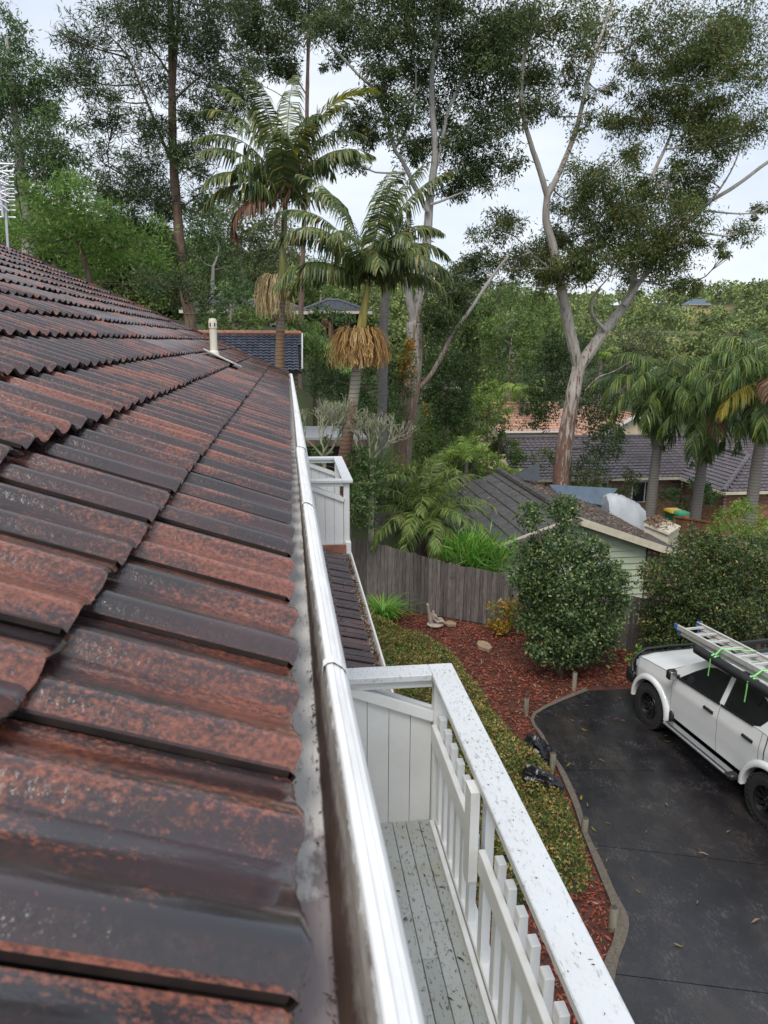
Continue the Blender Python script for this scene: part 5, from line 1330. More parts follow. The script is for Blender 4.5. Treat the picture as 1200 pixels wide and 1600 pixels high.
# bonnet, nose, screens, roof
mb = MB(); rows = []
for x in np.linspace(.70, -.33, 16):
    e = yb(x, 1.0); r = []
    for q in np.linspace(-1, 1, 15):
        z = zt(x)+.055*(1-abs(q)**2.6)*float(np.interp(x, [-.33, .6, .8], [1, .9, .5]))+.014*math.exp(-((abs(q)-.62)/.10)**2)
        r.append((x, e*q*.985, z+.004))
    rows.append(r)
mb.sheet(rows); bon = P_('bonnet', mb, M['paint_w'])
mb = MB(); mb.bar((.73, -.68, 1.045), (.73, .68, 1.045), .04, .06); P_('bonnet_protector', mb, M['black_p'], bon)
mb = MB(); rows = [[(x, q*y, z) for q in np.linspace(-1, 1, 9)] for x, y, z in ((.70, .74, 1.04), (.77, .72, .95), (.79, .72, .70), (.75, .74, .56))]; mb.sheet(rows); P_('grille_panel', mb, M['black_p'])
for s in (-1, 1):
    mb = MB(); mb.sheet([[(.765-.15*k, s*(.60+.23*k), z+.05*k) for k in (0, .5, 1)] for z in (.84, .96)]); P_('headlight', mb, M['lamp'])
    mb = MB(); mb.cbox((.90, s*.62, .66), (.05, .16, .07), .01); P_('indicator', mb, M['amber'])
bb = MB(); bb.cbox((.84, 0, .62), (.14, 1.70, .26), .04)
for s in (-1, 1): bb.cbox((.74, s*.80, .63), (.24, .18, .24), .04)
bull = P_('bull_bar', bb, M['black_p'])
mb = MB(); mb.tube([(.80, -.76, .74), (.83, -.70, .98), (.85, -.50, 1.08), (.86, 0, 1.09), (.85, .50, 1.08), (.83, .70, .98), (.80, .76, .74)], .032, 10)
for s in (-1, 1): mb.tube([(.87, s*.33, .72), (.87, s*.33, 1.08)], .03, 10); mb.tube([(.82, s*.72, .96), (.70, s*.86, .90), (.60, s*.90, .78)], .028, 10)
mb.tube([(.87, -.6, .90), (.88, .6, .90)], .024, 8); P_('hoop', mb, M['black_p'], bull)
def cab(x, t, q):                       # greenhouse: t from belt (0) to roof (1), q -1..1 across
    pass
yr = lambda z: .872-(z-1.24)*.36        # tumblehome of the glasshouse
for s in (-1, 1):
    mb = MB()                           # pillars and roof rail
    out = [(-.34, 1.215), (-.75, 1.50), (-1.06, 1.72), (-1.22, 1.775), (-2.45, 1.79), (-2.62, 1.76), (-2.72, 1.60), (-2.72, 1.30), (-1.72, 1.29), (-.60, 1.24)]
    mb.add([(x, s*yr(z), z) for x, z in out], [tuple(range(len(out)))]); P_('cab_side', mb, M['paint_w'], None, False)
    for pl, nm in (([(-.70, 1.265), (-.98, 1.50), (-1.18, 1.645), (-1.33, 1.70), (-1.66, 1.715), (-1.645, 1.305)], 'front'), ([(-1.79, 1.31), (-1.80, 1.72), (-2.36, 1.72), (-2.52, 1.66), (-2.60, 1.52), (-2.50, 1.37), (-2.40, 1.335)], 'rear')):
        cx = sum(p[0] for p in pl)/len(pl); cz = sum(p[1] for p in pl)/len(pl)
        mb = MB(); big = [(cx+(x-cx)*1.05, cz+(z-cz)*1.09) for x, z in pl]
        mb.add([(x, s*(yr(z)+.004), z) for x, z in big], [tuple(range(len(big)))]); fr_ = P_('window_frame', mb, M['black_p'], None, False)
        mb = MB(); mb.add([(x, s*(yr(z)+.008), z) for x, z in pl], [tuple(range(len(pl)))]); P_('side_glass', mb, M['glass'], fr_, False)
    mb = MB(); mb.bar((-.56, s*.885, 1.25), (-1.70, s*.878, 1.30), .02, .03); mb.bar((-1.74, s*.878, 1.302), (-2.42, s*.876, 1.335), .02, .03); P_('belt_trim', mb, M['black_p'])
    mb = MB(); mb.tube([(-.66, s*.86, 1.27), (-.68, s*.98, 1.30)], .03, 8)
    mb.cbox((-.69, s*1.03, 1.34), (.11, .16, .17), .045); mir = P_('mirror', mb, M['black_p'])
    mb = MB(); mb.cbox((-.748, s*1.03, 1.34), (.01, .12, .13), .004); P_('mirror_glass', mb, M['chrome'], mir)
    # side step
    mb = MB(); mb.cbox((-1.46, s*.985, .43), (1.66, .17, .05), .02); stp = P_('side_step', mb, M['black_p'])
    mb = MB(); mb.tube([(-.66, s*1.06, .445), (-2.20, s*1.06, .445)], .024, 10); mb.box((-1.44, s*.96, .4585), (1.5, .10, .006)); P_('step_trim', mb, M['chrome'], stp)
    mb = MB(); mb.cbox((-2.27, s*.98, .43), (.12, .16, .09), .03); P_('step_end', mb, M['black_p'], stp)
# windscreen, roof skin, back window
mb = MB(); rows = []
for k in range(7):
    t = k/6; x = -.36-.80*t; z = 1.225+.535*t; r = []
    for q in np.linspace(-1, 1, 9): r.append((x+.10*(1-q*q)*(1-t*.4), q*(yr(z)-.055), z+.012))
    rows.append(r)
mb.sheet(rows); P_('windscreen', mb, M['glass'])
mb = MB(); mb.sheet([[(-.30+.11*(1-q*q), q*.84, 1.222), (-.40+.11*(1-q*q), q*.83, 1.262)] for q in np.linspace(-1, 1, 11)]); P_('cowl', mb, M['black_p'])
mb = MB(); mb.cbox((-.33, .45, 1.30), (.02, .30, .17), .004); 
mb = MB(); rows = []
for x in np.linspace(-1.13, -2.62, 9):
    rows.append([(x, q*.695, 1.772+.035*(1-abs(q)**2.5)-(.05*((x+1.13)/.12+1) if x > -1.2 and False else 0)) for q in np.linspace(-1, 1, 11)])
mb.sheet(rows); P_('roof_skin', mb, M['paint_w'])
mb = MB(); mb.sheet([[(-2.63, q*.68, 1.77) for q in (-1, 0, 1)], [(-2.76, q*.80, 1.30) for q in (-1, 0, 1)]]); P_('rear_window', mb, M['glass'])
mb = MB(); mb.box((-3.42, 0, 1.28), (1.30, 1.64, .03)); P_('tub_cover', mb, M['awning'])
mb = MB(); mb.box((-4.06, 0, .93), (.04, 1.66, .72)); P_('tailgate', mb, M['paint_w'])
mb = MB(); mb.cbox((-4.16, 0, .55), (.16, 1.7, .14), .03); P_('rear_bumper', mb, M['black_p'])
for s in (-1, 1):
    mb = MB(); mb.cbox((-4.075, s*.82, 1.02), (.05, .10, .34), .01); P_('tail_light', mb, M['red_lens'])
mb = MB(); mb.box((-1.5, 0, .48), (4.5, 1.5, .10)); P_('chassis', mb, M['black_p'])
# rack and awning
mb = MB()
for x in (-1.25, -1.9, -2.5): mb.bar((x, -.72, 1.88), (x, .80, 1.88), .06, .045)
for s in (-1, 1):
    for x in (-1.25, -2.5): mb.box((x, s*.64, 1.84), (.06, .05, .07))
rack = P_('roof_rack', mb, M['black_p'])
mb = MB(); mb.tube([(-.98, .84, 1.90), (-1.0, .84, 1.90), (-3.1, .80, 1.905), (-3.12, .80, 1.905)], [.045, .075, .075, .05], 14); aw = P_('awning_bag', mb, M['awning'])
mb = MB(); mb.bar((-1.0, .745, 1.86), (-3.1, .70, 1.865), .015, .02); P_('awning_rail', mb, M['chrome'], aw)
mb = MB(); mb.cbox((-1.02, -.1, 1.93), (.05, .9, .07), .015); P_('light_bar', mb, M['black_p'], rack)
UM = ute.matrix_basis if False else Matrix.Translation((7.154, 11.33, 0)) @ Matrix.Rotation(math.atan2(.994, -.106), 4, 'Z')
# ladder lying on the rack
def UW(x, y, z): return UM @ Vector((x, y, z))
ld = bpy.data.objects.new('ladder', None); COL.objects.link(ld); ld.matrix_world = UM; tag(ld, 'aluminium extension ladder with blue end caps strapped on the ute roof rack', 'ladder')
def LL(s, q, z): return (-.36-s, .585+q-.075*s, z)     # s along from the front, q across
for sec, (z0, q0, s0, s1) in enumerate(((1.965, .19, .07, 3.7), (2.045, .215, 0.0, 3.6))):
    for q in (-q0, q0):
        mb = MB(); mb.bar(LL(s0, q, z0), LL(s1, q, z0), .022, .075)
        sg = 1 if q < 0 else -1
        mb.bar(LL(s0, q+sg*.012, z0+.033), LL(s1, q+sg*.012, z0+.033), .030, .010); mb.bar(LL(s0, q+sg*.012, z0-.033), LL(s1, q+sg*.012, z0-.033), .030, .010)
        stile = mb.build('stile', M['metal'], ld, False, True)
        mb = MB(); mb.bar(LL(s0-.02, q, z0), LL(s0+.05, q, z0), .034, .085); mb.build('end_cap', M['blue_cap'], stile, False, True)
    for k in range(12):
        s = s0+.16+k*.29
        mb = MB(); a, b = LL(s, -q0, z0), LL(s, q0, z0); mb.bar(a, b, .038, .030); mb.build('rung', M['rung'], ld, False, True)
for k, (x, lab) in enumerate(((-1.42, 'lime green strap nearer the windscreen tying the ladder to the awning bag'), (-2.22, 'lime green strap over the rear door tying the ladder down'))):
    sp_ = bpy.data.objects.new('tie_strap', None); COL.objects.link(sp_); sp_.matrix_world = UM; tag(sp_, lab, 'strap', 'green ladder straps')
    yc = .84-.02*(k+1)
    mb = MB()
    for dx in (-.035, .03):
        n = 14; ring = [(x+dx, yc+.081*math.cos(a), 1.90+.083*math.sin(a)) for a in np.linspace(0, 2*math.pi, n)]
        mb.sheet([[(p[0]-.017, p[1], p[2]) for p in ring], [(p[0]+.017, p[1], p[2]) for p in ring]])
    mb.build('loop', M['strap'], sp_, False, True)
    mb = MB(); mb.sheet([[(x-.015, yc+.088, 1.93), (x+.012, yc+.089, 1.93)], [(x-.02, yc+.094, 1.80), (x+.008, yc+.093, 1.80)], [(x-.012, yc+.096, 1.64-.04*k), (x+.016, yc+.096, 1.64-.04*k)]]); mb.build('tail', M['strap'], sp_, False, True)
    qn = LL(-.36-x-.0, .215, 0)[1]; qf = LL(-.36-x, -.215, 0)[1]
    path = [(x, yc+.01, 1.985), (x-.02, qn+.03, 2.086), (x-.10, (qn+qf)/2, 2.090), (x-.22, qf-.02, 2.088), (x-.25, qf-.04, 1.93), (x-.25, qf-.25, 1.91)]
    mb = MB(); mb.sheet([[(p[0]-.017, p[1], p[2]) for p in path], [(p[0]+.017, p[1], p[2]) for p in path]]); mb.build('band', M['strap'], sp_, False, True)
# ================================================================ TREES AND PLANTS
def catmull(P, n=5):
    P = [np.array(p, float) for p in P]; out = []
    for i in range(len(P)-1):
        p0, p1, p2, p3 = P[max(i-1, 0)], P[i], P[i+1], P[min(i+2, len(P)-1)]
        for k in range(n):
            t = k/n; out.append(.5*((2*p1)+(p2-p0)*t+(2*p0-5*p1+4*p2-p3)*t*t+(3*p1-p0-3*p2+p3)*t**3))
    return out+[P[-1]]
def limb_pts(pxs, Y, dY=0.0, n=5):
    k = len(pxs); P = [PY(a, b, Y+dY*i/max(1, k-1)) for i, (a, b) in enumerate(pxs)]
    return catmull(P, n)
def knobbly(pts, r0, r1, rgen, amp=.05, pw=1.0):
    n = len(pts); rad = [r0+(r1-r0)*(i/(n-1))**pw for i in range(n)]
    return [p+rgen.normal(0, amp*rad[i], 3) for i, p in enumerate(pts)], [r*(1+rgen.normal(0, amp)) for r in rad]
def ell_px(cl, Y, rgen, depth=1.0):
    out = []
    for c in cl:
        px, py, rx, ry = c[:4]; mp_ = MPP(Y); dy = c[4] if len(c) > 4 else rgen.uniform(-1, 1)*depth
        p = PY(px, py, Y+dy); out.append((p[0], p[1], p[2], rx*mp_, (rx+ry)*.5*mp_, ry*mp_))
    return np.array(out)
def foliage(E_, cov, Lf, Wf, rgen, droop=0.0, sub=.16, per=26, shell=.30, flat=1.0, pw=.6, up=0.0):
    """leaves in sprays through the volume of the ellipsoids E_"""
    area = np.pi*E_[:, 3]*E_[:, 5]; n = int(cov*area.sum()/(.3*Lf*Wf)); ns = max(1, n//per)
    k = rgen.choice(len(E_), ns, p=area/area.sum())
    d = rgen.normal(size=(ns, 3)); d /= np.linalg.norm(d, axis=1, keepdims=True)
    rad = (shell+(1-shell)*rgen.random(ns)**pw)[:, None]
    rad *= 1+.16*np.sin(d[:, :1]*5+k[:, None]*1.7)+.12*np.sin(d[:, 2:]*9+k[:, None])
    sc = E_[k, :3]+d*rad*E_[k, 3:6]
    sr = sub*np.sqrt(E_[k, 3]*E_[k, 5])
    sr = np.clip(sr, Lf*.7, None)*rgen.uniform(.6, 1.4, ns)
    q = np.repeat(np.arange(ns), per); m_ = len(q)
    off = np.clip(rgen.normal(size=(m_, 3)), -1.7, 1.7)*(.55+.45*rgen.random((m_, 1)))*sr[q][:, None]*np.array([1, 1, .75*flat])
    C_ = sc[q]+off
    D = rgen.normal(size=(m_, 3))*.8+off/np.maximum(np.linalg.norm(off, axis=1, keepdims=True), 1e-6)*.6
    D[:, 2] += up-droop
    s = rgen.uniform(.65, 1.3, m_)
    V_, F_ = leaf_arrays(C_, D, Lf*s, Wf*s*rgen.uniform(.8, 1.2, m_), rgen, -.04*droop)
    return V_, F_, sc
def branches(mb, E_, skel, rgen, r=.03, wig=.10, twigs=None, ntw=0):
    skel = np.array(skel)
    for c in E_:
        ctr = c[:3]; dd = np.linalg.norm(skel-ctr, axis=1)+np.where(skel[:, 2] > ctr[2]+.3*c[5], 2.5, 0)
        a = skel[np.argmin(dd)]; ln = np.linalg.norm(ctr-a)
        if ln < .12: continue
        mid = (a+ctr)/2+rgen.normal(0, wig*ln, 3)*np.array([1, 1, .5])+np.array([0, 0, -.05*ln])
        pts = catmull([a, mid, ctr], 3); mb.tube(pts, list(np.linspace(r*min(1.6, .5+ln*.25), r*.35, len(pts))), 5, False)
        for _ in range(ntw):
            d = rgen.normal(size=3); d /= np.linalg.norm(d); d[2] = abs(d[2])*.6
            e = ctr+d*c[3:6]*.85; s = catmull([pts[-3], (pts[-2]+e)/2+rgen.normal(0, .05*ln, 3), e], 2)
            mb.tube(s, list(np.linspace(r*.45, r*.12, len(s))), 4, False)
PH = math.pi
def plant(name, label, cat, Y, cl, mat, L_, W_, cov=1.0, group=None, trunk=None, tmat=None, rad=(.12, .05), limbs=(), droop=0.0, depth=1.0, sub=.16, per=26, shell=.3, seed=0, ntw=3, br=.03, extra=None, zbase=None, up=0.0, pw=.6, extra_n=0, flat=1.0):
    """tree or shrub: trunk polyline and limbs in photograph pixels at distance Y, crown as ellipsoids in pixels"""
    rgen = np.random.default_rng(seed+17)
    E_ = ell_px(cl, Y, rgen, depth)
    if trunk: tp_ = limb_pts(trunk, Y); b = tp_[0]
    else:
        c = E_[:, :3].mean(0); b = np.array([c[0], c[1], 0])
    zg = tz(b[0], b[1]) if zbase is None else zbase
    if trunk:
        if zg < b[2]-.1: tp_ = [np.array([b[0]+(b[0]-tp_[3][0])*.25, b[1], zg-.2])]+list(tp_)
    else:
        zc = E_[:, 2].min(); top_ = E_[:, :3].mean(0); 
        tp_ = catmull([np.array([b[0], b[1], zg-.1]), np.array([b[0]+rgen.normal(0, .1), b[1], (zg+top_[2])/2]), top_], 4)
    base = np.array([tp_[0][0], tp_[0][1], zg])
    root = empty(name, base, label, cat, group)
    mb = MB(); sk = list(tp_)
    pts, rd = knobbly(tp_, rad[0], rad[1], rgen, .03); rd[0] *= 1.25; mb.tube(pts, rd, 14 if rad[0] > .15 else 8)
    for lm in limbs:
        pl = limb_pts(lm[0], Y, lm[3] if len(lm) > 3 else rgen.uniform(-.8, .8)); p2, r2 = knobbly(pl, lm[1], lm[2], rgen, .03); ml = MB(); ml.tube(p2, r2, 9); ml.build('limb', tmat or M['twig'], root, True); sk += list(pl)
    tr = mb.build('trunk', tmat or M['twig'], root, True)
    mb = MB(); branches(mb, E_, sk, rgen, br, ntw=ntw)
    if mb.v: mb.build('branches', M['twig'] if (tmat is None or br < .035) else tmat, root, True)['kind'] = 'stuff'
    V_, F_, sc = foliage(E_, cov, L_, W_, rgen, droop, sub, per, shell, flat, pw, up)
    link('crown', mesh_np('crown', V_-base, F_, mat), root)
    return root, E_, sc

# ---- tall red-barked gum on the right
G2 = [(812,165,40,30),(848,172,36,28),(915,190,34,24),(868,30,60,42),(930,45,50,42),(812,60,34,40),(835,115,36,32),(900,105,26,36),(905,150,22,22),
 (1000,62,46,30),(1062,40,60,42),(1102,82,60,48),(1150,50,60,60),(1012,108,46,28),(1082,112,58,36),(1165,110,46,40),(990,188,46,28),(1050,160,48,32),(1082,200,58,38),(1022,152,44,26),(1124,222,48,34),(1165,190,44,38),(955,140,24,18),
 (932,272,48,36),(890,312,38,36),(962,322,58,38),(1004,285,30,22),(1052,292,48,36),(1082,312,34,38),(1022,352,58,38),(950,372,58,36),(880,372,38,36),(1042,402,58,32),(1000,432,54,24),(900,424,46,24),(832,402,46,34),(852,434,36,32),(772,362,46,32),(790,338,28,18),(1150,362,34,28),(1092,378,28,24),(1070,440,34,18),(1128,400,22,16),(760,395,30,20),(1196,330,20,16),(985,330,50,40),(925,345,40,34),(1010,395,50,34),(960,410,50,28),(1060,350,46,38),(915,400,36,28),(1085,270,40,32),(990,240,36,22),(1112,160,50,38),(870,425,44,30),(800,418,38,26),(845,390,40,28)]
plant('gum_tree', 'tall gum with red-brown peeling forked trunk and wide open crown, behind the garage', 'tree', 29, G2, M['lf_gum2'], .15, .043, 1.5, 'tall gum trees', [(876, 756), (881, 705), (890, 650), (898, 605), (905, 572)], M['gum_b'], (.36, .26),
 [([(905, 575), (893, 530), (882, 475), (873, 430), (864, 385), (853, 345), (855, 307)], .24, .13, -.6), ([(855, 307), (842, 262), (830, 227), (815, 165), (818, 95), (833, 33), (840, -40)], .12, .04, -.6), ([(855, 307), (877, 263), (900, 203), (913, 150), (927, 90), (945, 40), (965, -20)], .12, .04, .6),
  ([(905, 575), (925, 545), (945, 516), (966, 490), (985, 462), (990, 436), (987, 400)], .25, .12, .8), ([(987, 400), (1000, 345), (1007, 310), (1025, 262), (1047, 213), (1062, 150), (1085, 80)], .11, .03, .8), ([(988, 430), (960, 397), (940, 368), (923, 347), (897, 320)], .07, .03, -.8),
  ([(975, 478), (1015, 420), (1055, 368), (1103, 320), (1150, 290), (1200, 253), (1230, 235)], .10, .06, .9), ([(1103, 320), (1125, 295), (1150, 250), (1165, 190)], .05, .02, .9), ([(945, 516), (925, 490), (928, 465), (938, 448)], .08, .04, -1), ([(990, 436), (1020, 440), (1045, 428), (1075, 440)], .05, .02, .5), ([(915, 610), (935, 590), (960, 580), (985, 565)], .04, .02, -1.2), ([(873, 430), (835, 400), (805, 370), (775, 360)], .04, .015, -.5)],
 droop=.55, depth=1.6, sub=.27, per=110, shell=.15, seed=1, ntw=5, br=.042)
# ---- pale grey gum in the middle
G1 = [(540,32,42,34),(592,58,48,42),(640,48,42,40),(500,40,30,30),(612,130,34,28),(660,112,40,38),(702,72,48,48),(742,92,42,40),(622,188,44,34),(682,172,48,38),(742,152,42,40),(782,118,36,46),(560,190,30,28),(572,222,34,22),(652,240,48,28),(722,222,40,38),(762,212,46,46),(790,252,30,34),(742,272,40,28),(702,292,36,26),(772,62,42,46),(800,28,44,34),(690,8,56,36),(622,0,46,28),(590,150,20,16),(535,95,26,20),
 (700,460,38,42),(720,432,44,24),(690,500,34,30),(745,415,34,18),(725,470,24,26),(560,255,24,16),(690,-30,80,30),(600,-40,60,30)]
plant('gum_tree', 'tall gum with smooth pale grey trunk forked above the orange palm fruit', 'tree', 27.5, G1, M['lf_gum'], .15, .043, 1.8, 'tall gum trees', [(628, 712), (632, 670), (638, 630), (645, 585), (648, 540), (648, 505)], M['gum_a'], (.36, .30),
 [([(648, 510), (640, 470), (634, 440), (622, 412), (617, 372)], .17, .09, -.5), ([(640, 470), (636, 430), (634, 390), (640, 330)], .12, .08, .3), ([(648, 508), (654, 470), (661, 430), (666, 390), (669, 345), (672, 305)], .21, .15, .3), ([(672, 305), (680, 240), (676, 180), (675, 110), (684, 50), (690, -30)], .14, .05, .2),
  ([(668, 330), (645, 285), (628, 250), (617, 233), (600, 175), (587, 143), (560, 117), (530, 85), (500, 57)], .09, .03, -.7), ([(676, 280), (690, 225), (700, 175), (720, 130), (735, 80), (755, 40)], .08, .03, .8), ([(643, 614), (667, 594), (693, 551), (707, 521), (733, 487), (770, 431), (795, 400)], .095, .05, -1.2), ([(672, 320), (700, 310), (740, 290), (770, 250)], .05, .02, .6), ([(690, 225), (730, 200), (770, 150), (785, 100)], .05, .02, 1.0), ([(617, 233), (640, 190), (650, 130), (645, 60)], .05, .02, -.6)],
 droop=.55, depth=1.5, sub=.27, per=110, shell=.15, seed=2, ntw=5, br=.042)
# ---- casuarina beyond the roof
CS_ = [(130,60,38,30),(190,28,56,34),(255,42,66,46),(330,58,48,46),(366,122,36,46),(120,108,28,22),(160,142,42,28),(230,112,52,42),(310,112,48,54),(350,172,36,36),(178,192,36,26),(232,205,28,34),(300,185,36,36),(95,50,20,14),(280,-40,90,50),(345,10,46,30),
 (225,262,60,32),(160,250,36,26),(290,238,36,22),(320,262,30,22),(200,305,54,32),(262,318,40,34),(150,300,34,24),(310,310,24,20),(240,360,44,30),(185,350,38,24),(262,400,34,30)]
plant('casuarina_tree', 'tall feathery casuarina with slim brown trunk rising beyond the red roof', 'tree', 24, CS_, M['lf_oak'], .20, .026, 1.35, None, [(300, 518), (291, 455), (282, 390), (277, 330), (271, 250), (269, 170), (268, 90), (266, 0), (264, -60)], M['oak_bark'], (.19, .07),
 [([(279, 350), (250, 322), (215, 290), (170, 255)], .04, .012), ([(271, 260), (252, 215), (230, 160), (200, 90), (165, 50)], .055, .015), ([(285, 325), (300, 312), (330, 290)], .03, .01), ([(284, 400), (262, 385), (230, 378)], .03, .01), ([(269, 160), (300, 130), (340, 100), (365, 90)], .04, .012), ([(268, 120), (240, 80), (200, 30)], .04, .012), ([(287, 430), (255, 425), (225, 420)], .025, .008), ([(272, 130), (276, 60), (282, -20)], .06, .03)],
 droop=.15, depth=1.2, sub=.25, per=80, shell=.12, seed=3, ntw=6, br=.028, up=.25)
# ---- gum at the left edge, wattle below it
plant('gum_tree', 'dark gum at the left edge of the view above the bright wattle', 'tree', 34, [(8,60,38,36),(42,112,46,36),(18,170,56,54),(78,212,46,44),(62,152,36,28),(92,268,46,40),(40,262,56,44),(0,110,30,40)], M['lf_dark'], .20, .050, 1.5, 'tall gum trees', [(45, 420), (40, 330), (30, 240), (20, 150), (10, 60)], M['gum_c'], (.26, .06), [([(38, 300), (75, 250), (100, 220)], .08, .03)], droop=.45, depth=1.6, sub=.23, per=70, seed=4, br=.04)
plant('wattle_tree', 'bright green feathery wattle just beyond the red roof at left', 'tree', 20, [(92,332,56,44),(152,352,46,44),(60,372,40,36),(202,385,60,44),(112,292,28,26),(22,350,36,40),(255,432,44,34),(150,410,60,34),(40,300,24,20)], M['lf_bright'], .16, .03, 1.15, None, [(150, 520), (140, 440), (120, 370), (105, 310)], M['oak_bark'], (.10, .03), [], droop=.25, depth=1.0, sub=.2, per=30, seed=5, shell=.2, up=.2)
plant('wattle_tree', 'darker feathery wattle leaning over the roof between the bright one and the casuarina', 'tree', 19, [(305,450,34,34),(262,452,36,30),(330,480,26,22),(225,440,30,20)], M['lf_oak'], .15, .03, 1.0, None, [(300, 540), (290, 490), (280, 450)], M['oak_bark'], (.07, .03), [], depth=.8, per=30, seed=6, up=.2)
plant('gum_tree', 'slim gum behind the tall palm with dark upright stem to the top of view', 'tree', 52, [(428,38,46,36),(388,28,36,36),(415,85,40,30),(470,28,40,28),(520,12,40,26),(450,110,26,20),(395,62,30,22),(440,-20,70,30)], M['lf_gum'], .24, .07, 1.7, 'tall gum trees', [(470, 500), (474, 380), (478, 260), (480, 150), (482, 60), (483, -20)], M['oak_bark'], (.19, .08), [([(480, 150), (455, 110), (430, 70)], .05, .02), ([(478, 190), (440, 150), (400, 130)], .04, .015)], droop=.5, depth=1.4, sub=.23, per=60, seed=7, br=.04)
plant('gum_tree', 'pale grey slender trunk with short crown hidden behind the orange-fruited palm', 'tree', 22, [(612,405,26,26),(590,390,22,20),(640,385,22,22),(620,345,30,24)], M['lf_gum'], .15, .04, .8, 'tall gum trees', [(590, 850), (592, 780), (595, 700), (598, 600), (600, 500), (603, 455), (606, 420), (612, 385)], M['grey_bark'], (.185, .09), [([(603, 452), (612, 430), (618, 400), (622, 360)], .06, .03)], droop=.4, depth=.6, seed=8)
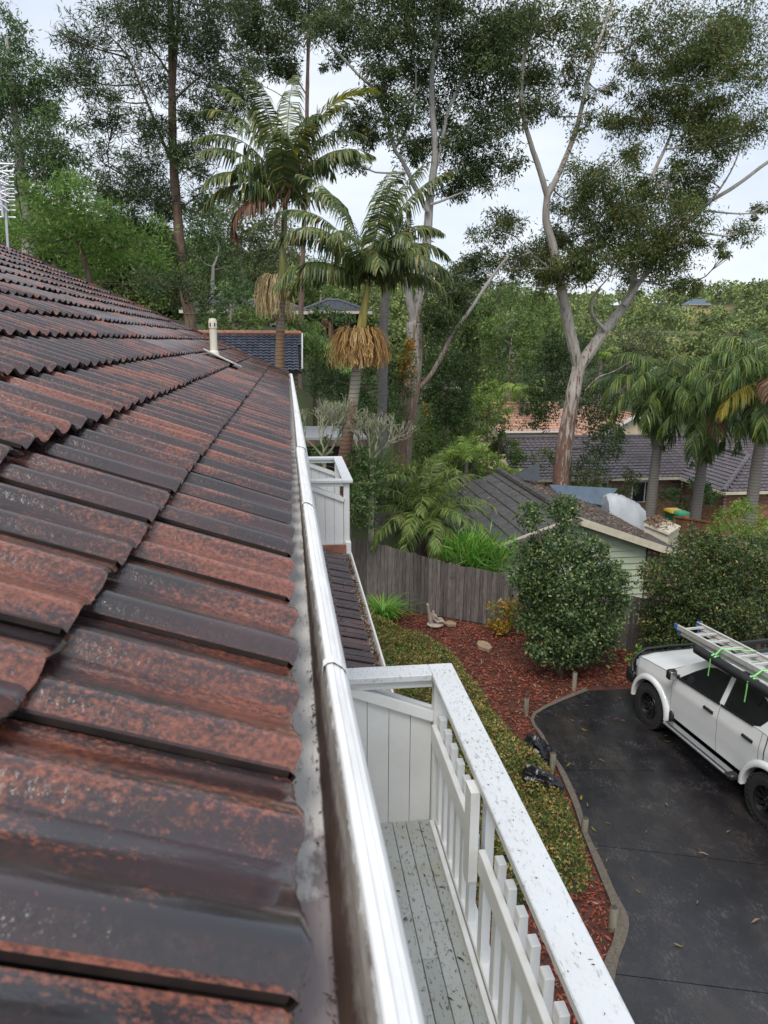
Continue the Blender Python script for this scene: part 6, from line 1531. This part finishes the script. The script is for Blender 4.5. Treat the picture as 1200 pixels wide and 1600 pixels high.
# ---- middle distance trees and shrubs, each with what singles it out
Lf = lambda Y: max(.09, Y*.0042)
MID = [
 ('evergreen_tree', 'dark conical evergreen draped with creeper, right of the pale gum trunk', 'tree', 32, [(690,560,38,44),(705,612,42,50),(690,655,42,40),(725,575,26,36),(668,600,24,40),(722,640,26,34)], 'lf_dark', 1.5, .35),
 ('evergreen_tree', 'dense dark tree wrapped round behind the red-barked gum trunk', 'tree', 33, [(935,628,44,58),(948,690,38,36),(858,598,40,52),(838,640,28,34),(905,560,34,40),(920,735,34,26),(862,548,28,30)], 'lf_dark', 1.4, .3),
 ('round_tree', 'round yellow-green tree above the terracotta roof', 'tree', 62, [(808,512,44,34),(780,545,36,34),(835,548,36,34),(800,575,40,26),(770,515,26,22)], 'lf_mid', 1.4, .3),
 ('round_tree', 'olive tree behind the palms left of the dark one beside the gum', 'tree', 70, [(960,560,36,34),(985,590,30,30),(1000,535,34,28)], 'lf_olive', 1.3, .3),
 ('lime_shrub', 'lime green rounded shrub left of the terracotta roof', 'shrub', 44, [(762,612,24,22),(785,640,22,24),(748,640,20,22)], 'lf_lime', 1.5, .2),
 ('broadleaf_shrub', 'mid green bushy shrub in front of the terracotta roofed house', 'shrub', 38, [(775,665,26,24),(750,690,28,26),(790,700,26,20),(808,712,18,14)], 'lf_mid', 1.5, .2),
 ('hedge_shrub', 'big mid green shrub mass right of the pale gum base', 'shrub', 30, [(690,705,40,32),(665,690,28,28),(728,712,32,28),(700,735,44,20),(655,720,20,22),(745,735,26,16)], 'lf_mid', 1.5, .2),
 ('feathery_shrub', 'bright lime feathery shrubs between the garage ridge and the pale gum', 'shrub', 27.5, [(715,705,26,20),(760,722,28,18),(795,738,20,14),(690,722,20,16),(735,690,18,14)], 'lf_lime', 1.3, .2),
 ('lime_shrub', 'lime feathery shrub above the dark shrub mass by the gum', 'shrub', 33, [(668,664,24,16),(720,675,24,18),(745,668,18,14)], 'lf_lime', 1.3, .2),
 ('flowering_shrub', 'dark shrub behind the grey trunk and fruiting palm', 'shrub', 26, [(520,600,36,34),(565,610,34,36),(560,650,36,32),(500,575,26,24),(610,640,30,40),(625,600,24,34),(590,570,30,26)], 'lf_dark', 1.5, .2),
 ('garden_shrub', 'low dark shrub between the bare branched shrub and the balcony', 'shrub', 18, [(505,705,18,22),(490,725,18,26),(575,745,24,40),(560,790,26,40),(565,715,20,20)], 'lf_dark', 1.5, .2),
 ('strappy_shrub', 'upright green cordyline clump behind the far balcony', 'shrub', 19.5, [(568,735,22,36),(580,790,20,36),(560,760,18,30),(592,730,14,26)], 'lf_mid', 1.4, .2),
 ('agave_plant', 'spiky pale green clump beside the blue-tiled roof', 'plant', 31, [(492,552,16,24),(505,575,12,14),(485,530,10,12)], 'lf_mid', 3.0, .1),
 ('clipped_shrub', 'dark clipped shrub in front of the long house on the slope', 'shrub', 58, [(498,492,22,14),(520,490,16,12),(540,500,14,10)], 'lf_dark', 1.6, .1),
 ('russet_shrub', 'small russet dome shrub beside the clipped dark shrub', 'shrub', 56, [(507,503,11,9)], 'lf_dead', 1.7, .1),
 ('hill_tree', 'dark bushy tree half hiding the orange brick house left of the tall palm', 'tree', 47, [(345,478,26,16),(385,470,20,14),(318,488,24,18),(365,460,20,12),(400,482,14,12)], 'lf_dark', 1.6, .2),
 ('garden_shrub', 'green shrubs above the blue-tiled ridge left of the tall palm', 'shrub', 40, [(365,505,30,16),(405,500,26,16),(335,510,20,16),(385,488,24,12)], 'lf_mid', 1.5, .2),
 ('garden_shrub', 'leafy shrubs above the blue-tiled ridge right of the tall palm', 'shrub', 40, [(462,508,26,14),(490,515,18,12),(450,495,16,10)], 'lf_mid', 1.5, .2),
 ('hill_tree', 'grey-green hill gum behind the tall palm crown', 'tree', 75, [(375,345,50,40),(420,375,44,40),(340,395,40,36),(400,425,44,30),(350,320,34,24)], 'lf_olive', 1.5, .3),
 ('hill_tree', 'dark hill gum left of the palm, behind the casuarina trunk', 'tree', 60, [(320,345,36,40),(345,420,40,34),(310,400,30,40),(320,470,36,24),(372,450,30,18)], 'lf_dark', 1.5, .3),
 ('hill_tree', 'rounded green hill tree directly behind the long low house', 'tree', 80, [(500,455,28,18),(525,462,24,14),(480,450,20,16)], 'lf_mid', 1.5, .3),
 ('hill_tree', 'olive gum on the skyline between the two palm crowns', 'tree', 95, [(470,420,36,30),(505,425,30,22),(445,405,24,26),(540,440,26,18)], 'lf_olive', 1.5, .3),
 ('hill_tree', 'olive skyline gum right of the pale gum trunks', 'tree', 110, [(690,440,30,24),(720,455,30,24),(755,450,34,24),(790,455,34,24)], 'lf_olive', 1.5, .3),
 ('hill_tree', 'broad green tree left of the red gum fork', 'tree', 85, [(800,470,40,24),(840,490,36,30),(760,485,34,24),(870,500,30,30),(735,500,28,20)], 'lf_mid', 1.4, .3),
 ('garden_shrub', 'twiggy olive shrub against the brown roof below the gum', 'shrub', 31, [(915,750,34,22),(945,762,30,20),(970,775,24,18),(850,712,24,20),(985,745,20,22)], 'lf_olive', 1.1, .2),
 ('broadleaf_shrub', 'bright leafy bamboo-like shrub behind the hedge at the right edge', 'shrub', 19, [(1150,810,40,24),(1185,830,34,30),(1130,832,28,18),(1165,790,22,14),(1110,850,24,18)], 'lf_lime', 1.4, .3),
 ('garden_shrub', 'dark green shrub in front of the brown house corner', 'shrub', 31, [(1110,775,24,18),(1090,760,18,14),(1075,790,16,20),(1045,775,18,20)], 'lf_dark', 1.5, .2),
 ('dracaena_clump', 'tall grassy bamboo-like clump beside the garage wall and fence', 'shrub', 17.4, [(742,866,22,18),(722,874,18,16),(762,872,16,16),(735,856,18,14),(778,884,14,12),(748,886,22,14)], 'lf_strap', 4.5, .1),
]
for k, (nm, lab, cat, Y, cl, mt, cov, dr) in enumerate(MID):
    l_ = Lf(Y); kw = dict(W=.42)
    if nm in ('strappy_shrub', 'agave_plant', 'dracaena_clump'): plant(nm, lab, cat, Y, cl, M[mt], .42, .03, cov, None, depth=.3, seed=40+k, ntw=1, droop=-.2, sub=.3, up=.9, per=14)
    elif 'hill' in nm or nm == 'round_tree': plant(nm, lab, cat, Y, cl, M[mt], l_, l_*.40, cov, 'trees on the hill behind' if 'hill' in nm else None, depth=3.0, seed=40+k, ntw=2, droop=dr, tmat=M['gum_c'], rad=(.3, .1), br=.07)
    else: plant(nm, lab, cat, Y, cl, M[mt], l_, l_*.40, cov, None, depth=.8, seed=40+k, ntw=2, droop=dr)
# orange flowers on the creeper behind the pale gum
rgf = np.random.default_rng(8); E_ = ell_px([(637,560,12,26),(628,585,8,14),(665,640,8,10),(640,540,8,8)], 25.5, rgf, .3)
V_, F_, sc = foliage(E_, .8, .09, .07, rgf, 0, .2, 8); b = E_[0, :3].copy(); b[2] = tz(b[0], b[1])
fl = empty('creeper', b, 'creeper with bright orange flowers between the grey trunk and the pale gum', 'creeper'); link('flowers', mesh_np('flowers', V_-b, F_, M['lf_orange']), fl)
V_, F_, sc = foliage(E_*np.array([1, 1, 1, 1.3, 1.3, 1.3]), 1.2, .10, .05, rgf, 0, .2, 8); link('foliage', mesh_np('foliage', V_-b, F_, M['lf_mid']), fl)
mb = MB(); mb.tube([b, (b+E_[1, :3])/2+[.1, 0, 0], E_[1, :3], E_[0, :3]], .03, 6); mb.build('stem', M['twig'], fl, True)
# frangipani: bare pale forking branches
def fork(mb, p, d, ln, r, depth, rgen, tips):
    q = p+d*ln; m_ = (p+q)/2+rgen.normal(0, ln*.05, 3)
    mb.tube(catmull([p, m_, q], 2), list(np.linspace(r, r*.82, 5)), 6, True)
    if depth == 0: tips.append(q); return
    for k in range(2 if rgen.random() < .55 else 3):
        e = d+rgen.normal(0, .55, 3); e[2] = abs(e[2])*1.0+.42; e /= np.linalg.norm(e)
        fork(mb, q, e, ln*rgen.uniform(.68, .92), r*.74, depth-1, rgen, tips)
for (px, py, Y, sd, lab, sc_) in ((505, 715, 17.5, 3, 'bare pale-branched frangipani between the gutter end and the palm trunk', 1.0), (580, 720, 18.2, 9, 'bare pale-branched frangipani right of the leaning palm trunk', .85)):
    rgen = np.random.default_rng(sd); b = PY(px, py, Y); zg = min(tz(b[0], b[1]), b[2]-.3); fr = empty('frangipani', (b[0], b[1], zg), lab, 'shrub', 'bare frangipani shrubs')
    mb = MB(); mb.tube([(b[0], b[1], zg-.1), (b[0], b[1], b[2])], [.09, .07], 8); tips = []
    for a in range(4):
        d = np.array([math.cos(a*1.7)*.7, math.sin(a*1.7)*.5, .8]); fork(mb, b, d/np.linalg.norm(d), .40*sc_, .030, 5, rgen, tips)
    mb.build('branch', M['pale_twig'], fr, True)
    tips = np.array(tips); C_ = tips[::4]; D = rdir(rgen, len(C_), .5); V_, F_ = leaf_arrays(C_, D, .07, .025, rgen, .05)
    link('leaf_tuft', mesh_np('leaf_tuft', V_-np.array([b[0], b[1], zg]), F_, M['lf_lime']), fr)['kind'] = 'stuff'
# pale-tipped euphorbia above the date palm
rgen = np.random.default_rng(4); eu_c = PY(655, 755, 20.6); b = np.array([eu_c[0], eu_c[1], tz(eu_c[0], eu_c[1])]); eu = empty('euphorbia_shrub', b, 'pale tipped upright shrub behind the feathery date palm', 'shrub')
mb = MB(); tips = []
for k in range(150):
    t = PY(rgen.normal(660, 30), rgen.uniform(722, 785)+0, 20.6+rgen.normal(0, .4)); a = np.array([t[0]*.75+eu_c[0]*.25, t[1], t[2]-rgen.uniform(.3, .6)]); mb.tube([a, (a+t)/2+rgen.normal(0, .03, 3), t], [.018, .022, .014], 5); tips.append(t)
mb.tube([b-[0, 0, .1], eu_c-[0, 0, .7]], [.1, .06], 6); mb.build('stem', M['pale_twig'], eu, True)
tips = np.array(tips); C_ = np.repeat(tips, 34, 0)+rgen.normal(0, .06, (len(tips)*34, 3)); C_[:, 2] -= rgen.random(len(C_))*.35; D = rdir(rgen, len(C_), .8); V_, F_ = leaf_arrays(C_, D, .17, .04, rgen, 0)
link('foliage', mesh_np('foliage', V_-b, F_, M['lf_date']), eu)

# ---- palms
def frond_arrays(p0, az, el, ln, bend, lfl, lw_, n, rgen, hang=.4, vee=.35, twist=0.0, rk=.022):
    """pinnate frond: an arching rachis with leaflets on both sides"""
    m_ = 14; pts = [np.array(p0, float)]; e = el; h = np.array([math.cos(az), math.sin(az), 0])
    tang = []
    for i in range(m_):
        d = h*math.cos(e)+np.array([0, 0, math.sin(e)]); tang.append(d); pts.append(pts[-1]+d*ln/m_); e -= bend/m_*(0.5+1.2*i/m_)
    pts = np.array(pts); tang.append(tang[-1]); tang = np.array(tang)
    side = np.cross(h, [0, 0, 1.0])
    V = []; F = []
    for i in range(m_):                  # rachis as a three-sided strip
        for k in range(2):
            o = len(V); r0 = rk*(1-i/m_*.8); r1 = rk*(1-(i+1)/m_*.8); s = side*(1 if k else -1)
            V += [pts[i]+s*r0, pts[i+1]+s*r1, pts[i+1]+np.array([0, 0, r1*1.4]), pts[i]+np.array([0, 0, r0*1.4])]; F.append((o, o+1, o+2, o+3))
    ts = np.linspace(.10, .995, n); C_ = []; ph = rgen.uniform(0, 6.3, 2); D_ = []; Ls = []; N_ = []
    for s in (-1, 1):
        for t in ts:
            if math.sin(t*31+ph[0]*s)+math.sin(t*13+ph[1]) > 1.25: continue
            x = t*m_; i = min(m_-1, int(x)); f = x-i; c = pts[i]*(1-f)+pts[i+1]*f; tg = tang[i]
            up_ = np.cross(side, tg); up_ = up_ if up_[2] > 0 else -up_
            d = side*s*1.0+tg*(.35+.9*t**2)+up_*vee+np.array([0, 0, -hang])+rgen.normal(0, .10, 3)
            C_.append(c); D_.append(d); Ls.append(lfl*math.sin(math.pi*min(.97, .16+.80*t))**.6*rgen.uniform(.85, 1.12)); N_.append(tg+rgen.normal(0, .25, 3))
    C_ = np.array(C_); D_ = np.array(D_); D_ /= np.linalg.norm(D_, axis=1, keepdims=True); Ls = np.array(Ls)[:, None]; N_ = np.array(N_)
    S = np.cross(D_, np.cross(D_, N_)); S /= np.maximum(np.linalg.norm(S, axis=1, keepdims=True), 1e-6)
    # two quads per leaflet so that the tip hangs
    m1 = C_+D_*Ls*.5; t2 = D_+np.array([0, 0, -1.0])*hang*1.5; t2 /= np.linalg.norm(t2, axis=1, keepdims=True); tip = m1+t2*Ls*.5; w = lw_*.5
    o = len(V); q = np.stack([C_-S*w*.5, C_+S*w*.5, m1+S*w, m1-S*w, tip+S*w*.12, tip-S*w*.12], 1)
    Fq = []
    for k in range(len(C_)):
        b = o+k*6; Fq += [(b, b+1, b+2, b+3), (b+3, b+2, b+4, b+5)]
    return np.vstack([np.array(V), q.reshape(-1, 3)]), np.array(F+Fq)
def strings(mb_c, r0, out, drop, n, rgen, a0=0, a1=2*math.pi, lift=.25):
    V = []; F = []
    for k in range(n):
        a = rgen.uniform(a0, a1); o_ = out*rgen.uniform(.35, 1.0); d_ = drop*rgen.uniform(.6, 1.1); h = np.array([math.cos(a), math.sin(a), 0])
        P = [mb_c+h*r0, mb_c+h*(r0+o_*.55)+np.array([0, 0, lift*o_-.05]), mb_c+h*(r0+o_*.9)+np.array([0, 0, -.25*d_]), mb_c+h*(r0+o_)+np.array([0, 0, -.65*d_]), mb_c+h*(r0+o_*1.0)+np.array([0, 0, -d_])]
        P = [p+rgen.normal(0, .025, 3) for p in catmull(P, 2)]
        for s in (np.array([-h[1], h[0], 0]), h*.7+np.array([0, 0, .3])):
            for i in range(len(P)-1):
                o = len(V); w = .011; V += [P[i]-s*w, P[i]+s*w, P[i+1]+s*w, P[i+1]-s*w]; F.append((o, o+1, o+2, o+3))
    return np.array(V), np.array(F)
def palm(name, label, Y, trunk, r0, r1, tmat, shaft, smat, fr, lfl, lw_, nl, mat, hang, bend, group=None, seed=0, crown_r=.1, dY=0):
    rgen = np.random.default_rng(seed); tp_ = limb_pts(trunk, Y, dY, 4); b = tp_[0]; zg = min(tz(b[0], b[1]), b[2]-.05); base = np.array([b[0]-(tp_[2][0]-b[0])*.3, b[1], zg])
    root = empty(name, base, label, 'palm', group)
    mb = MB(); pts = [base-[0, 0, .15], (base+b)/2]+list(tp_); rd = list(np.linspace(r0*1.15, r1, len(pts))); rd[0] *= 1.25; mb.tube(pts, rd, 16); mb.build('trunk', tmat, root, True)
    top_ = tp_[-1]
    if shaft:
        sp2 = limb_pts(shaft, Y, 0, 4); mb = MB(); mb.tube(sp2, list(np.linspace(r1*1.15, r1*.62, len(sp2))), 14); mb.build('crownshaft', smat, root, True); top_ = sp2[-1]
    for k, f in enumerate(fr):
        az, el, ln = math.radians(f[0]), math.radians(f[1]), f[2]; mt = f[3] if len(f) > 3 else mat; bd = f[4] if len(f) > 4 else bend; hg = f[5] if len(f) > 5 else hang
        p0 = np.array(top_)+np.array([math.cos(az)*crown_r, math.sin(az)*crown_r, rgen.uniform(-.15, .1)])
        V_, F_ = frond_arrays(p0, az+rgen.normal(0, .06), el, ln, bd*rgen.uniform(.85, 1.15), lfl, lw_, nl, rgen, hg)
        link('frond', mesh_np('frond', V_-base, F_, mt), root)
    return root, np.array(top_), base, rgen
KN, DD, YL = M['lf_king_new'], M['lf_dead'], M['lf_yellow']
rt, tp_, bs, rgen = palm('king_palm', 'taller king palm with pale cream flower strings, rising past the end of the red roof', 22, [(437, 592), (437, 560), (438, 520), (439, 470)], .135, .115, M['palm_a'], [(439, 470), (441, 430), (443, 380), (446, 315)], M['shaft'],
 [(180,72,3.2),(196,62,3.0),(160,80,3.8),(5,68,3.2),(25,78,3.8),(335,62,3.0),(85,70,3.4),(268,66,2.9),(205,46,2.7),(130,60,3.2),(55,64,3.3),(290,76,3.4),(110,84,3.9,M['lf_king'],1.2),(240,80,3.6,M['lf_king'],1.3),(150,82,3.9,M['lf_king'],1.0),(30,80,3.6,M['lf_king'],1.2),(75,84,4.4,M['lf_king'],.9),(10,83,4.3,KN,1.4,.25),(350,80,4.0,KN,1.6,.25),(190,24,2.5),(200,10,2.2,DD,2.2,1.1),(330,28,2.2)], .68, .052, 84, M['lf_king'], .95, 1.8, 'king palms', 5, .08)
for az_, el_, ln_, px_, py_ in ((3.3, -.75, 1.9, 480, 248), (3.0, -1.0, 1.7, 474, 262), (3.5, -.9, 1.8, 470, 270)):
    V_, F_ = frond_arrays(PY(px_, py_, 21.8), az_, el_, ln_, .5, .35, .04, 40, rgen, .8); link('frond', mesh_np('frond', V_-bs, F_, DD), rt)
V_, F_ = strings(PY(439, 462, 22)+np.array([0, 0, .45]), .08, .68, 1.0, 190, rgen, math.radians(110), math.radians(265)); link('flower_strings', mesh_np('flower_strings', V_-bs, F_, M['fruit_pale']), rt)
V_, F_ = strings(PY(439, 470, 22)+np.array([0, 0, .2]), .08, .32, .8, 30, rgen, math.radians(-40), math.radians(60)); link('flower_strings', mesh_np('flower_strings', V_-bs, F_, M['fruit_pale']), rt)
rt, tp_, bs, rgen = palm('king_palm', 'king palm with a skirt of orange fruit strings and brown leaning trunk', 19, [(531, 745), (540, 700), (550, 640), (557, 580), (563, 525)], .150, .115, M['palm_b'], [(563, 525), (567, 495), (571, 470), (576, 440)], M['shaft_b'],
 [(180,58,2.8),(200,68,2.8),(165,74,3.1),(5,62,2.5),(25,72,2.8),(340,42,2.4),(85,60,2.6),(268,48,2.2),(205,34,2.7),(352,32,2.5),(130,45,2.6),(290,60,2.4),(240,55,2.5),(310,40,2.3),(150,35,2.6),(20,40,2.6),(60,82,3.6,M['lf_king'],.9),(345,78,3.5,M['lf_king'],1.2),(150,80,3.4,M['lf_king'],1.2),(20,82,3.7,M['lf_king'],1.0),(280,78,3.2,M['lf_king'],1.2)], .62, .050, 80, M['lf_king'], 1.0, 1.8, 'king palms', 6, .08)
V_, F_ = strings(PY(561, 522, 19), .10, .74, .80, 420, rgen, 0, 2*math.pi, .30); link('fruit_strings', mesh_np('fruit_strings', V_-bs, F_, M['fruit']), rt)
def ring(n, els, ln, rgen, jit=8): return [(360*k/n*1.0+rgen.uniform(-jit, jit), els[k % len(els)]+rgen.uniform(-6, 6), ln*rgen.uniform(.85, 1.1)) for k in range(n)]
rq = np.random.default_rng(3)
for k, (Y, tr, ln, sd, lab, ex) in enumerate(((28, [(1014, 812), (1021, 750), (1027, 700), (1031, 650), (1034, 618)], 3.0, 11, 'leftmost of the three queen palms, nearest the red-barked gum', []), (27, [(1085, 818), (1095, 740), (1104, 680), (1112, 640)], 3.1, 12, 'middle one of the three queen palms, behind the wheelie bins', [(250, 10, 2.4, DD, 1.5, 1.2)]), (24, [(1171, 815), (1182, 730), (1192, 670), (1203, 600)], 3.1, 13, 'queen palm with a yellowing frond at the right edge of the view', [(200, 5, 2.6, YL, 1.4, 1.0), (230, 30, 2.2, DD, 1.8, 1.0)]))):
    fr = ring(10, [62, 40, 52], ln*1.12, rq)+ring(8, [18, 0], ln*1.0, rq)+ring(4, [80], ln*1.1, rq)+ring(6, [-38, -52], ln*.72, rq)+ex
    palm('queen_palm', lab, Y, tr, .20, .16, M['palm_q'], None, None, fr, .80, .040, 66, M['lf_queen'], 1.1, 2.35, 'queen palms in front of the brown roof', sd, .12)
fr = ring(10, [72, 55], 2.25, rq)+ring(12, [38, 22], 2.2, rq)+ring(9, [2, -16], 1.9, rq)+[(100, -30, 1.3, DD), (280, -35, 1.3, DD), (330, -40, 1.2, DD)]
palm('date_palm', 'feathery yellow-green date palm leaning over the paling fence', 19.2, [(660, 856), (662, 830), (664, 806)], .15, .14, M['oak_bark'], None, None, fr, .46, .020, 84, M['lf_date'], .55, 1.7, None, 21, .06)
fr = ring(6, [55, 35], 1.6, rq)+ring(4, [15], 1.5, rq)
palm('young_palm', 'small feathery palm left of the terracotta roof and above the lime shrub', 52, [(815, 660), (815, 630), (815, 612)], .14, .12, M['palm_q'], None, None, [(a, e, l*1.5) for a, e, l in fr], .7, .06, 36, M['lf_lime'], .7, 1.8, None, 22, .05)
palm('young_palm', 'young palm with yellowish fronds beside the charcoal shade cloth', 27, [(728, 745), (729, 725), (730, 712)], .07, .06, M['palm_q'], None, None, ring(7, [60, 35], 1.2, rq), .4, .035, 30, M['lf_lime'], .5, 1.6, None, 23, .04)
palm('young_palm', 'yellow crowned palm just right of the red-barked gum trunk', 50, [(938, 600), (938, 575), (939, 560)], .12, .1, M['palm_q'], None, None, ring(7, [65, 45], 1.6, rq), .6, .06, 30, M['lf_lime'], .5, 1.5, None, 24, .05)

# ---- garden shrubs near the drive
plant('camellia_bush', 'large rounded glossy green bush in the mulch before the garage', 'bush', 13.5, [(885,850,40,36),(868,900,74,62),(892,968,78,56),(935,935,46,66),(838,885,42,52),(848,960,52,52),(905,1010,58,34),(828,808,20,24),(882,800,24,26),(930,862,24,26),(870,1012,50,30),(960,905,22,34)], M['lf_bush'], .074, .040, 2.7, None, None, M['twig'], (.08, .04), zbase=-.05, depth=.35, sub=.14, per=18, shell=.55, seed=31, pw=.5, up=.25, ntw=6, br=.018)
plant('clipped_hedge', 'dense dark hedge behind the ute and in front of the paling fence', 'hedge', 13.6, [(1040,900,40,40),(1095,872,54,44),(1150,880,58,48),(1060,950,56,46),(1030,985,34,40),(1120,945,64,52),(1180,930,60,60),(1195,872,34,40),(1110,1000,70,40),(1180,1000,60,50),(1235,900,50,60),(1240,970,50,60),(1060,1010,40,30)], M['lf_hedge'], .072, .036, 2.8, None, None, M['twig'], (.08, .04), zbase=-.05, depth=.4, sub=.14, per=18, shell=.55, seed=32, pw=.5, up=.3, ntw=5, br=.018)
plant('nandina_shrub', 'small yellow and red leaved shrub against the fence', 'shrub', 15.6, [(778,950,18,13),(795,968,22,16),(772,975,14,13),(805,950,16,12),(790,985,18,10)], M['lf_nandina'], .085, .045, 1.3, None, None, M['twig'], (.03, .015), zbase=-.05, depth=.2, per=12, seed=33, up=.3, br=.01)
plant('leafy_plant', 'small bright green plant at the nose of the ute', 'plant', 12.8, [(995,1022,13,10),(1003,1030,10,8),(988,1034,8,7)], M['lf_strap'], .08, .04, 1.3, None, None, M['twig'], (.02, .01), zbase=-.05, depth=.15, per=10, seed=34, up=.3, br=.008)
rgen = np.random.default_rng(9); b = PZ(596, 962); b = np.array([b[0], b[1]-.2, 0]); ag = empty('agapanthus', b, 'bright green strappy agapanthus clump at the fence foot by the lower roof', 'plant')
V = []; F = []
for k in range(230):
    a = rgen.uniform(0, 6.3); r_ = abs(rgen.normal(0, .22)); h = np.array([math.cos(a), math.sin(a), 0]); p = b+h*r_+np.array([0, 0, .05]); ln = rgen.uniform(.55, .95); e = rgen.uniform(.8, 1.45); s = np.array([-h[1], h[0], 0]); P = [p]
    for i in range(5): P.append(P[-1]+(h*math.cos(e)+np.array([0, 0, math.sin(e)]))*ln/5); e -= rgen.uniform(.2, .5)
    for i in range(5):
        o = len(V); w0 = .020*(1-i/5.3); w1 = .020*(1-(i+1)/5.3); V += [P[i]-s*w0, P[i]+s*w0, P[i+1]+s*w1, P[i+1]-s*w1]; F.append((o, o+1, o+2, o+3))
link('leaves', mesh_np('leaves', np.array(V)-b, np.array(F), M['lf_strap']), ag)
# bright lawn bank below the long house
p = PY(505, 508, 52); mb = MB(); mb.sheet([[(x, y, tz(x, y)+.25) for x in np.linspace(p[0]-3, p[0]+2.5, 8)] for y in np.linspace(49, 58, 8)]); o = mb.build('lawn', M['lawn'], None, True); o['kind'] = 'structure'

# ---- far forest: reads as one mass
rf_ = np.random.default_rng(77); Vs = []; Fs = []; nv = 0; cnt = 0
for _ in range(5200):
    y = 88+(rf_.random()**1.35)*480; ang = rf_.uniform(-.42, .70); x = y*math.tan(ang)
    if any(np.hypot(x-c[0], (y-c[1])*.7) < r*1.8 for c, r in pads): continue
    if rf_.random() > (.46 if (x > 60 and y > 190) else .58) and y > 140: continue
    d = math.hypot(x, y); z = tz(x, y)
    if y < 130 and x > 25 : continue
    if z < 4 and y < 180 and rf_.random() < .5: continue
    hgt = rf_.uniform(5, 10); cr_ = rf_.uniform(2.4, 4.2)
    if y > 300: hgt *= 1.25; cr_ *= 1.5
    # skip what the slope or nearer trees hide
    s = max(.45, d*.0048); n = int(.85*math.pi*cr_*cr_*1.0/(.3*s*s*.5)); k = max(3, int(rf_.integers(4, 8)))
    cs = np.stack([rf_.normal(0, cr_*.55, k), rf_.normal(0, cr_*.55, k), hgt-cr_*rf_.uniform(.2, 1.6, k)], 1)+np.array([x, y, z]); rr2 = cr_*rf_.uniform(.35, .62, k)
    q = rf_.integers(0, k, n); dv = rf_.normal(size=(n, 3)); dv /= np.linalg.norm(dv, axis=1, keepdims=True)
    C_ = cs[q]+dv*rr2[q][:, None]*(rf_.random(n)**.4)[:, None]*np.array([1, 1, .7])
    D = rf_.normal(size=(n, 3))+dv*.5
    V_, F_ = leaf_arrays(C_, D, s*rf_.uniform(.7, 1.2, n), s*.55, rf_); Vs.append(V_); Fs.append(F_+nv); nv += len(V_)
    t0 = np.array([x, y, z]); t1 = np.array([x+rf_.normal(0, .5), y, z+hgt-cr_*.6]); w = max(.12, d*.0006); sd = np.array([1., 0, 0])
    Vs.append(np.stack([t0-sd*w, t0+sd*w, t1+sd*w*.5, t1-sd*w*.5])); Fs.append(np.array([[nv, nv+1, nv+2, nv+3]])); nv += 4; cnt += 1
o = link('forest', mesh_np('forest', np.vstack(Vs), np.vstack(Fs), M['lf_forest'])); tag(o, 'wooded hillsides of grey-green gums beyond the houses', 'forest', kind='stuff')
print('forest trees', cnt, 'quads', nv//4)
